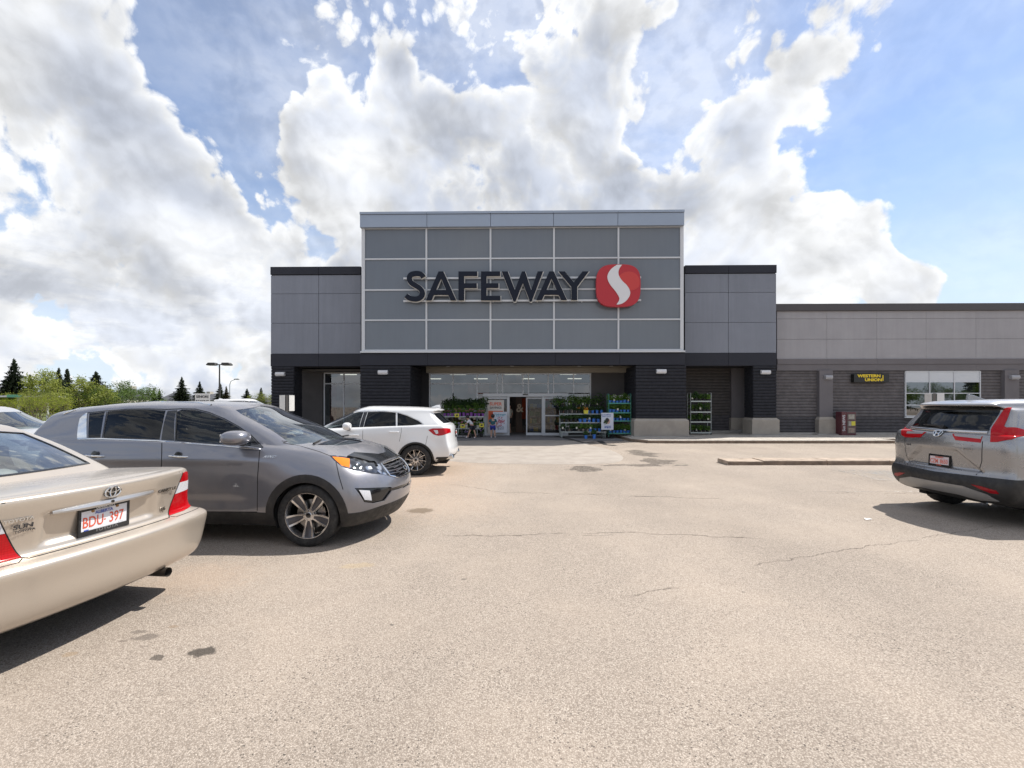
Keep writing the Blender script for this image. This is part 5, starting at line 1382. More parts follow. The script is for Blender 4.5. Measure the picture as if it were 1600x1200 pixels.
# tar-filled joint lines in the shade by the planters
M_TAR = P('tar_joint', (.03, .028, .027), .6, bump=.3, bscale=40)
def ground_strip(name, pts, w, mat, z=.008):
    P_ = [Vector(GP(*p)) for p in pts]; mb = MB(); vs = []
    for i, p in enumerate(P_):
        t = (P_[min(i + 1, len(P_) - 1)] - P_[max(i - 1, 0)]).normalized(); u = Vector((-t.y, t.x)) * w / 2 * (1 + .3 * math.sin(i * 2.3))
        vs += [(p.x + u.x, p.y + u.y, z), (p.x - u.x, p.y - u.y, z)]
    mb.add(vs, [(2*i, 2*i+1, 2*i+3, 2*i+2) for i in range(len(P_) - 1)])
    return tag(mb.build(name, mat), kind='structure')
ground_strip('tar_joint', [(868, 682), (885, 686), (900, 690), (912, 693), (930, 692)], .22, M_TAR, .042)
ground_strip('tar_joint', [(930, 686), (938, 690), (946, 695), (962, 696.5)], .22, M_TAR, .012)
# white stall lines and the faded wheelchair bay at the right
M_LINE = P('faded_road_paint', (.46, .415, .36), .8, var=.3, vscale=3, dirt=(.36, .31, .26), dirtamt=.9)
M_LINEB = P('faded_blue_paint', (.35, .37, .37), .8, var=.2, vscale=5, dirt=(.38, .33, .28), dirtamt=1.0)
def wear(m, lo=.42, hi=.60):
    g = NG(m.node_tree); co = g.new('ShaderNodeTexCoord').outputs['Object']; b = m.node_tree.nodes['Principled BSDF']
    a = g.m('MULTIPLY', g.ramp(g.noise(co, 14.0, 6, .7), lo, hi), g.ramp(g.noise(co, 1.3, 4, .6), .35, .6, .25, .9))
    g.put(b.inputs['Alpha'], a)
wear(M_LINE); wear(M_LINEB, .40, .7)
ground_strip('stall_line', [(1272, 768), (1400, 768), (1600, 770), (1900, 772)], .07, M_LINE, .004)
mb = MB(); q = [GP(*p) for p in ((1300, 734), (1420, 736), (1425, 751), (1378, 751))]; mb.add([(p[0], p[1], .004) for p in q], [(0, 1, 2, 3)]); tag(mb.build('faded_bay_marking', M_LINEB), kind='structure')
ground_strip('bay_line', [(1298, 733.5), (1320, 737), (1345, 743.5), (1380, 751.5)], .10, M_LINE, .008)
ground_strip('bay_line', [(1380, 751), (1440, 751)], .10, M_LINE, .008)
ground_strip('bay_line', [(1300, 734), (1420, 734.5)], .06, M_LINE, .008)

M_KFACE = P('shaded_kerb_face', (.20, .145, .105), .9, var=.25, vscale=5, bump=.6, bscale=60, dirt=(.08, .06, .045), dirtamt=.6)  # darker brown puts the shade of the kerb fronts into the colour
def kerb(name, p0, p1, y_front, y_back, h, mat, seg=1.9, broken=False, label=None):
    """a low concrete island built of cast segments, sunlit tone on top, shade painted on the face"""
    root = thing(name, label, 'kerb', (0, 0, 0))
    x = p0; k = 0
    while x < p1 - .05:
        w = min(seg * random.uniform(.85, 1.15), p1 - x)
        if k == 0 and broken: w = .95
        mb = MB(); n = 6; g_ = .012
        yf = lambda t: y_front + .012 * math.sin(t * 3.1)
        hh = h * (random.uniform(.96, 1.0) if not (k == 0 and broken) else .86)
        prof = [(yf(x), 0), (yf(x) + .015, hh * .7), (yf(x) + .03, hh * .93), (yf(x) + .055, hh), (y_back - .03, hh + .004), (y_back, hh * .8), (y_back, 0)]
        xs = np.linspace(x + g_, x + w - g_, n); vs = []; fs = []
        for i, xx in enumerate(xs):
            for (yy, zz) in prof:
                j = (mnoise.noise(Vector((xx * 6, yy * 9, zz * 12))) * (.022 if (k == 0 and broken) else .006)) if zz > 0 else 0
                vs.append((xx, yy + j, zz + j * .6))
        m_ = len(prof)
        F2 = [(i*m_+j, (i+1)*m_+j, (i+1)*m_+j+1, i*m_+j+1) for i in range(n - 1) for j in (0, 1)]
        for i in range(n - 1):
            for j in range(2, m_ - 1): fs.append((i*m_+j, (i+1)*m_+j, (i+1)*m_+j+1, i*m_+j+1))
        fs += [tuple(range(m_)), tuple(range((n-1)*m_, n*m_))]
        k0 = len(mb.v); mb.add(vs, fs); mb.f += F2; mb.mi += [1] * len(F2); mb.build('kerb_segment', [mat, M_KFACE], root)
        x += w; k += 1
    return root
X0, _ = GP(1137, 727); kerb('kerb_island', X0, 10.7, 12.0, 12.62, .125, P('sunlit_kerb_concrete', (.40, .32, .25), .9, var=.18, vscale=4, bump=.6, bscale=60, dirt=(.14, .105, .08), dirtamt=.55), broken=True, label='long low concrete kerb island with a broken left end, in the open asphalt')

# ------------------------------------------------------------------ shop building frame
BT = R(-1.0); BC, BS = math.cos(BT), math.sin(BT); B0 = 21.9
def BW(s, d, z=0.0): return (s * BC - d * BS, B0 + s * BS + d * BC, z)
def BP(px, py, d):
    """(s, z) on the building plane at depth d behind the wing front"""
    u = (px - 800) / FPX
    # X = s*BC - d*BS ; Y = B0 + s*BS + d*BC ; X = u*Y
    s = (u * (B0 + d * BC) + d * BS) / (BC - u * BS)
    Y = B0 + s * BS + d * BC
    return s, CAMH - (py - YH) / FPX * Y
def S_(px, d): return BP(px, YH, d)[0]
def Z_(py, d, px=800): return BP(px, py, d)[1]

M_PANEL = objvar(P('grey_composite_panel', (.185, .200, .240), .40, var=.05, vscale=.8, spec=.5), .06, .08)
M_SPAN = objvar(P('spandrel_glass_grey', (.145, .165, .192), .13, spec=.5, var=.03, vscale=.5), .03, .03, .25)
M_CAPM = P('light_blue_grey_metal', (.29, .34, .42), .38, metal=.25, var=.04, vscale=.7)
M_MULL = P('white_mullion', (.55, .57, .60), .45)
M_DARKP = P('charcoal_fascia', (.026, .028, .038), .6, spec=.25, var=.08, vscale=.7)
M_BLOCK = P('dark_split_face_block', (.026, .027, .034), .85, spec=.25, var=.25, vscale=6, bump=.8, bscale=30)
M_BLOCKG = P('grey_brown_split_block', (.118, .108, .112), .85, var=.18, vscale=5, bump=.8, bscale=28, dirt=(.06, .056, .058), dirtamt=.4)
M_BLOCKD = P('dark_base_block', (.068, .064, .070), .85, var=.2, vscale=5, bump=.8, bscale=28)
M_STONE = P('beige_stone_base', (.34, .305, .265), .85, var=.10, vscale=2, bump=.5, bscale=45, dirt=(.2, .18, .16), dirtamt=.35)
M_STUCCO = objvar(P('grey_stucco', (.335, .328, .345), .9, var=.05, vscale=.9, bump=.3, bscale=120), .02, .05)
M_BAND = P('dark_stucco_band', (.150, .140, .148), .85, var=.06, vscale=1.0, bump=.2, bscale=120)
M_RECESS = P('recess_wall_grey', (.085, .080, .080), .85, var=.10, vscale=1.2)
M_SOFFIT = P('beige_soffit', (.26, .235, .19), .7, var=.06, vscale=1.0)
M_JOINT = P('dark_joint', (.02, .02, .024), .8)
M_SHOPGL = glassmat('shop_glazing', (.55, .58, .58), 1.5, 1.55, base=.07)
M_LAMPW = P('wall_lamp_white', (.60, .60, .62), .4)

shop = thing('supermarket_building', 'grey supermarket front with a tall glass-panelled entrance box, dark block columns and lower grey wings', 'building', (0, B0, 0), BT)
def lb(mb, s0, s1, d0, d1, z0, z1, mi=0): return mb.box(s0, s1, d0, d1, z0, z1, mi)
def part(name, mat, args, parent=shop, bevel=0.0, label=None):
    mb = MB()
    for a in args: mb.box(*a)
    o = mb.build(name, mat, parent, bevel=bevel)
    if label: o['label'] = label
    return o
DB = -1.15   # depth of the tall box and the inner columns
# tall box
bxs = [S_(p, DB) for p in (568, 666.5, 766.5, 865.5, 966, 1065)]
bzs = [Z_(p, DB) for p in (355.5, 404, 452.5, 499.8, 547.5)]
part('box_core', M_DARKP, [(S_(566, DB), S_(1067, DB), DB + .06, 3.4, Z_(549, DB), Z_(331, DB) - .02)])
for i in range(5):
    for j in range(4):
        part('glass_panel', M_SPAN, [(bxs[i] + .012, bxs[i + 1] - .012, DB, DB + .05, bzs[j + 1] + .012, bzs[j] - .012)])
for i, p in enumerate(bxs):
    w = .075 if i in (0, 5) else .038
    part('mullion', M_MULL, [(p - w, p + w, DB - .05, DB + .02, bzs[4] - .05, bzs[0] + .05)])
for j, z in enumerate(bzs):
    w = .045 if j in (0, 4) else .032
    for i in range(5):
        a = .075 if i == 0 else .038; b = .075 if i == 4 else .038
        part('transom', M_MULL, [(bxs[i] + a, bxs[i + 1] - b, DB - .044, DB + .02, z - w, z + w)])
capx = [S_(562, DB - .2)] + [S_(p, DB - .2) for p in (667, 766.5, 865, 965.5)] + [S_(1069.5, DB - .2)]
zc0, zc1 = Z_(353.5, DB - .2), Z_(329.8, DB - .2)
for i in range(5):
    part('cap_panel', M_CAPM, [(capx[i] + .008, capx[i + 1] - .008, DB - .20, DB + .4, zc0, zc1 - .12)], bevel=.006)
    part('cap_flashing', M_CAPM, [(capx[i] + .004, capx[i + 1] - .004, DB - .24, DB + .45, zc1 - .11, zc1)], bevel=.006)
part('cap_return', M_CAPM, [(capx[0] + .01, capx[0] + .3, DB + .41, 3.0, zc0, zc1 - .02), (capx[5] - .3, capx[5] - .01, DB + .41, 3.0, zc0, zc1 - .02)])
part('sill_flashing', M_MULL, [(S_(563, DB - .1), S_(1070.5, DB - .1), DB - .13, DB - .052, Z_(550.5, DB) - .02, Z_(548.5, DB))])
# charcoal fascia under the box and wings
zf1, zf0 = Z_(550.5, DB), Z_(570.5, DB)
fx = [S_(563, DB), S_(668, DB), S_(768, DB), S_(868, DB), S_(968, DB), S_(1070, DB)]
for i in range(5): part('fascia_panel', M_DARKP, [(fx[i] + .006, fx[i + 1] - .006, DB - .04, DB + .05, zf0, zf1 - .045)])
part('fascia_core', M_DARKP, [(fx[0] + .02, fx[5] - .02, DB + .052, DB + .5, zf0 + .01, zf1 - .02)])
def wing(x0, x1, xm, yt, dark_top):
    s0, s1, sm = S_(x0, 0), S_(x1, 0), S_(xm, 0)
    zt = Z_(yt, 0, (x0 + x1) / 2)
    k = zt / 8.21
    zr = [zt - .40, zt - .40 - .90, zt - 2.73, 4.05 * 1.0]
    part('wing_core', M_JOINT, [(s0 + .03, s1 - .03, .05, 3.2, 3.46, zt - .02)])
    for (a, b) in ((s0, sm), (sm, s1)):
        part('coping', M_DARKP, [(a + .006, b - .006, -.05, .5, zt - .38, zt)], bevel=.008)
        for j in range(3): part('wall_panel', M_PANEL, [(a + .010, b - .010, 0, .055, zr[j + 1] + .008, zr[j] - .008)])
        part('fascia_panel', M_DARKP, [(a + .006, b - .006, -.02, .06, 3.44, 4.04)])
    part('side_wall', M_PANEL, [((s0 - .0) if x0 < 500 else s1 - .05, (s0 + .05) if x0 < 500 else s1, .06, 6.0, 3.45, zt - .4)])
    return s0, s1, zt
L0, L1, LT_ = wing(423, 564, 498, 417, 0)
R0, R1, RT_ = wing(1070, 1213, 1138, 414.5, 0)
part('roof_slab', M_DARKP, [(L0 + .1, R1 - .1, 3.3, 22, 6.2, 6.4), (L0 + .05, L0 + .35, 6.0, 22, .0, 6.4)])

def block_column(s0, s1, d0, d1, z1, base=True, z0=.95, bw=.10, zb=.0):
    """column of split-face courses on a beige base and a concrete plinth"""
    H = .145; n = int((z1 - z0) / H); H = (z1 - z0) / n; rnd = random.Random(int(s0 * 100))
    core = MB(); core.box(s0 + .03, s1 - .03, d0 + .03, d1 - .03, z0 - .1, z1); c = core.build('column_core', M_JOINT, shop)
    mb = MB()
    for i in range(n):
        z = z0 + i * H; L = s1 - s0; x = s0 - (rnd.random() * .2 if i % 2 else 0)
        # one course: a rough bulging face, its depth wandering block by block
        k = max(3, int(L / .10)); row = []
        for q in range(k + 1):
            X = s0 + L * q / k; o = .010 + .009 * mnoise.noise(Vector((X * 2.6, i * 7.3, s0))) + .005 * mnoise.noise(Vector((X * 9, i * 3.1, 0)))
            h1 = .012 * mnoise.noise(Vector((X * 1.4, i * 5.1, 4)))
            row.append([(X, d0 + .028, z + .002), (X, d0 - o * .5, z + .018), (X, d0 - o - .006, z + H * .45 + h1), (X, d0 - o * .6, z + H - .020), (X, d0 + .028, z + H - .003)])
        vs = [p for r_ in row for p in r_]
        mb.add(vs, [(q * 5 + j, (q + 1) * 5 + j, (q + 1) * 5 + j + 1, q * 5 + j + 1) for q in range(k) for j in range(4)])
        for (xx, sg) in ((s0, -1), (s1, 1)):
            o = rnd.uniform(0, .02); q = sorted((xx + sg * o, xx - sg * .03)); mb.box(q[0], q[1], d0 + .055, d1 - .01, z + .006, z + H - .006)
    tag(mb.build('block_course', M_BLOCK, c), kind='stuff')
    if base:
        b = MB(); e = bw
        for (x0, x1, y0, y1, za, zb_, ch) in ((s0 - e, s1 + e, d0 - e, d1, .17, z0 - .0, .10),):
            # battered top: chamfered prism
            v = []
            for (i, z) in ((0, za), (0, zb_ - ch), (e * .9, zb_)): v += [(x0 + i, y0 + i, z), (x1 - i, y0 + i, z), (x1 - i, y1, z), (x0 + i, y1, z)]
            f = []
            for a in (0, 4):
                for k in range(4): f.append((a + k, a + (k + 1) % 4, a + 4 + (k + 1) % 4, a + 4 + k))
            f += [(8, 9, 10, 11), (3, 2, 1, 0)]
            b.add(v, f)
        b.build('stone_base', M_STONE, shop, bevel=.006)
        part('plinth', M_CONCG, [(s0 - e - .18, s1 + e + .18, d0 - e - .18, d1, -.02, .168)], bevel=.012)
def wall_lamp(s, z, d, mat=M_LAMPW, w=.44, parent=shop):
    h = MB(); h.prism([(d + .01, z + .10), (d - .13, z + .08), (d - .16, z - .02), (d - .13, z - .09), (d + .01, z - .10)], s - w / 2, s + w / 2, 'YZ')
    # prism in YZ puts (y, z) pairs along x
    o = h.build('wall_lamp', mat, parent, bevel=.012)
    l = MB(); l.box(s - w / 2 + .03, s + w / 2 - .03, d - .12, d - .02, z - .108, z - .098); l.build('lamp_lens', M_CLEAR, o)
zc = Z_(571, DB)
block_column(S_(563, DB), S_(641, DB), DB, DB + 2.4, zc); block_column(S_(993.5, DB), S_(1072, DB), DB, DB + 2.4, zc)
block_column(S_(424, 0), S_(459, 0), 0, .85, 3.44); block_column(S_(1177, 0), S_(1213, 0), 0, .85, 3.44)
wall_lamp(S_(599, DB), Z_(581.5, DB), DB); wall_lamp(S_(1032.5, DB), Z_(580.5, DB), DB)
wall_lamp(S_(439, 0), Z_(584, 0), 0); wall_lamp(S_(1195, 0), Z_(582, 0), 0)
# soffits and recess walls
part('soffit', M_DARKP, [(fx[0] + .1, fx[5] - .1, DB + .5, 3.2, zf0 + .10, zf0 + .16)])
part('soffit', M_DARKP, [(L0 + .1, L1, .1, 3.0, 3.50, 3.56), (R0, R1 - .1, .1, 3.0, 3.50, 3.56)])
DG = 1.10   # depth of the entrance glazing
# beige bulkhead over the doors
part('bulkhead', M_SOFFIT, [(S_(668, DG), S_(993, DG), DG - .35, DG + .3, Z_(583.0, DG) + .0, Z_(570, DG) + .3)])
part('bulkhead_trim', M_SOFFIT, [(S_(670, DG), S_(972, DG), DG - .42, DG - .352, Z_(578, DG), Z_(576, DG))])
part('recess_wall', M_RECESS, [(S_(923.5, DG), S_(994, DG), DG, DG + .2, 0, Z_(583, DG))])
part('recess_wall', M_JOINT, [(S_(640, DG) - .3, S_(671, DG), DG, DG + .2, 0, Z_(570, DG))])
# glazed front
vz0, vz1 = Z_(599.5, DG), Z_(583.8, DG); dz = Z_(620, DG); dtop = Z_(614.5, DG)
gx0, gx1 = S_(671.5, DG), S_(922.5, DG)
front = part('glazing_frame', M_MULL, [(gx0 - .04, gx1 + .04, DG - .03, DG + .03, vz1 - .04, vz1 + .04), (gx0, S_(745.6, DG), DG - .025, DG + .025, vz0 - .03, vz0 + .03), (S_(745.6, DG), gx1, DG - .025, DG + .025, vz0 - .025, vz0 + .025)])
full = [671.5, 745.6, 922.5]; up = [708, 777, 785, 817, 825.7, 856.5, 864.8, 896]
mb = MB()
for p in full: mb.box(S_(p, DG) - .03, S_(p, DG) + .03, DG - .035, DG + .035, 0, vz1)
for p in up: mb.box(S_(p, DG) - .028, S_(p, DG) + .028, DG - .032, DG + .032, dtop, vz1)
mb.build('glazing_bars', M_MULL, shop)
cols = [671.5, 708, 745.6, 777, 785, 817, 825.7, 856.5, 864.8, 896, 922.5]
for i in range(len(cols) - 1):
    a, b = S_(cols[i], DG) + .03, S_(cols[i + 1], DG) - .03
    part('window_pane', M_SHOPGL, [(a, b, DG - .006, DG + .006, vz0 + .03, vz1 - .04)])
    part('window_pane', M_SHOPGL, [(a, b, DG - .006, DG + .006, (dtop + .02 if cols[i] >= 745 else .12), vz0 - .03)])
part('window_pane', M_SHOPGL, [(S_(745.6, DG) + .03, S_(756, DG), DG - .006, DG + .006, .12, dtop - .03)])
part('door_header', M_MULL, [(S_(755, DG), S_(888, DG), DG - .12, DG + .1, dz, dtop)], bevel=.01)
part('door_sensor', M_GBLK, [(S_(817, DG), S_(825, DG), DG - .17, DG - .122, dz + .08, dz + .14)], bevel=.01)
mb = MB()
for p in (757.5, 794.5, 848.5, 886): mb.box(S_(p, DG) - .055, S_(p, DG) + .055, DG - .06, DG + .06, 0, dz)
mb.build('door_jambs', M_MULL, shop)
M_DOORGL = glassmat('door_glazing', (.70, .73, .72), .9, 1.5, base=.02)
def sliding_door(p0, p1, d, rail=True):
    a, b = S_(p0, d), S_(p1, d)
    o = part('sliding_door', M_MULL, [(a, a + .06, d - .02, d + .02, .02, dz - .02), (b - .06, b, d - .02, d + .02, .02, dz - .02), (a + .06, b - .06, d - .02, d + .02, dz - .10, dz - .02), (a + .06, b - .06, d - .02, d + .02, .02, .16)] + ([(a + .06, b - .06, d - .02, d + .02, 1.0, 1.06)] if rail else []))
    part('door_pane', M_DOORGL, [(a + .05, b - .05, d - .005, d + .005, .14, dz - .09)], parent=o)
    return o
sliding_door(759, 794, DG - .03, False); sliding_door(850, 885, DG - .03); sliding_door(822, 848, DG + .09, False)
# small side-light pane right of the doors
part('window_pane', M_SHOPGL, [(S_(888, DG), S_(922, DG) - .03, DG - .006, DG + .006, .12, dtop - .03)])
# interior behind the glass: floor, ceiling, strip lights, shelves, till screens
M_FLOORI = P('polished_shop_floor', (.30, .28, .25), .25, var=.06, vscale=1)
M_IWALL = P('interior_wall', (.09, .075, .07), .8, var=.2, vscale=.8)
M_ORANGE = P('orange_banner', (.50, .06, .01), .6, var=.15, vscale=2)
M_STRIP = P('strip_light', (.9, .9, .85), .5, emit=(1, .93, .80), estr=1.6)
i0, i1 = L0 + .6, S_(994, DG)
part('interior_floor', M_FLOORI, [(i0, i1, DG + .22, 12, -.02, .006)])
part('interior_ceiling', P('interior_ceiling', (.12, .115, .11), .9), [(i0, i1, DG + .22, 12, 3.3, 3.4)])
part('interior_back_wall', M_IWALL, [(i0, i1, 12, 12.2, 0, 3.4)])
rl_ = random.Random(3)
mb = MB()
for i in range(6):
    for j in range(2):
        x = i0 + 1.9 + i * (i1 - i0 - 2) / 5 + j * .9; y = 3.4 + j * 4.5; mb.box(x - .45, x + .45, y, y + .10, 3.24, 3.29)
mb.build('strip_lights', M_STRIP, shop)
shelfcols = [P('goods_' + n, c, .6) for n, c in (('red', (.40, .03, .02)), ('yellow', (.5, .32, .04)), ('green', (.05, .16, .05)), ('cream', (.5, .42, .3)), ('brown', (.12, .06, .03)), ('blue', (.04, .08, .25)))]
M_SHELF = P('shop_shelf', (.25, .24, .23), .6)
def shop_shelf(x0, x1, d, zt, rnd):
    o = part('shop_shelf', M_SHELF, [(x0, x1, d + .4, d + .44, 0, zt)] + [(x0, x1, d, d + .4, z, z + .03) for z in np.arange(.1, zt, .42)])
    mb = MB()
    for z in np.arange(.13, zt - .1, .42):
        x = x0 + .03
        while x < x1 - .15:
            w = rnd.uniform(.08, .3); mb.box(x, x + w - .01, d + .03, d + .35, z, z + rnd.uniform(.18, .34), rnd.randrange(6)); x += w
    g = mb.build('goods', shelfcols, o)
    tag(g, kind='stuff')
for (x0, x1, d, zt) in ((-3.8, -1.9, 4.8, 1.9), (1.6, 4.2, 4.2, 2.0), (-1.5, -.4, 7.0, 2.0), (.9, 1.5, 2.9, 1.5), (-9.5, -7.0, 6.0, 1.8)): shop_shelf(x0, x1, d, zt, rl_)
part('orange_banner', M_ORANGE, [(S_(745, 2), S_(756, 2), 2.0, 2.05, 1.7, 2.2), (-2.8, -1.5, 5.8, 5.85, 2.2, 2.8), (.2, .9, 9, 9.05, .6, 2.0)])
part('vestibule_column', P('vestibule_wood', (.10, .05, .03), .5), [(.15, .5, 3.6, 3.9, 0, 3.3), (-.9, -.75, 2.8, 3.6, 0, 2.4)])
text('ampersand_sign', '&', .62, P('ampersand_cream', (.55, .42, .30), .5), shop, (S_(812, 2.6), 2.6, Z_(638, 2.6)), (1, 0, 0), depth=.01, offset=.012)
# left recess: pilaster, lobby windows and the red post behind them
DL = 2.2
part('recess_wall', M_RECESS, [(S_(470, DL) - .6, S_(504, DL), DL, DL + .2, 0, 3.52)])
zL1, zL0, zLm = Z_(583.5, DL, 530), .45, Z_(599.5, DL, 530)
part('lobby_sill', M_RECESS, [(S_(504, DL), S_(566, DL), DL, DL + .15, 0, .42)])
part('lobby_head', M_SOFFIT, [(S_(504, DL), S_(566, DL), DL - .05, DL + .2, zL1 + .04, 3.5)])
mb = MB()
for p in (507, 537.5, 567): mb.box(S_(p, DL) - .035, S_(p, DL) + .035, DL - .03, DL + .03, .42, zL1)
mb.box(S_(507, DL), S_(567, DL), DL - .034, DL + .034, zL1 - .03, zL1 + .04); mb.box(S_(507, DL), S_(567, DL), DL - .026, DL + .026, zLm - .03, zLm + .03); mb.build('lobby_window_frame', M_MULL, shop)
for (a, b) in ((507, 537.5), (537.5, 567)):
    for (z0, z1) in ((zLm + .03, zL1 - .03), (.44, zLm - .03)): part('window_pane', M_SHOPGL, [(S_(a, DL) + .03, S_(b, DL) - .03, DL - .006, DL + .006, z0, z1)])
part('red_door_frame', P('red_frame', (.30, .035, .015), .5), [(S_(517, 3.4), S_(524, 3.4), 3.4, 3.6, 0, 2.75)])
part('white_door_frame', M_MULL, [(S_(508, 3.4), S_(515, 3.4), 3.42, 3.5, 0, 2.75)])
part('lobby_partition', P('lobby_grey', (.30, .29, .27), .7), [(S_(524, 3.6), S_(536, 3.6), 3.62, 3.8, 0, 2.9)])
# right recess between the columns
DR = 1.9
H_WALK = .13
def block_wall(name, s0, s1, d, z0, z1, zdark, parent, mat=None):
    """stack-laid split-face courses on a flat wall, darker at the base"""
    mat = mat or M_BLOCKG
    o = part(name, M_JOINT, [(s0, s1, d + .035, d + .25, z0 - .02, z1)], parent=parent)
    H = .152; n = max(1, int(round((z1 - z0) / H))); H = (z1 - z0) / n; rnd = random.Random(int(s0 * 77)); A, Bm = MB(), MB()
    for i in range(n):
        z = z0 + i * H; L = s1 - s0; m_ = A if z >= zdark - .05 else Bm; k = max(3, int(L / .12)); vs = []
        for q in range(k + 1):
            X = s0 + L * q / k; oo = .008 + .008 * mnoise.noise(Vector((X * 2.6, i * 7.3, s0))) + .004 * mnoise.noise(Vector((X * 9, i * 3.1, 0)))
            vs += [(X, d + .020, z + .003), (X, d + .008 - oo * .5, z + .018), (X, d - oo, z + H * .45), (X, d + .006 - oo * .6, z + H - .020), (X, d + .020, z + H - .004)]
        m_.add(vs, [(q * 5 + j, (q + 1) * 5 + j, (q + 1) * 5 + j + 1, q * 5 + j + 1) for q in range(k) for j in range(4)])
    if A.v: tag(A.build('block_course', mat, o), kind='stuff')
    if Bm.v: tag(Bm.build('dark_block_course', M_BLOCKD, o), kind='stuff')
    return o
block_wall('recess_block_wall', S_(1070, DR) - .3, S_(1141, DR), DR, .25, 3.5, Z_(652, DR, 1110), shop, P('brown_grey_block', (.075, .068, .066), .85, var=.18, vscale=5, bump=.8, bscale=28))
part('pilaster', M_BAND, [(S_(1141, DR), S_(1166, DR) + .3, DR - .12, DR + .1, .9, 3.5)])
part('pilaster_base', M_STONE, [(S_(1139, DR), S_(1166, DR) + .3, DR - .25, DR + .1, .28, .9)], bevel=.02)
part('wall_plinth', M_CONCG, [(S_(1070, DR) - .3, S_(1166, DR) + .3, DR - .32, DR + .1, .0, .25)], bevel=.01)
mb = MB()
for (p, d) in ((700, .6), (800, .5), (905, .6), (955, .5), (515, 1.0), (545, 1.2), (1115, 1.0)):
    zz = (zf0 + .09) if 640 < p < 1000 else 3.49
    mb.lathe([(.001, 0), (.08, 0), (.09, .02)], 14, 'Z', (S_(p, d), d, zz - .02))
mb.build('soffit_downlights', M_CLEAR, shop)

# sidewalk: shade-side concrete slab flush at the doors, raised to the right
def BWp(s, d, z): return (s, d, z)
walk = tag(part('sidewalk', M_CONCG, [], parent=None) if False else MB().box(0, 1, 0, 1, 0, 1).build('sidewalk', M_CONC), kind='structure')
me = walk.data; 
xk0, yk = GP(1003, 693); xk1, _ = GP(1395, 692.5)
mb = MB()
def walk_poly(pts, z, mb):
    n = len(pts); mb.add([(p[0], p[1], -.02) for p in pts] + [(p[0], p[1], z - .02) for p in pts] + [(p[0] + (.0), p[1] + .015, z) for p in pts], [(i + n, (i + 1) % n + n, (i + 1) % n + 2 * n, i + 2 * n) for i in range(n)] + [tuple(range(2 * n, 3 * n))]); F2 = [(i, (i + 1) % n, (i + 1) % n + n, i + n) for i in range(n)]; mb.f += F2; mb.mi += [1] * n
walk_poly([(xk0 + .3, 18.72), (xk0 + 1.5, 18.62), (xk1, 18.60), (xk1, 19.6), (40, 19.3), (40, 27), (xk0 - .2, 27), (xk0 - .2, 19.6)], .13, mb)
new = mb.mesh('sidewalk'); old = walk.data; new.materials.append(M_CONC); new.materials.append(M_KFACE); walk.data = new; bpy.data.meshes.remove(old)  # side faces get the kerbs' painted-shade colour
mb = MB(); q = [BW(s, d) for s, d in ((L0 - 1.5, -2.0), (xk0 - .4, -2.0), (xk0 - .4, 3.4), (L0 - 1.5, 3.4))]; mb.add([(p[0], p[1], .03) for p in q] + [(p[0], p[1], -.01) for p in q], [(0, 1, 2, 3), (0, 4, 5, 1), (1, 5, 6, 2), (2, 6, 7, 3), (3, 7, 4, 0)])
tag(mb.build('entrance_apron', P('dark_apron_asphalt', (.155, .150, .155), .9, var=.12, vscale=2, bump=.4, bscale=120, dirt=(.09, .088, .09), dirtamt=.5)), kind='structure')
# joints in the sidewalk: narrow dark grooves as sheets
mb = MB()
for xx in np.arange(xk0 + 1.6, 30, 1.9): mb.box(xx, xx + .012, 18.64, 23.5, .1305, .1315)
tag(mb.build('sidewalk_joint', M_JOINT), kind='structure')

# ------------------------------------------------------------------ lower building to the right
DW = .60
shop2 = thing('retail_wing', 'long low grey retail building with block-faced bays and windows, right of the supermarket', 'building', (0, B0, 0), BT)
def part2(n, m, a, **k): return part(n, m, a, parent=k.pop('parent', shop2), **k)
s0, s1 = R1 + .0, 34.0
yz = lambda py, px=1400, d=DW: Z_(py, d, px)
zt = yz(475, 1300); zcb = yz(486, 1300); zm1 = yz(498, 1300); zm2 = yz(530, 1300); zb1 = yz(561, 1300); zb2 = yz(569.3, 1300); zb3 = yz(579, 1300)
part2('wall_core', M_JOINT, [(s0 + .02, s1, DW + .06, 5.5, zb3 - .02, zt - .05)])
part2('coping', P('dark_brown_coping', (.060, .054, .058), .5, var=.05), [(s0 + .01, s1, DW - .10, DW + .4, zcb, zt)], bevel=.01)
px_j = [1214, 1292, 1370, 1447, 1525, 1610, 1700, 1800]
for i in range(len(px_j) - 1):
    a, b = S_(px_j[i], DW), S_(px_j[i + 1], DW)
    a = max(a, s0)
    for (z0, z1) in ((zm1, zcb), (zm2, zm1), (zb1, zm2)): part2('stucco_panel', M_STUCCO, [(a + .005, b - .005, DW, DW + .055, z0 + .006, z1 - .006)])
    part2('band', M_BAND, [(a + .002, b - .002, DW - .05, DW + .05, zb2 + .006, zb1)])
    part2('band', M_BAND, [(a + .002, b - .002, DW - .02, DW + .05, zb3, zb2)])
zd = yz(652, 1350); zp = H_WALK + .10
for (p0, p1) in ((1213, 1280), (1301, 1415.5), (1534, 1569.5), (1592, 1680)):
    a, b = S_(p0, DW), S_(p1, DW); a = max(a, s0 + .01)
    block_wall('block_bay', a, b, DW + .06, zp, zb3, zd, shop2)
block_wall('block_bay', S_(1415.5, DW), S_(1533, DW), DW + .06, zp, yz(653, 1470), zd, shop2)
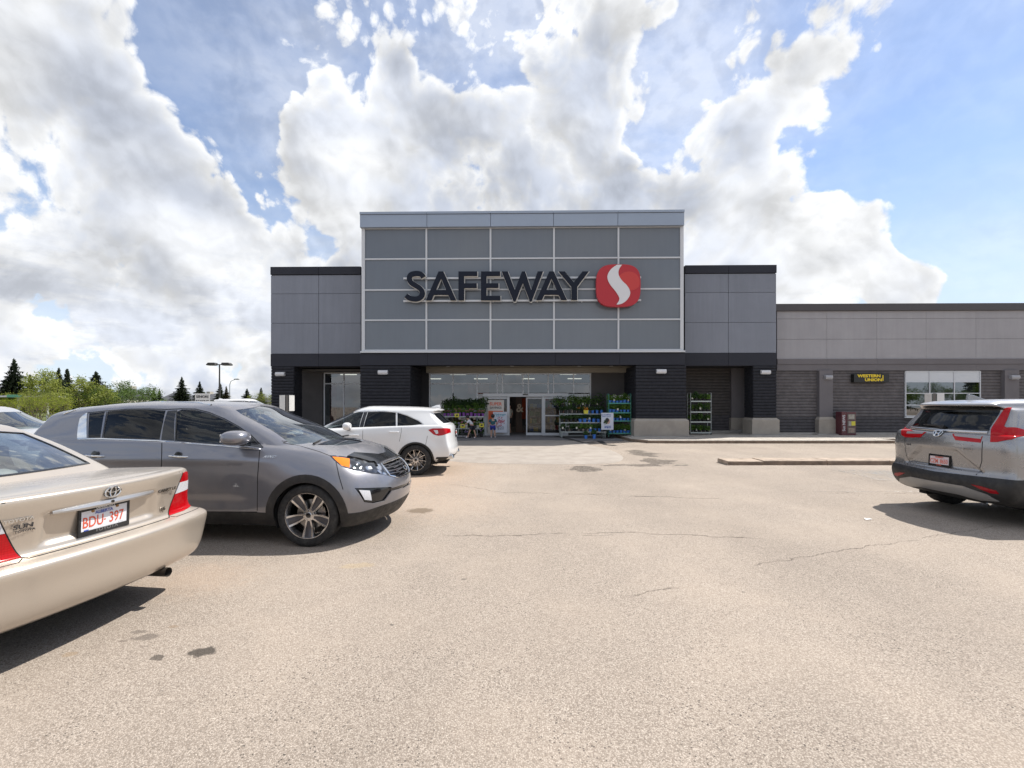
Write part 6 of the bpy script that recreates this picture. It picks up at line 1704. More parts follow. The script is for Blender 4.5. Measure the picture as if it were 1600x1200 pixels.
for (p0, p1) in ((1280, 1301), (1569.5, 1592)):
    part2('pier', M_BAND, [(S_(p0, DW - .1), S_(p1, DW - .1), DW - .12, DW + .3, zd, zb3)])
    a, b = S_(p0 - 1, DW - .2), S_(p1 + 4, DW - .2); e = .1
    mb = MB(); v = []
    for (i, z) in ((0, .13), (0, zd - .10), (.09, zd + .02)): v += [(a + i, DW - .24 + i, z), (b - i, DW - .24 + i, z), (b - i, DW + .3, z), (a + i, DW + .3, z)]
    f = [(q + k, q + (k + 1) % 4, q + 4 + (k + 1) % 4, q + 4 + k) for q in (0, 4) for k in range(4)] + [(8, 9, 10, 11), (3, 2, 1, 0)]
    mb.add(v, f); mb.build('stone_base', M_STONE, shop2, bevel=.006)
    part2('plinth', M_CONCG, [(a - .2, b + .2, DW - .45, DW + .1, .0, .128 + .05)], bevel=.01)
part2('wall_plinth', M_CONCG, [(s0 + .02, s1, DW - .10, DW + .3, .0, zp - .01)], bevel=.01)
wall_lamp(S_(1293, DW - .12), yz(589.5, 1292), DW - .12, P('grey_wall_lamp', (.34, .34, .36), .4), .34, shop2); wall_lamp(S_(1583, DW - .12), yz(589.5, 1583), DW - .12, MATS['grey_wall_lamp'], .40, shop2)
# window
wx_ = [S_(p, DW) for p in (1415.5, 1453, 1491.5, 1532)]; wz_ = [yz(p, 1470) for p in (580, 596.7, 614.5, 633, 650)]
M_WPANEL = P('white_spandrel_pane', (.56, .58, .61), .2, spec=.6)
M_WGLASS = glassmat('right_window_glass', (.10, .11, .11), 1.3, 1.55, base=.14)
fr = part2('window', M_MULL, [(x - .022, x + .022, DW, DW + .08, wz_[4], wz_[0]) for x in wx_] + [(wx_[i] + .022, wx_[i + 1] - .022, DW + .004, DW + .076, z - .020, z + .020) for z in wz_ for i in range(3)] + [(wx_[0] - .08, wx_[3] + .08, DW - .05, DW + .02, wz_[4] - .09, wz_[4] - .03)])
for i in range(3):
    for j in range(4):
        part2('pane', M_WPANEL if j == 0 else M_WGLASS, [(wx_[i] + .018, wx_[i + 1] - .018, DW + .03, DW + .04, wz_[j + 1] + .016, wz_[j] - .016)], parent=fr)
part2('window_interior', P('dim_interior', (.05, .045, .04), .9), [(wx_[0] - .2, wx_[3] + .2, DW + 3, DW + 3.1, 0, zb3), (wx_[0] - .2, wx_[3] + .2, DW + .3, DW + 3, 0, .1)])

# ------------------------------------------------------------------ the shop sign
sign = thing('store_sign', 'large dark channel letters reading SAFEWAY beside a red rounded emblem with a white S curve', 'sign', BW(0, DB - .30), BT)
def SL(px, py): a = BP(px, py, DB - .30); return (a[0], a[1])
def zl(px, py): return SL(620 + px / 4, 400 + py / 4)      # from the enlarged view
def ribbon(pts, w):
    """stroke with varying widths -> closed outline"""
    return stroke_poly(pts, w)
def smooth(pts, n=3): return chaikin(pts, n, closed=False)
T, Bm_ = 98, 280
def Lp(*pts): return [pts]
letters = {}
Sp = smooth([(167, 134), (158, 118), (138, 110), (112, 110), (86, 118), (77, 140), (86, 166), (116, 184), (146, 202), (163, 228), (156, 254), (132, 270), (100, 270), (76, 262), (58, 248)], 3)
letters['letter_s'] = [stroke_poly([(p[0], p[1]) for p in Sp], 31)]
letters['letter_a'] = [[(183, 278), (262, 98), (292, 98), (372, 278), (336, 278), (322, 244), (232, 244), (217, 278)], [(245, 214), (309, 214), (277, 140)]]
letters['letter_f'] = [[(386, 98), (503, 98), (503, 126), (421, 126), (421, 172), (500, 172), (500, 201), (421, 201), (421, 278), (386, 278)]]
letters['letter_e'] = [[(526, 98), (646, 98), (646, 126), (561, 126), (561, 172), (636, 172), (636, 200), (561, 200), (561, 250), (648, 250), (648, 278), (526, 278)]]
letters['letter_w'] = [[(656, 98), (694, 98), (738, 214), (782, 98), (802, 98), (840, 214), (880, 98), (914, 98), (842, 286), (832, 286), (788, 168), (742, 286), (730, 286)]]
letters['letter_a '] = [[(872, 276), (953, 98), (981, 98), (1063, 276), (1027, 276), (1012, 243), (922, 243), (907, 276)], [(935, 214), (999, 214), (967, 140)]]
letters['letter_y'] = [[(1012, 98), (1050, 98), (1106, 166), (1160, 98), (1199, 98), (1127, 194), (1127, 276), (1091, 276), (1091, 194)]]
M_LET = P('midnight_blue_letter_face', (.010, .014, .026), .6, spec=.2); M_LETW = P('white_letter_edge', (.68, .67, .64), .5)
for nm, loops in letters.items():
    lp = [[zl(*p) for p in L] for L in loops]
    me = poly_curve_mesh(nm.strip(), lp, .05)
    M = Matrix.Rotation(R(90), 4, 'X'); me.transform(M)
    o = link(nm.strip(), me, M_LET, sign)
    me2 = poly_curve_mesh('letter_edge', lp, .035, offset=.020); me2.transform(M); me2.transform(Matrix.Translation((.012, .055, -.012)))
    link('letter_edge', me2, M_LETW, o)
for py in (433.6, 469.3):
    a, z = SL(629, py); b, _ = SL(1003, py)
    mb = MB(); mb.box(a, b, .13, .19, z - .04, z + .04); mb.build('sign_rail', M_MULL, sign)
mb = MB()
for px in (640, 700, 770, 840, 910, 990):
    for py in (433.6, 469.3): a, z = SL(px, py); mb.box(a - .03, a + .03, .19, .27, z - .03, z + .03)
mb.build('rail_bracket', M_MULL, sign)
cx, cz = SL(965.5, 447); rx, rz = (SL(1000, 447)[0] - SL(931, 447)[0]) / 2, (SL(965, 414)[1] - SL(965, 480)[1]) / 2
def sup(n, rx, rz, e=.62): return [(cx + rx * math.copysign(abs(math.cos(t)) ** e, math.cos(t)), cz + rz * math.copysign(abs(math.sin(t)) ** e, math.sin(t))) for t in np.linspace(0, 2 * PI, n, endpoint=False)]
M_REDS = P('sign_red', (.42, .012, .022), .35); M_REDL = P('sign_light_red', (.52, .035, .030), .35)
M = Matrix.Rotation(R(90), 4, 'X')
me = poly_curve_mesh('emblem', [sup(64, rx, rz)], .10); me.transform(M); emb = link('emblem', me, M_REDS, sign)
# white S swoosh, drawn in the enlarged view's coordinates
left = smooth([(1372, 60), (1335, 85), (1313, 120), (1313, 150), (1330, 185), (1362, 222), (1386, 258), (1388, 280), (1370, 306)], 2)
right = smooth([(1374, 308), (1400, 304), (1432, 284), (1454, 250), (1455, 222), (1436, 188), (1404, 160), (1384, 130), (1380, 105), (1388, 80), (1404, 60)], 2)
me = poly_curve_mesh('swoosh', [[zl(*p) for p in left + right]], .012); me.transform(M); me.transform(Matrix.Translation((0, -.118, 0))); link('swoosh', me, P('sign_white', (.66, .66, .68), .4), emb)
hl = smooth([(1384, 128), (1402, 158), (1440, 190), (1456, 222), (1482, 214), (1510, 200), (1516, 160), (1500, 120), (1462, 100), (1420, 104)], 2)
me = poly_curve_mesh('emblem_highlight', [[zl(*p) for p in hl]], .006); me.transform(M); me.transform(Matrix.Translation((0, -.107, 0))); link('emblem_highlight', me, M_REDL, emb)

# money-transfer sign
ws = thing('money_transfer_sign', 'black box sign with yellow letters reading WESTERN UNION on the block wall', 'sign', BW(0, 0), BT)
a, z1 = BP(1333, 584.5, DW - .1); b, z0 = BP(1388, 597.5, DW - .1)
part('sign_box', P('sign_black', (.012, .012, .012), .35), [(a, b, DW - .16, DW + .05, z0, z1)], parent=ws, bevel=.01)
M_YEL = P('sign_yellow', (.75, .55, .02), .5)
zmid = (z0 + z1) / 2
text('lettering', 'WESTERN', .185, M_YEL, ws, (S_(1358, DW - .16), DW - .163, zmid + .105), (1, 0, 0), depth=.004, offset=.009, sx=1.32)
text('lettering', 'UNION', .185, M_YEL, ws, (S_(1364.5, DW - .16), DW - .163, zmid - .085), (1, 0, 0), depth=.004, offset=.009, sx=1.32)
part('yellow_bar', M_YEL, [(S_(1378.7, DW - .16), S_(1380.2, DW - .16), DW - .166, DW - .161, z0 + .07, z1 - .06)], parent=ws)

# ------------------------------------------------------------------ plants and displays at the doors
def leafmat(name, c1, c2, trans=.35):
    m = bpy.data.materials.new(name); m.use_nodes = True; g = NG(m.node_tree); b = m.node_tree.nodes['Principled BSDF']
    geo = g.new('ShaderNodeNewGeometry'); n = g.noise(geo.outputs['Position'], 1.7, 3, .6)
    oi = g.noise(geo.outputs['Position'], 23.0, 2, .5)
    c = g.mix(g.ramp(g.m('ADD', g.m('MULTIPLY', n, .6), g.m('MULTIPLY', oi, .4)), .38, .62), c1, c2)
    g.put(b.inputs['Base Color'], c); b.inputs['Roughness'].default_value = .6; b.inputs['Specular IOR Level'].default_value = .3
    tr = g.new('ShaderNodeBsdfTranslucent'); g.put(tr.inputs[0], g.vm('MULTIPLY', c, (1.6, 1.8, .8)))
    mx = g.new('ShaderNodeMixShader'); mx.inputs[0].default_value = trans; g.l.new(b.outputs[0], mx.inputs[1]); g.l.new(tr.outputs[0], mx.inputs[2])
    g.l.new(mx.outputs[0], m.node_tree.nodes['Material Output'].inputs[0]); MATS[name] = m; return m
M_LEAF1 = leafmat('rack_leaves', (.05, .11, .02), (.14, .24, .04), .3); M_LEAF2 = leafmat('deep_green_leaves', (.02, .05, .018), (.06, .11, .03), .25)
M_POTB = P('blue_pot', (.05, .18, .58), .45); M_POTK = P('black_pot', (.02, .02, .022), .6); M_POTP = P('purple_wrap', (.22, .07, .32), .5)
M_TAGW = P('white_price_tag', (.62, .60, .52), .6); M_TAGY = P('yellow_price_tag', (.62, .55, .05), .5)
M_PINK = P('pink_petals', (.72, .20, .34), .6); M_WHF = P('white_petals', (.75, .72, .75), .6); M_LILAC = P('lilac_petals', (.45, .30, .65), .6); M_ORF = P('orange_petals', (.60, .22, .02), .6)
M_RACK = P('galvanised_rack', (.38, .42, .42), .4, metal=.6); M_RACKG = P('green_rack', (.05, .25, .20), .4)
def leafball(mb, c, r, n, rnd, size=.05, mi=0, flat=1.0):
    for _ in range(n):
        v = Vector((rnd.gauss(0, 1), rnd.gauss(0, 1), rnd.gauss(0, 1))).normalized() * r * rnd.random() ** .4
        p = Vector(c) + Vector((v.x, v.y, v.z * flat))
        a = Vector((rnd.gauss(0, 1), rnd.gauss(0, 1), rnd.gauss(0, 1))).normalized(); b = a.orthogonal().normalized() * size * .5; a = a * size
        mb.add([p - a, p + b, p + a, p - b], [(0, 1, 2, 3)], mi)
POTS = {}
def potted(name, label, loc, pot, leaf, flower, rnd, r=.085, h=.15, spread=.15, hgt=.2, group=None, tagcol=None):
    key = (name, pot.name, leaf.name, flower.name if flower else '', round(spread, 2), tagcol.name if tagcol else '', rnd.randrange(3))
    if key in POTS:
        c = copy_tree(POTS[key]); c.location = loc; c.rotation_euler = (0, 0, BT + rnd.uniform(-.5, .5)); c.scale = (rnd.uniform(.9, 1.15),) * 2 + (rnd.uniform(.85, 1.30),); c['label'] = label
        return c
    o = thing(name, label, 'plant', loc, BT, group)
    mb = MB(); mb.lathe([(.001, .0), (r * .72, 0), (r, h), (r * 1.06, h), (r * 1.06, h - .015), (r * .9, h - .02), (.001, h - .02)], 12); mb.build('pot', pot, o, smooth=True)
    mb = MB(); leafball(mb, (0, 0, h + hgt * .55), spread * 1.15, 120, rnd, .045, 0, .9)
    for k in range(5): mb.tube([(0, 0, h - .02), (rnd.uniform(-.06, .06), rnd.uniform(-.06, .06), h + hgt * .6)], .004, 4)
    mb.build('foliage', leaf, o)
    if flower:
        mb = MB(); leafball(mb, (0, -.03, h + hgt * .75), spread * .95, 34, rnd, .030, 0, .6); mb.build('blooms', flower, o)
    if tagcol:
        mb = MB(); mb.box(-.035, .035, -r - .03, -r - .024, h - .02, h + .07); mb.build('price_tag', tagcol, o)
    POTS[key] = o
    return o
def rack(name, label, s, d, w, dep, zs, h, mat, cat='plant rack', rails=True, wheels=True):
    o = thing(name, label, cat, BW(s, d, zs[0] * 0), BT)
    mb = MB()
    for x in (-w / 2, w / 2):
        for y in (0, dep): mb.tube([(x, y, .06), (x, y, h)], .014, 6)
    if rails:
        for x in (-w / 2, w / 2): mb.tube([(x, 0, h), (x, dep, h)], .012, 6)
    mb.build('upright_posts', mat, o)
    for z in zs:
        mb = MB(); mb.box(-w / 2, w / 2, 0, dep, z - .03, z - .002); mb.box(-w / 2, w / 2, -.012, 0, z - .035, z + .02); mb.build('shelf', mat, o)
    if wheels:
        for x in (-w / 2, w / 2):
            for y in (.03, dep - .03):
                mb = MB(); mb.lathe([(.001, -.015), (.05, -.015), (.05, .015), (.001, .015)], 12, 'Y', (x, y, .05)); mb.build('castor', M_GBLK, o)
    return o
rnd = random.Random(11)
def wpos(s, d, z): return BW(s, d, z)
zfloor = .032
# left display: two stepped benches under the window
sL0, sL1 = S_(690, .2), S_(757, .2)
def bench(s0, s1, d, z, label):
    o = thing('display_bench', label, 'display bench', BW((s0 + s1) / 2, d, zfloor), BT, None); w = s1 - s0
    mb = MB(); mb.box(-w / 2, w / 2, -.2, .25, z - .04, z); o2 = mb.build('bench_top', M_RACK, o)
    mb = MB()
    for x in (-w / 2 + .05, w / 2 - .05):
        for y in (-.17, .2): mb.tube([(x, y, 0), (x, y, z - .03)], .015, 6)
    mb.tube([(-w / 2 + .05, -.17, z * .35), (w / 2 - .05, -.17, z * .35)], .012, 6)
    mb.build('bench_frame', M_RACK, o); return o
bench(sL0, sL1, .05, .42, 'low metal bench of pale potted flowers left of the doors')
bench(sL0, sL1, .50, .98, 'middle metal bench of pink and purple potted flowers under the window')
bench(sL0, sL1, .90, 1.35, 'tall back bench of dark leafy plants under the window')
G1, G2, G3 = 'potted plants on the left display', 'potted plants on the right display', 'potted plants on the rolling rack'
ORD = ['first', 'second', 'third', 'fourth', 'fifth', 'sixth', 'seventh', 'eighth', 'ninth', 'tenth', 'eleventh']
def pt(grp, label, *a_, **k):
    o = potted(a_[0], label, *a_[1:], **k); o['group'] = grp; return o
n = 11
for i in range(n):
    s = sL0 + .1 + (sL1 - sL0 - .2) * i / (n - 1); fl = ('pale', 'lilac', 'pink')[i % 3]
    pt('pots on the low bench', f'{fl} flowering pot plant, {ORD[i]} from the left on the low bench', 'potted_flower', wpos(s, -.02, zfloor + .42), M_POTK if i % 3 else M_TAGW, M_LEAF1, (M_WHF, M_LILAC, M_PINK)[i % 3], rnd, .075, .14, .10, .15)
    pt('pots on the middle bench', f'{("pink", "pink", "lilac")[i % 3]} flowers in purple wrap, {ORD[i]} from the left on the middle bench', 'potted_flower', wpos(s, .45, zfloor + .98), M_POTP, M_LEAF1, (M_PINK, M_PINK, M_LILAC)[i % 3], rnd, .075, .15, .10, .14)
    pt('leafy plants on the back bench', f'dark leafy plant, {ORD[i]} from the left on the tall back bench', 'leafy_plant', wpos(s, .86, zfloor + 1.35), M_POTK, M_LEAF2, None, rnd, .09, .14, .22, .26)
    if i % 2 == 0:
        pt('leafy plants behind the pink flowers', f'bushy green plant behind the pink flowers, {ORD[i // 2]} from the left', 'leafy_plant', wpos(s, .62, zfloor + 1.1), M_POTK, M_LEAF1, None, rnd, .09, .14, .20, .22)
        pt('pots under the low bench', f'pot plant on the ground under the low bench, {ORD[i // 2]} from the left', 'potted_flower', wpos(s, -.15, zfloor), M_POTK, M_LEAF2, (M_LILAC if i % 4 else None), rnd, .08, .14, .11, .16)
for (px, py, d, lab) in ((714, 649, .2, 'yellow price card on the pink flower bench'), (723, 665.5, -.3, 'yellow price card on the low bench behind the children'), (752.5, 664.5, -.3, 'yellow price card on the low bench nearest the doors')):
    s, z = BP(px, py, d); o = thing('price_card', lab, 'price card', BW(s, d, z), BT)
    mb = MB(); mb.box(-.11, .11, -.005, .005, -.09, .09); mb.build('card', M_TAGY, o)
    mb = MB(); mb.tube([(0, .01, -.09), (0, .01, -.28)], .008, 6); mb.box(-.05, .05, -.008, -.0055, -.03, .04); mb.build('card_holder', M_BLACK, o)
# hanging baskets and taller stock on a rail, right display
sR0, sR1 = S_(875, -.2), S_(944, -.2)
for (d, z, lab) in ((-.55, .30, 'lowest shelf bench of the right plant display'), (-.25, .72, 'middle shelf bench of blue pots in the right plant display'), (.1, 1.12, 'upper shelf bench of blue pots in the right plant display'), (.45, 1.42, 'back shelf bench of dark leafy plants in the right display')):
    o = bench(sR0, sR1, d, z, lab)
for i in range(10):
    s = sR0 + .08 + (sR1 - sR0 - .16) * i / 9
    pt('pots on the lowest right bench', f'pot plant, {ORD[i]} from the left on the lowest shelf right of the doors', 'potted_flower', wpos(s, -.62, zfloor + .30), M_POTB if 5 < i < 9 else M_POTK, M_LEAF1 if i in (4, 5, 6) else M_LEAF2, M_WHF if i == 1 else None, rnd, .08, .15, .12, .15, tagcol=M_TAGW if i % 3 == 0 else None)
    pt('pots on the middle right bench', f'{"blue" if i > 3 else "black"} pot, {ORD[i]} from the left on the middle shelf right of the doors', 'potted_herb', wpos(s, -.32, zfloor + .72), M_POTB if i > 3 else M_POTK, M_LEAF2, None, rnd, .08, .16, .10, .13, tagcol=M_TAGW if i == 6 else None)
    pt('pots on the upper right bench', f'{"blue" if i > 5 else "dark"} pot, {ORD[i]} from the left on the upper shelf right of the doors', 'potted_herb', wpos(s, .03, zfloor + 1.12), M_POTB if i > 5 else M_POTK, M_LEAF2, M_ORF if i == 4 else None, rnd, .08, .16, .11, .14)
    pt('bushy plants on the top right bench', f'bushy dark plant, {ORD[i]} from the left along the top of the right display', 'leafy_plant', wpos(s - (.15 if i < 2 else 0), .40, zfloor + 1.42), M_POTK, M_LEAF2 if i % 2 else M_LEAF1, None, rnd, .09, .14, .25, .30, tagcol=M_TAGW if i in (2, 5, 8) else None)
for k in range(3):
    s, z = BP(903 + k * 13, 686.5, -1.2)
    if k: potted('potted_herb', ('', 'blue pot with a plant standing on the apron, left of the pair', 'blue pot with a plant standing on the apron, nearest the poster')[k], wpos(s, -1.1, zfloor), M_POTB, M_LEAF2, None, rnd, .11, .20, .10, .12)
# yellow-flowered box and pale card
s, z = BP(916, 650, -.35); mb = MB(); o = thing('yellow_planter', 'yellow square planter on the upper right bench', 'planter', BW(s, -.22, zfloor + 1.12), BT)
mb = MB(); mb.prism([(-.09, 0), (.09, 0), (.11, .17), (-.11, .17)], -.09, .09); mb.build('box', M_TAGY, o); mb = MB(); leafball(mb, (0, 0, .22), .13, 60, rnd, .03); mb.build('foliage', M_ORF, o)
# tall green-posted rack with blue pots beside the column, and the galvanised one in the bay
sA, _ = BP(967, 680, -.45); ra = rack('plant_rack', 'tall green-posted plant rack with rows of blue pots beside the inner column', sA, -.65, 1.02, .42, (.22, .80, 1.18, 1.62), 2.05, M_RACKG); ra.location.z = zfloor
for k, z in enumerate((.22, .80, 1.18, 1.62)):
    for i in range(6):
        potted('potted_herb', f'blue-potted plant, {ORD[i]} from the left on the {("bottom", "second", "third", "top")[k]} shelf of the tall rack', wpos(sA - .42 + i * .168, -.50, zfloor + z), M_POTB, M_LEAF1, M_WHF if (k == 3 and i % 2) else None, rnd, .075, .13, .15, .24, tagcol=M_TAGW if (k + i) % 4 == 0 else None)['group'] = 'blue pots on the tall rack'
sB, _ = BP(1094.5, 682, .3); rb = rack('plant_rack', 'galvanised rolling plant rack with dark plants in the bay between the right columns', sB, .25, .98, .42, (.10, .62, 1.10, 1.62), 2.02, M_RACK); rb.location.z = H_WALK
for k, z in enumerate((.10, .62, 1.10, 1.62)):
    for i in range(5):
        potted('leafy_plant', f'dark plant, {ORD[i]} from the left on the {("bottom", "second", "third", "top")[k]} shelf of the rolling rack', wpos(sB - .38 + i * .19, .42, H_WALK + z), M_POTK, M_LEAF2 if i % 2 else M_LEAF1, None, rnd, .075, .12, .14, .20, tagcol=M_TAGW if (k * 2 + i) % 5 == 1 else None)['group'] = 'plants on the rolling rack'
# signs and posters
def poster(name, label, px0, px1, py0, py1, d, mats, fn, stand=False):
    s0, z1 = BP(px0, py0, d); s1, z0 = BP(px1, py1, d)
    o = thing(name, label, 'poster', BW((s0 + s1) / 2, d, z0), BT); w, h = s1 - s0, z1 - z0
    mb = MB(); mb.box(-w / 2, w / 2, -.01, .01, 0, h); mb.build('board', mats, o)
    if stand:
        mb = MB()
        for x in (-w / 2 + .03, w / 2 - .03): mb.tube([(x, .02, h * .2), (x, .02, -(z0 - .04))], .012, 6)
        mb.box(-w / 2, w / 2, -.05, .09, -(z0 - .032), -(z0 - .06)); mb.build('stand', M_BLACK, o)
    fn(o, w, h); return o
M_POSW = P('poster_white', (.55, .58, .66), .4); M_POSBLUE = P('poster_blue', (.05, .10, .35), .5); M_SKIN = P('printed_skin', (.50, .30, .24), .5); M_POSO = P('poster_orange', (.62, .10, .015), .45)
def f1(o, w, h):
    text('lettering', 'BLOOMING', .085, M_POSBLUE, o, (-.05, -.013, h * .88), (1, 0, 0), depth=.001, offset=.001)
    text('lettering', 'GREAT VALUE', .062, M_POSBLUE, o, (-.05, -.013, h * .78), (1, 0, 0), depth=.001, offset=.001)
    mb = MB(); mb.prism([(w * .05 + w * .17 * math.cos(t), h * .50 + h * .16 * math.sin(t)) for t in np.linspace(0, 2 * PI, 18)[:-1]], -.014, -.011); mb.build('picture_face', M_SKIN, o)
    mb = MB(); mb.prism([(-w * .02 + w * .16 * math.cos(t), h * .57 + h * .13 * math.sin(t)) for t in np.linspace(0, 2 * PI, 14)[:-1]], -.0165, -.0145); mb.build('picture_hair', M_DASH, o)
    mb = MB(); rr = random.Random(4)
    for k in range(26): a, b = rr.gauss(-w * .18, w * .09), rr.gauss(h * .46, h * .06); mb.box(a - .02, a + .02, -.019, -.017, b - .02, b + .02)
    mb.build('picture_flowers', M_LEAF2, o)
    text('price', '3/$21', .14, M_POSBLUE, o, (0.02, -.013, h * .16), (1, 0, 0), depth=.001, offset=.006)
poster('plant_poster', 'pale blue poster of a person with flowers standing between the plant displays', 939.5, 958.5, 645, 671.5, -.95, M_POSW, f1, True)
def f2(o, w, h):
    mb = MB(); mb.box(-w * .44, w * .44, -.0135, -.0105, h * .30, h * .68); mb.build('orange_panel', M_POSO, o)
    text('lettering', 'SUPER', .22, M_PLATER, o, (0, -.014, h * .88), (1, 0, 0), depth=.001, offset=.006)
    text('lettering', 'SAVINGS', .15, M_DARKPR, o, (0, -.014, h * .77), (1, 0, 0), depth=.001, offset=.003)
    text('lettering', 'FRIDAY', .14, M_PLATER, o, (0, -.0155, h * .60), (1, 0, 0), depth=.001, offset=.004)
poster('door_poster', 'tall white and orange sale poster fixed on the left door pane', 761.5, 787.5, 625, 678, DG - .09, P('poster_paper', (.60, .56, .52), .5), f2)
def f3(o, w, h):
    text('lettering', 'Hydrangea', .13, P('teal_print', (.02, .25, .35), .5), o, (0, -.013, h * .88), (1, 0, 0), depth=.001, offset=.002)
    text('lettering', 'IN BLOOM', .09, P('teal_print', (.02, .25, .35), .5), o, (0, -.013, h * .80), (1, 0, 0), depth=.001)
    mb = MB(); rr = random.Random(5)
    for k in range(60): a, b = rr.gauss(0, w * .13), rr.gauss(h * .53, h * .085); mb.box(a - .022, a + .022, -.0150 - .00004 * k, -.0145 - .00004 * k, b - .022, b + .022)
    mb.build('picture_bloom', P('dusty_pink_print', (.42, .13, .18), .5), o)
    text('price', '$20', .22, P('grey_blue_print', (.25, .28, .35), .5), o, (0.02, -.013, h * .22), (1, 0, 0), depth=.001, offset=.006)
poster('flower_poster', 'white poster with a pink hydrangea bloom leaning before the left door pane', 770.5, 792.5, 643.5, 676, DG - .30, M_POSW, f3)

# newspaper box
s, z = BP(1324, 679, DW - .55)
nb = thing('newspaper_box', 'dark red newspaper box with three display windows against the block wall', 'newspaper box', BW(s, DW - .55, H_WALK), BT)
M_MAR = P('maroon_enamel', (.085, .012, .022), .35, coat=.4)
mb = MB(); mb.box(-.34, -.12, -.1, .32, 0, 1.12); mb.box(-.12, .34, -.1, .32, 0, 1.10); mb.build('cabinet', M_MAR, nb, bevel=.02)
for i, z in enumerate((.74, .42, .10)):
    mb = MB(); mb.box(-.07, .29, -.118, -.10, z, z + .27); o = mb.build('display_window', P('dull_display_window', (.14, .13, .12), .2), nb)
    mb = MB(); mb.box(-.03, .24, -.124, -.119, z + .03, z + .24); mb.build('newspaper', P('newsprint_%d' % i, ((.34, .31, .27), (.30, .28, .26), (.30, .22, .18))[i], .7, var=.4, vscale=14), o)
mb = MB(); mb.box(.10, .28, -.130, -.125, .46, .66); mb.build('yellow_notice', M_TAGY, nb)
me = text_mesh('lettering', 'Sun NEWS', .17, depth=.002, offset=.003); o = link('lettering', me, M_CLEAR, nb); o.matrix_local = Matrix(((0, 1, 0, -.23), (0, 0, -1, -.104), (-1, 0, 0, .58), (0, 0, 0, 1))) @ Matrix.Rotation(PI, 4, 'Z')

# parking sign pairs
def sign_pair(name, label, px, py0, py1, Z, spread):
    X = (px - 800) / FPX * Z; h = (py1 - py0) / FPX * Z; zt = CAMH - (py0 - YH) / FPX * Z
    o = thing(name, label, 'sign', (X, Z, 0))
    mb = MB(); mb.box(-.035, .035, -.03, .03, 0, zt + .0); mb.build('post', P('weathered_post', (.12, .11, .10), .6), o)
    for sg in (-1, 1):
        mb = MB(); w = .30; mb.box(0, w, -.004, .004, zt - .46, zt, ch=0); p = mb.build('sign_plate', P('aluminium_sign_back', (.60, .60, .59), .45, var=.05), o, bevel=.002); p.location = (sg * .055, -.03, 0); p.rotation_euler = (0, 0, (R(62) if sg > 0 else R(180 - 62)))
        mb = MB(); mb.lathe([(.001, 0), (.012, 0), (.012, .006)], 8, 'Y', (.15, .0, zt - .06)); mb.lathe([(.001, 0), (.012, 0), (.012, .006)], 8, 'Y', (.15, .0, zt - .40)); mb.build('bolts', M_ALLOYD, p)
    o.rotation_euler = (0, 0, -math.atan2(X, Z))
    return o
a = sign_pair('parking_sign', 'back-to-back pale parking signs on a post in front of the left column', 448.5, 617.5, 642, 13.2, 1)
b = sign_pair('parking_sign', 'back-to-back pale parking signs on a post behind the silver crossover', 1460, 614.5, 641, 12.3, 1); b.location.z = .0
for (o, dx) in ((a, -1),):
    wc = MB(); wc.lathe([(.035, 0), (.045, 0), (.045, .004), (.035, .004)], 14, 'Y', (.15, -.009, CAMH - .42)); wc.build('wheelchair_symbol', M_DARKPR, [q for q in bpy.data.objects if q.parent == o and q.name.startswith('sign_plate')][0])
Zs = 11.6; Xs = (317.5 - 800) / FPX * Zs
ss = thing('seniors_sign', 'white SENIORS PARKING sign on a post behind the grey SUV roof', 'sign', (Xs, Zs, 0))
mb = MB(); mb.box(-.03, .03, -.02, .02, 0, 1.86); mb.build('post', M_RACK, ss)
mb = MB(); mb.box(-.19, .19, -.03, -.024, 1.42, 1.885); mb.build('sign_plate', P('sign_face_white', (.62, .62, .60), .4), ss, bevel=.002)
text('lettering', 'SENIORS', .080, M_DARKPR, ss, (0, -.032, 1.80), (1, 0, 0), depth=.001, offset=.003)
text('lettering', 'PARKING', .080, M_DARKPR, ss, (0, -.032, 1.68), (1, 0, 0), depth=.001, offset=.003)
text('lettering', 'ONLY', .08, M_DARKPR, ss, (0, -.032, 1.55), (1, 0, 0), depth=.001, offset=.003)

# litter on the asphalt
X, Y = GP(1356, 812); o = thing('paper_scrap', 'small white scrap of paper lying on the asphalt near the crossover shadow', 'litter', (X, Y, .006))
mb = MB(); mb.add([(-.05, -.03, .0), (.05, -.02, .008), (.06, .03, .002), (-.03, .035, .012), (0, 0, .010)], [(0, 1, 4), (1, 2, 4), (2, 3, 4), (3, 0, 4)]); mb.build('paper', P('paper_white', (.75, .74, .72), .8), o)

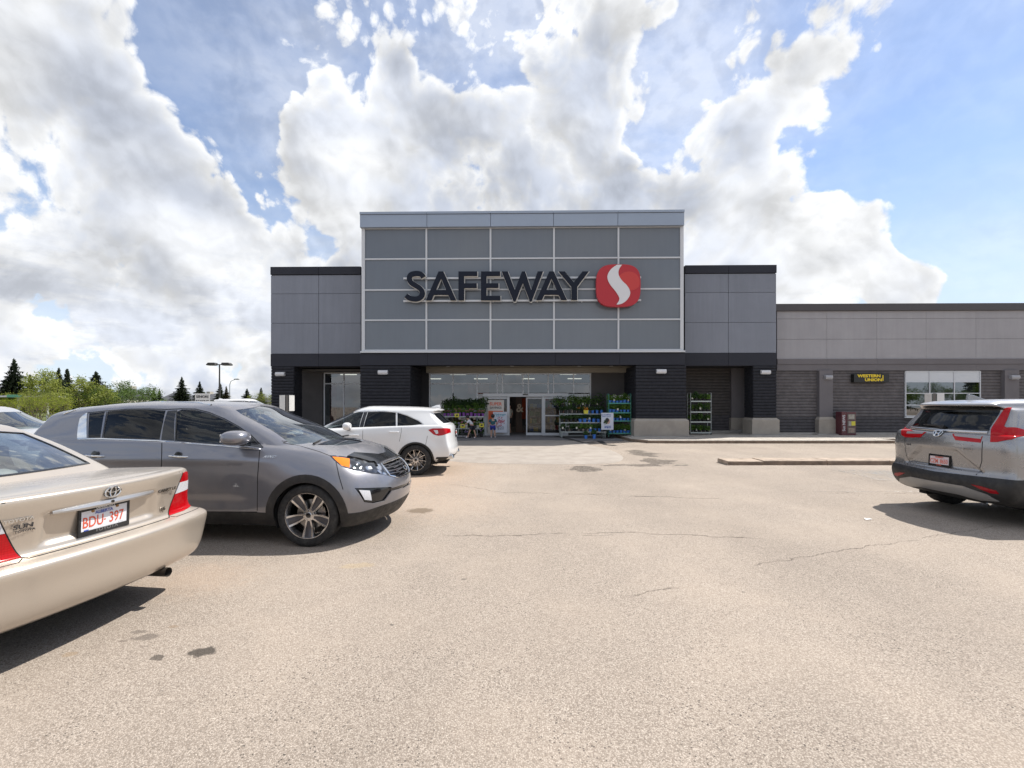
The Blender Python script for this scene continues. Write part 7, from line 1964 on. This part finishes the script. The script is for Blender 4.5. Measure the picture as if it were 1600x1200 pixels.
# ------------------------------------------------------------------ people: three small figures at the doors
def person(label, loc, rz, joints, cloth, hair, scale=1.0):
    """one continuous skinned body; clothes and hair are its children. joints: dict of points"""
    J = {k: Vector(v) for k, v in joints.items()}
    root = thing('person', label, 'person', loc, rz)
    chain = [('pelvis', 'spine', ), ('spine', 'chest'), ('chest', 'neck'), ('neck', 'head'), ('head', 'crown'),
             ('pelvis', 'hipL'), ('hipL', 'kneeL'), ('kneeL', 'ankleL'), ('ankleL', 'toeL'), ('pelvis', 'hipR'), ('hipR', 'kneeR'), ('kneeR', 'ankleR'), ('ankleR', 'toeR'),
             ('chest', 'shL'), ('shL', 'elL'), ('elL', 'wrL'), ('wrL', 'hdL'), ('chest', 'shR'), ('shR', 'elR'), ('elR', 'wrR'), ('wrR', 'hdR')]
    rad = dict(pelvis=.085, spine=.078, chest=.088, neck=.035, head=.072, crown=.062, hipL=.062, hipR=.062, kneeL=.042, kneeR=.042, ankleL=.028, ankleR=.028, toeL=.024, toeR=.024, shL=.036, shR=.036, elL=.027, elR=.027, wrL=.019, wrR=.019, hdL=.017, hdR=.017)
    def skin(name, names, edges, mat, grow=0.0, parent=root, extra=None):
        me = bpy.data.meshes.new(name); me.from_pydata([tuple(J[k]) for k in names], [(names.index(a), names.index(b)) for a, b in edges], [])
        o = link(name, me, mat, parent); m = o.modifiers.new('skin', 'SKIN'); m.use_smooth_shade = True
        for i, k in enumerate(names):
            sv = me.skin_vertices[0].data[i]; r = rad[k] + grow; sv.radius = (r * (1.25 if k in ('chest', 'pelvis', 'spine') else 1), r * (.85 if k in ('chest', 'pelvis', 'spine') else 1)); sv.use_root = (i == 0)
        s = o.modifiers.new('sub', 'SUBSURF'); s.levels = 2; s.render_levels = 2
        return o
    names = ['pelvis'] + [k for k in J if k != 'pelvis']
    body = skin('body', names, chain, cloth['skin'])
    # fingers: five short chains on each hand
    for sd in 'LR':
        h = J['hd' + sd]; w = J['wr' + sd]; t = (h - w).normalized(); a = t.orthogonal().normalized(); b_ = t.cross(a)
        mb = MB()
        for k in range(4):
            o_ = a * (k - 1.5) * .012; L = (.040, .046, .043, .034)[k]; mb.tube([h + o_ * .8 - t * .01, h + o_ + t * L * .5 + b_ * .004, h + o_ + t * L + b_ * .014], [.0065, .006, .004], 6)
        mb.tube([h - a * .018 - t * .015, h - a * .032 + t * .008, h - a * .034 + t * .022], [.007, .006, .004], 6); mb.build('fingers', cloth['skin'], body, smooth=True)
    for sd in 'LR': J['sl' + sd] = J['sh' + sd].lerp(J['el' + sd], .75); rad['sl' + sd] = .034
    J['collar'] = J['chest'].lerp(J['neck'], .75); rad['collar'] = .040
    J['hem'] = J['pelvis'].lerp(J['spine'], .15); rad['hem'] = .082
    skin('shirt', ['chest', 'spine', 'hem', 'shL', 'shR', 'slL', 'slR', 'collar'], [('chest', 'spine'), ('spine', 'hem'), ('chest', 'shL'), ('chest', 'shR'), ('shL', 'slL'), ('shR', 'slR'), ('chest', 'collar')], cloth['shirt'], .016, body)
    for sd in 'LR': J['tk' + sd] = J['hip' + sd].lerp(J['knee' + sd], .75); rad['tk' + sd] = .052
    skin('shorts', ['pelvis', 'hipL', 'hipR', 'tkL', 'tkR'], [('pelvis', 'hipL'), ('pelvis', 'hipR'), ('hipL', 'tkL'), ('hipR', 'tkR')], cloth['shorts'], .014, body)
    for sd in 'LR':
        mb = MB(); ellipsoid(mb, J['ankle' + sd].lerp(J['toe' + sd], .6) - Vector((0, 0, .008)), (.036, .075, .028)); mb.build('shoe', cloth['shoe'], body, smooth=True)
    hd = J['head'].lerp(J['crown'], .5); fwd = (J['toeL'] - J['ankleL']); fwd.z = 0; fwd.normalize() if fwd.length > 0 else None
    if 'look' in cloth: fwd = Vector(cloth['look']).normalized()
    mb = MB(); ellipsoid(mb, hd - fwd * .018 + Vector((0, 0, .018)), (.088, .088, .092)); mb.build('hair', hair, body, smooth=True)
    rt = fwd.cross(Vector((0, 0, 1)))
    for e in (-1, 1):
        mb = MB(); ellipsoid(mb, hd + fwd * .072 + rt * e * .026 - Vector((0, 0, .012)), (.009, .009, .007), 8, 6); mb.build('eye', M_GBLK, body)
        mb = MB(); ellipsoid(mb, hd + rt * e * .076 - Vector((0, 0, .022)), (.010, .014, .022), 8, 6); mb.build('ear', cloth['skin'], body)
    mb = MB(); ellipsoid(mb, hd + fwd * .080 - Vector((0, 0, .030)), (.010, .010, .015), 8, 6); mb.build('nose', cloth['skin'], body)
    mb = MB(); ellipsoid(mb, hd + fwd * .074 - Vector((0, 0, .052)), (.018, .007, .004), 8, 6); mb.build('mouth', P('lips', (.30, .08, .07), .5), body)
    return root
M_SK = P('skin_tone', (.42, .24, .17), .55); M_HAIRK = P('black_hair', (.012, .010, .010), .5, bump=.4, bscale=80)
# child in blue with a backpack, seen from behind and walking in
s, _ = BP(770, 684, -.6)
K = dict(pelvis=(0, 0, .55), spine=(0, .01, .66), chest=(0, .01, .78), neck=(0, .01, .885), head=(0, .015, .955), crown=(0, .02, 1.04),
         hipL=(-.07, 0, .52), kneeL=(-.075, .03, .29), ankleL=(-.08, .0, .06), toeL=(-.085, .11, .025), hipR=(.07, 0, .52), kneeR=(.085, .05, .29), ankleR=(.10, .02, .06), toeR=(.11, .13, .025),
         shL=(-.13, .01, .83), elL=(-.18, -.01, .68), wrL=(-.20, .05, .56), hdL=(-.20, .07, .52), shR=(.13, .01, .83), elR=(.17, -.02, .68), wrR=(.18, .03, .55), hdR=(.18, .045, .51))
kid = person('child with black hair, teal top and blue shorts walking in', BW(s, -.55, .032), BT, K, dict(skin=M_SK, shirt=P('teal_shirt', (.015, .08, .10), .8), shorts=P('royal_blue_shorts', (.015, .025, .22), .8), shoe=M_WHF), M_HAIRK)
# child bending over a scooter
s, _ = BP(738, 686, -.9)
K2 = dict(pelvis=(0, 0, .56), spine=(-.06, .0, .68), chest=(-.13, .0, .78), neck=(-.19, 0, .86), head=(-.23, .01, .92), crown=(-.27, .02, 1.0),
          hipL=(-.02, -.06, .53), kneeL=(-.12, -.07, .33), ankleL=(-.20, -.06, .08), toeL=(-.31, -.06, .03), hipR=(.02, .06, .53), kneeR=(.09, .06, .30), ankleR=(.16, .05, .06), toeR=(.05, .05, .025),
          shL=(-.15, -.12, .80), elL=(-.27, -.14, .68), wrL=(-.37, -.10, .62), hdL=(-.40, -.09, .61), shR=(-.13, .12, .80), elR=(-.25, .14, .68), wrR=(-.36, .10, .62), hdR=(-.39, .09, .61))
person('child in white shirt and dark shorts leaning over a small scooter', BW(s, -.85, .032), BT, K2, dict(skin=M_SK, shirt=P('white_tshirt', (.62, .62, .66), .8), shorts=P('black_shorts', (.02, .02, .03), .8), shoe=M_WHF, look=(-1, 0, -.2)), M_HAIRK)
sc = thing('kick_scooter', 'small pale kick scooter held by the child in white', 'scooter', BW(s - .42, -.85, .032), BT)
mb = MB(); mb.box(-.30, .28, -.055, .055, .085, .10); mb.build('deck', M_WHF, sc, bevel=.01)
mb = MB(); mb.tube([(-.28, 0, .06), (-.20, 0, .60), (-.04 + .0, 0, .61)], .016, 8); mb.tube([(.02, -.12, .61), (.02, .12, .61)], .014, 8); mb.tube([(-.20, 0, .60), (.02, 0, .61)], .014, 8); mb.build('handlebar', M_RACK, sc)
for x in (-.34, .30): mb = MB(); mb.lathe([(.015, -.015), (.05, -.015), (.055, 0), (.05, .015), (.015, .015)], 16, 'Y', (x, 0, .057)); mb.build('wheel', M_GBLK, sc)
# shopper just inside the open door
s, _ = BP(797, 670, 1.9)
K3 = {k: Vector(v) * 1.58 for k, v in K.items()}
for k in list(K3): K3[k] = Vector((K3[k].x * .9, K3[k].y, K3[k].z))
person('shopper in a pale shirt standing just inside the doorway', BW(s, 2.0, .01), BT + 1.2, K3, dict(skin=M_SK, shirt=P('cream_shirt', (.45, .42, .36), .8), shorts=P('dark_trousers', (.02, .02, .025), .8), shoe=M_GBLK), M_HAIRK)

# ------------------------------------------------------------------ trees
M_BARK = P('bark', (.09, .07, .055), .9, bump=.5, bscale=30)
M_SPR = leafmat('spruce_needles', (.012, .022, .010), (.035, .048, .018), .12)
M_SPRB = leafmat('spruce_needles_brown', (.035, .032, .016), (.06, .055, .022), .12)
M_LIME = leafmat('lime_spring_leaves', (.10, .13, .022), (.25, .27, .05), .4)
M_GREEN = leafmat('fresh_green_leaves', (.045, .085, .02), (.11, .16, .04), .35)
def spruce_mesh(seed, H=10.0, Rb=2.3):
    rnd = random.Random(seed); mb = MB(); tr = MB(); tr.tube([(0, 0, 0), (0, 0, H * .5), (0, 0, H * .97)], [.16, .10, .02], 7)
    lev = int(H * 4.4); 
    for i in range(lev):
        t = i / (lev - 1); z = H * (.10 + .88 * t); rr = Rb * (1 - t) ** .85 * rnd.uniform(.72, 1.12) + .06; nb = max(4, int(9 * (1 - t) + 4))
        for k in range(nb):
            if rnd.random() < .08: continue
            a = 2 * PI * (k + rnd.random() * .8) / nb + i; L = rr * rnd.uniform(.65, 1.15); dr = rnd.uniform(.10, .34) * L
            d = Vector((math.cos(a), math.sin(a), 0)); side = Vector((-d.y, d.x, 0))
            p0 = Vector((0, 0, z)); n = max(3, int(L * 5))
            for j in range(n):
                u = (j + .6) / n; c = p0 + d * L * u + Vector((0, 0, -dr * u * u + .10 * L * u))
                for sgn in (-1, 1):
                    w = (.20 + .46 * (1 - u)) * min(1.15, L + .1) * rnd.uniform(.7, 1.25) * .95
                    tip = c + side * sgn * w + d * w * .5 + Vector((0, 0, -w * rnd.uniform(.2, .6)))
                    b_ = d * L / n * .95
                    mb.add([c - b_, c + b_, tip], [(0, 1, 2)])
                if rnd.random() < .95:
                    mb.add([c - side * .16 - d * .05, c + side * .16 + d * .05, c + Vector((0, 0, -rnd.uniform(.25, .50)))], [(0, 1, 2)])
    for j in range(14):
        a = rnd.random() * 6.3; z = H * (.95 + .05 * rnd.random()); mb.add([(0, 0, z + .15), (.10 * math.cos(a), .10 * math.sin(a), z - .15), (.04 * math.cos(a + 1), .04 * math.sin(a + 1), z - .25)], [(0, 1, 2)])
    return mb.mesh('crown'), tr.mesh('trunk')
SPR = [spruce_mesh(s, 10, r) for s, r in ((1, 2.3), (2, 2.7), (3, 2.0))]
for c_, t_ in SPR: t_.materials.append(M_BARK)
def place_tree(name, label, px, py_top, Z, meshes, mat, base=0.0, wid=1.0, group=None, H=10.0, rz=None):
    X = (px - 800) / FPX * Z; zt = CAMH - (py_top - YH) / FPX * Z; k = (zt - base) / H
    o = thing(name, label, 'tree', (X, Z, base), rz if rz is not None else random.random() * 6, group)
    crown, trunk = meshes
    cm = crown if (crown.materials and crown.materials[0] == mat) else crown.copy()
    if not cm.materials: cm.materials.append(mat)
    else: cm.materials[0] = mat
    c = bpy.data.objects.new('crown', cm); COL.objects.link(c); c.parent = o; c.scale = (k * wid, k * wid, k)
    t = bpy.data.objects.new('trunk', trunk); COL.objects.link(t); t.parent = o; t.scale = (k * wid, k * wid, k)
    return o
def decid_mesh(seed, H=5.0, Rr=3.0, leaves=4200, lsize=.10, airy=.0, low=.12):
    rnd = random.Random(seed); tr = MB(); mb = MB(); tips = []
    def grow(p, d, L, r, depth):
        q = p + d * L; mid = p.lerp(q, .5) + Vector((rnd.uniform(-.08, .08), rnd.uniform(-.08, .08), 0)) * L
        tr.tube([p, mid, q], [r, r * .8, r * .55], 5 if depth < 2 else 4)
        tips.append((q, L)); tips.append((mid, L))
        if depth >= 4: return
        for k in range(rnd.choice((2, 3, 3))):
            e = (d + Vector((rnd.gauss(0, .55), rnd.gauss(0, .55), rnd.gauss(.10, .3)))).normalized(); grow(q, e, L * rnd.uniform(.62, .85), r * .55, depth + 1)
    for k in range(5):
        a = k * 1.3 + rnd.random(); grow(Vector((math.cos(a) * .15, math.sin(a) * .15, 0)), Vector((math.cos(a) * rnd.uniform(.2, .8), math.sin(a) * rnd.uniform(.2, .8), 1)).normalized(), H * .30, .07, 0)
    zs = max(t[0].z for t in tips); xs = max(math.hypot(t[0].x, t[0].y) for t in tips)
    fz, fx = H / zs, Rr / xs
    tips = [t for t in tips if t[0].z > zs * low]
    cl = [(t[0], rnd.uniform(.5, 1.0) * t[1] * .55 + .12) for t in tips]
    w = [c[1] ** 2 for c in cl]
    for _ in range(leaves):
        c, r = rnd.choices(cl, w)[0]
        v = Vector((rnd.gauss(0, 1), rnd.gauss(0, 1), rnd.gauss(0, .8))) * r * .55
        p = c + v; s = lsize * rnd.uniform(.5, 1.2)
        a = Vector((rnd.gauss(0, 1), rnd.gauss(0, 1), rnd.gauss(0, 1))).normalized(); b_ = a.orthogonal().normalized() * s * .45; a = a * s
        mb.add([p - a, p + b_, p + a, p - b_], [(0, 1, 2, 3)])
    S = Matrix.Diagonal((fx, fx, fz, 1)); m1 = mb.mesh('crown'); m2 = tr.mesh('trunk'); m1.transform(S); m2.transform(S); m2.materials.append(M_BARK)
    return m1, m2
DEC = [decid_mesh(21, 5, 4.2, 8500, .10), decid_mesh(22, 5, 4.2, 7000, .09), decid_mesh(23, 5, 3.0, 3500, .08)]
T_ = place_tree
T_('spruce_tree', 'tallest dark spruce at the far left with ragged open top', 22, 560, 62, SPR[1], M_SPR, wid=1.35, rz=.4)
T_('spruce_tree', 'low brownish spruce at the far left edge beside the tallest spruce', 8, 592, 64, SPR[0], M_SPRB, wid=1.2)
T_('spruce_tree', 'small spruce just right of the tallest spruce', 47, 584, 66, SPR[2], M_SPR, wid=1.3)
T_('spruce_tree', 'dark spruce top rising behind the lime shrub, left one', 92, 574, 58, SPR[0], M_SPR, wid=1.3)
T_('spruce_tree', 'dark spruce top rising behind the lime shrub, right one', 105, 575, 60, SPR[2], M_SPR, wid=1.4)
T_('spruce_tree', 'broad dark spruce behind the gap between the lime and green shrubs', 150, 580, 58, SPR[1], M_SPR, wid=2.0)
T_('leafy_shrub_tree', 'large lime green shrub with thin leaves, behind the grey SUV tail', 104, 579, 44, DEC[0], M_LIME, wid=.95, H=5, rz=1.0)
T_('leafy_shrub_tree', 'bright lime shrub low behind the far left SUV', 60, 606, 40, DEC[2], M_LIME, wid=1.0, H=5, rz=2.0)
T_('leafy_shrub_tree', 'round fresh green shrub between the lime shrub and the houses', 203, 597, 50, DEC[1], M_GREEN, wid=1.15, H=5, rz=.3)
T_('leafy_shrub_tree', 'small mid green shrub just left of the round green one', 160, 604, 46, DEC[2], M_GREEN, wid=1.1, H=5, rz=4.0)
T_('leafy_shrub_tree', 'low orange-green hedge shrub at the far left', 12, 612, 48, DEC[2], M_LIME, wid=1.6, H=5, rz=3.0)
T_('leafy_shrub_tree', 'small bright green shrub beside the left column of the shop', 410, 612, 62, DEC[2], M_LIME, wid=1.3, H=5, rz=1.2)
T_('leafy_shrub_tree', 'low yellowish hedge shrub below the pale canopy edge', 34, 619, 36, DEC[2], M_LIME, wid=1.6, H=5, rz=5.0)
T_('leafy_shrub_tree', 'low yellowish hedge shrub right of the canopy posts', 70, 617, 34, DEC[2], M_LIME, wid=1.6, H=5, rz=6.0)
T_('spruce_tree', 'slim distant spruce right of the green shrub, left of a pair', 240.5, 605, 95, SPR[2], M_SPR, wid=1.2)
T_('spruce_tree', 'slim distant spruce right of the green shrub, right of a pair', 249, 606.5, 98, SPR[0], M_SPR, wid=1.1)
T_('spruce_tree', 'full green spruce standing before the dark roof', 284, 588.5, 70, SPR[1], M_SPR, wid=1.3)
T_('spruce_tree', 'spruce standing behind the SENIORS sign', 312, 595.5, 84, SPR[0], M_SPR, wid=1.5)
T_('spruce_tree', 'spruce standing at the foot of the double-headed lamp', 344, 598.5, 72, SPR[2], M_SPR, wid=1.6)
T_('spruce_tree', 'narrow brownish spruce just right of the lamp pole', 353.5, 603, 70, SPR[0], M_SPRB, wid=1.2)
T_('spruce_tree', 'spruce left of the last gap before the shop', 386, 607, 84, SPR[1], M_SPR, wid=1.7)
T_('spruce_tree', 'spruce nearest the shop above the bright shrub', 408, 605, 74, SPR[2], M_SPR, wid=1.5)
# trees across the street behind the viewer: they show in the shop windows
for k, (x, y, h, kind) in enumerate(((20, -40, 9, 0), (70, -44, 12, 1), (58, -30, 6, 0), (-26, -42, 10, 1), (82, -40, 12, 1), (67, -30, 5, 0), (76, -31, 6, 0))):
    m_, mt = (DEC[k % 2], M_GREEN) if kind == 0 else (SPR[k % 3], M_SPR); H = 5 if kind == 0 else 10
    o = thing('street_tree' if kind == 0 else 'spruce_tree', ('broad green street tree', 'tall dark spruce')[kind] + ' across the street behind the viewer, ' + ORD[k] + ' of the row', 'tree', (x, y, 0), k, 'trees behind the viewer')
    cm = m_[0].copy(); 
    if cm.materials: cm.materials[0] = mt
    else: cm.materials.append(mt)
    for nm, me in (('crown', cm), ('trunk', m_[1])): q = bpy.data.objects.new(nm, me); COL.objects.link(q); q.parent = o; q.scale = (h / H,) * 3

# ------------------------------------------------------------------ houses, lamps
M_ROOF = P('slate_grey_shingle', (.075, .078, .088), .85, var=.12, vscale=1.5); M_SIDING = P('pale_siding', (.40, .37, .32), .8); M_WIN = P('house_window', (.05, .06, .07), .1)
def house(label, px0, px1, py_r, py_e, Z, gable=False):
    x0, x1 = (px0 - 800) / FPX * Z, (px1 - 800) / FPX * Z; zr = CAMH - (py_r - YH) / FPX * Z; ze = CAMH - (py_e - YH) / FPX * Z
    o = thing('house', label, 'house', ((x0 + x1) / 2, Z, 0)); w = (x1 - x0) / 2; D = 8
    mb = MB(); mb.box(-w + .4, w - .4, .4, D - .4, 0, ze); mb.build('wall', M_SIDING, o)
    hip = min(w * .45, 3.0)
    mb = MB(); v = [(-w, 0, ze), (w, 0, ze), (w, D, ze), (-w, D, ze), (-w + hip, D / 2, zr), (w - hip, D / 2, zr)]
    mb.add(v, [(0, 1, 5, 4), (1, 2, 5), (2, 3, 4, 5), (3, 0, 4), (3, 2, 1, 0)]); rf = mb.build('roof', M_ROOF, o)
    mb = MB(); mb.box(w * .1, w * .1 + .7, D * .45, D * .6, zr - .4, zr + .5); mb.build('chimney', M_SIDING, rf)
    n = max(2, int(w / 2.2))
    for k in range(n):
        x = -w + (k + .5) * 2 * w / n; mb = MB(); mb.box(x - .6, x + .6, .34, .42, 1.0, min(2.3, ze - .3)); mb.build('window', M_WIN, o)
    return o
house('grey-roofed house behind the tallest spruce and the lime shrub', 40, 84, 604.5, 617, 78)
house('long low house with a slate grey roof between the shrub and the full spruce', 243, 276, 612.5, 626, 100)
house('grey-roofed house right of the full spruce, behind the SENIORS sign', 272, 330, 615, 626, 92)
house('grey-roofed bungalow glimpsed between the green shrubs', 160, 190, 606, 620, 90)
house('distant bungalow roof by the last two spruces', 356, 424, 622, 628, 110)
def lamp2(label, px, py, Z, vis=True, h=None):
    X = (px - 800) / FPX * Z; H = h or (CAMH - (py - YH) / FPX * Z)
    o = thing('parking_lot_lamp', label, 'lamp post', (X, Z, 0))
    mb = MB(); mb.lathe([(.30, 0), (.30, .75), (.27, .78), (.001, .78)], 16); mb.build('concrete_footing', M_CONC, o)
    mb = MB(); mb.tube([(0, 0, .7), (0, 0, H)], [.11, .07], 10); mb.build('pole', P('bronze_pole', (.04, .038, .036), .5), o, smooth=True)
    for sg in (-1, 1):
        mb = MB(); mb.tube([(0, 0, H - .05), (sg * .35, 0, H)], .045, 8); mb.prism([(sg * .3, H - .12), (sg * .42, H + .16), (sg * 1.15, H + .16), (sg * 1.35, H - .02), (sg * 1.35, H - .14)], -.30, .30); a = mb.build('lamp_head', MATS['bronze_pole'], o, bevel=.04)
        mb = MB(); mb.box(min(sg * .42, sg * 1.25), max(sg * .42, sg * 1.25), -.24, .24, H - .165, H - .145); mb.build('lamp_lens', P('lamp_lens_grey', (.30, .30, .27), .3), a)
    return o
lamp2('tall double-headed parking lot lamp left of the shop', 343, 569, 52)
lamp2('double-headed parking lot lamp behind the viewer, mirrored in the shop glass', 0, 0, 1, h=12.6).location = (18.5, -15.2, 0)
o = thing('street_light', 'thin distant cobra-head street light right of the double lamp', 'street light', ((359 - 800) / FPX * 80, 80, 0))
H = CAMH - (593 - YH) / FPX * 80; mb = MB(); mb.tube([(0, 0, 0), (0, 0, H - .9), (.2, 0, H - .3), (.9, 0, H)], [.10, .07, .06, .05], 8); mb.build('pole', P('pale_street_pole', (.40, .42, .44), .5), o); mb = MB(); mb.prism([(.8, H - .04), (.8, H + .12), (1.5, H + .16), (1.7, H + .02), (1.5, H - .05)], -.14, .14); mb.build('lamp_head', P('pole_grey', (.25, .26, .27), .5), o)
# white canopy bar at the far left
o = thing('store_canopy', 'long pale canopy edge with a green end at the far left', 'canopy', ((20 - 800) / FPX * 46, 46, 0))
mb = MB(); mb.box(-3.4, 2.6, 0, 3, 2.30, 2.46); mb.build('canopy_roof', M_MULL, o); mb = MB(); mb.box(-.6, 1.0, -.02, 0, 2.28, 2.55); mb.build('green_end', P('teal_green', (.08, .30, .20), .5), o)
for x in (-3.0, -.8, 2.2): mb = MB(); mb.box(x - .08, x + .08, 1.2, 1.36, 0, 2.3); mb.build('canopy_post', M_MULL, o)

# ------------------------------------------------------------------ more parked cars further off, copies of the builders' cars
kia = build_kia().root; camry = build_camry().root; crv = build_crv().root; acura = build_acura().root
def recolor(root, old, new):
    for o in [q for q in bpy.data.objects if q.parent == root] + [q for p in bpy.data.objects if p.parent == root for q in bpy.data.objects if q.parent == p]:
        if o.type == 'MESH' and any(m == old for m in o.data.materials):
            o.data = o.data.copy()
            for i, m in enumerate(o.data.materials):
                if m == old: o.data.materials[i] = new
def car_copy(src, label, loc, rz, old, new):
    c = copy_tree(src); c.location = loc; c.rotation_euler = (0, 0, rz); c['label'] = label
    recolor(c, old, new); return c
Wp = MATS['pearl_white_paint']
car_copy(acura, 'pale silver SUV with its windscreen showing above the sedan, at the far left edge', (-13.75, 10.2, 0), R(-3), Wp, paint('pale_silver_paint', (.50, .52, .55), .4, .3))
fv = car_copy(acura, 'tall white vehicle parked far off behind the grey SUV roof, under the double lamp', (-20.5, 31.0, 0), R(4), Wp, Wp); fv.scale = (1.2, 1.2, 1.26)
for o in bpy.data.objects:
    if o.type == 'MESH' and o.name.startswith('letter_a'): pass
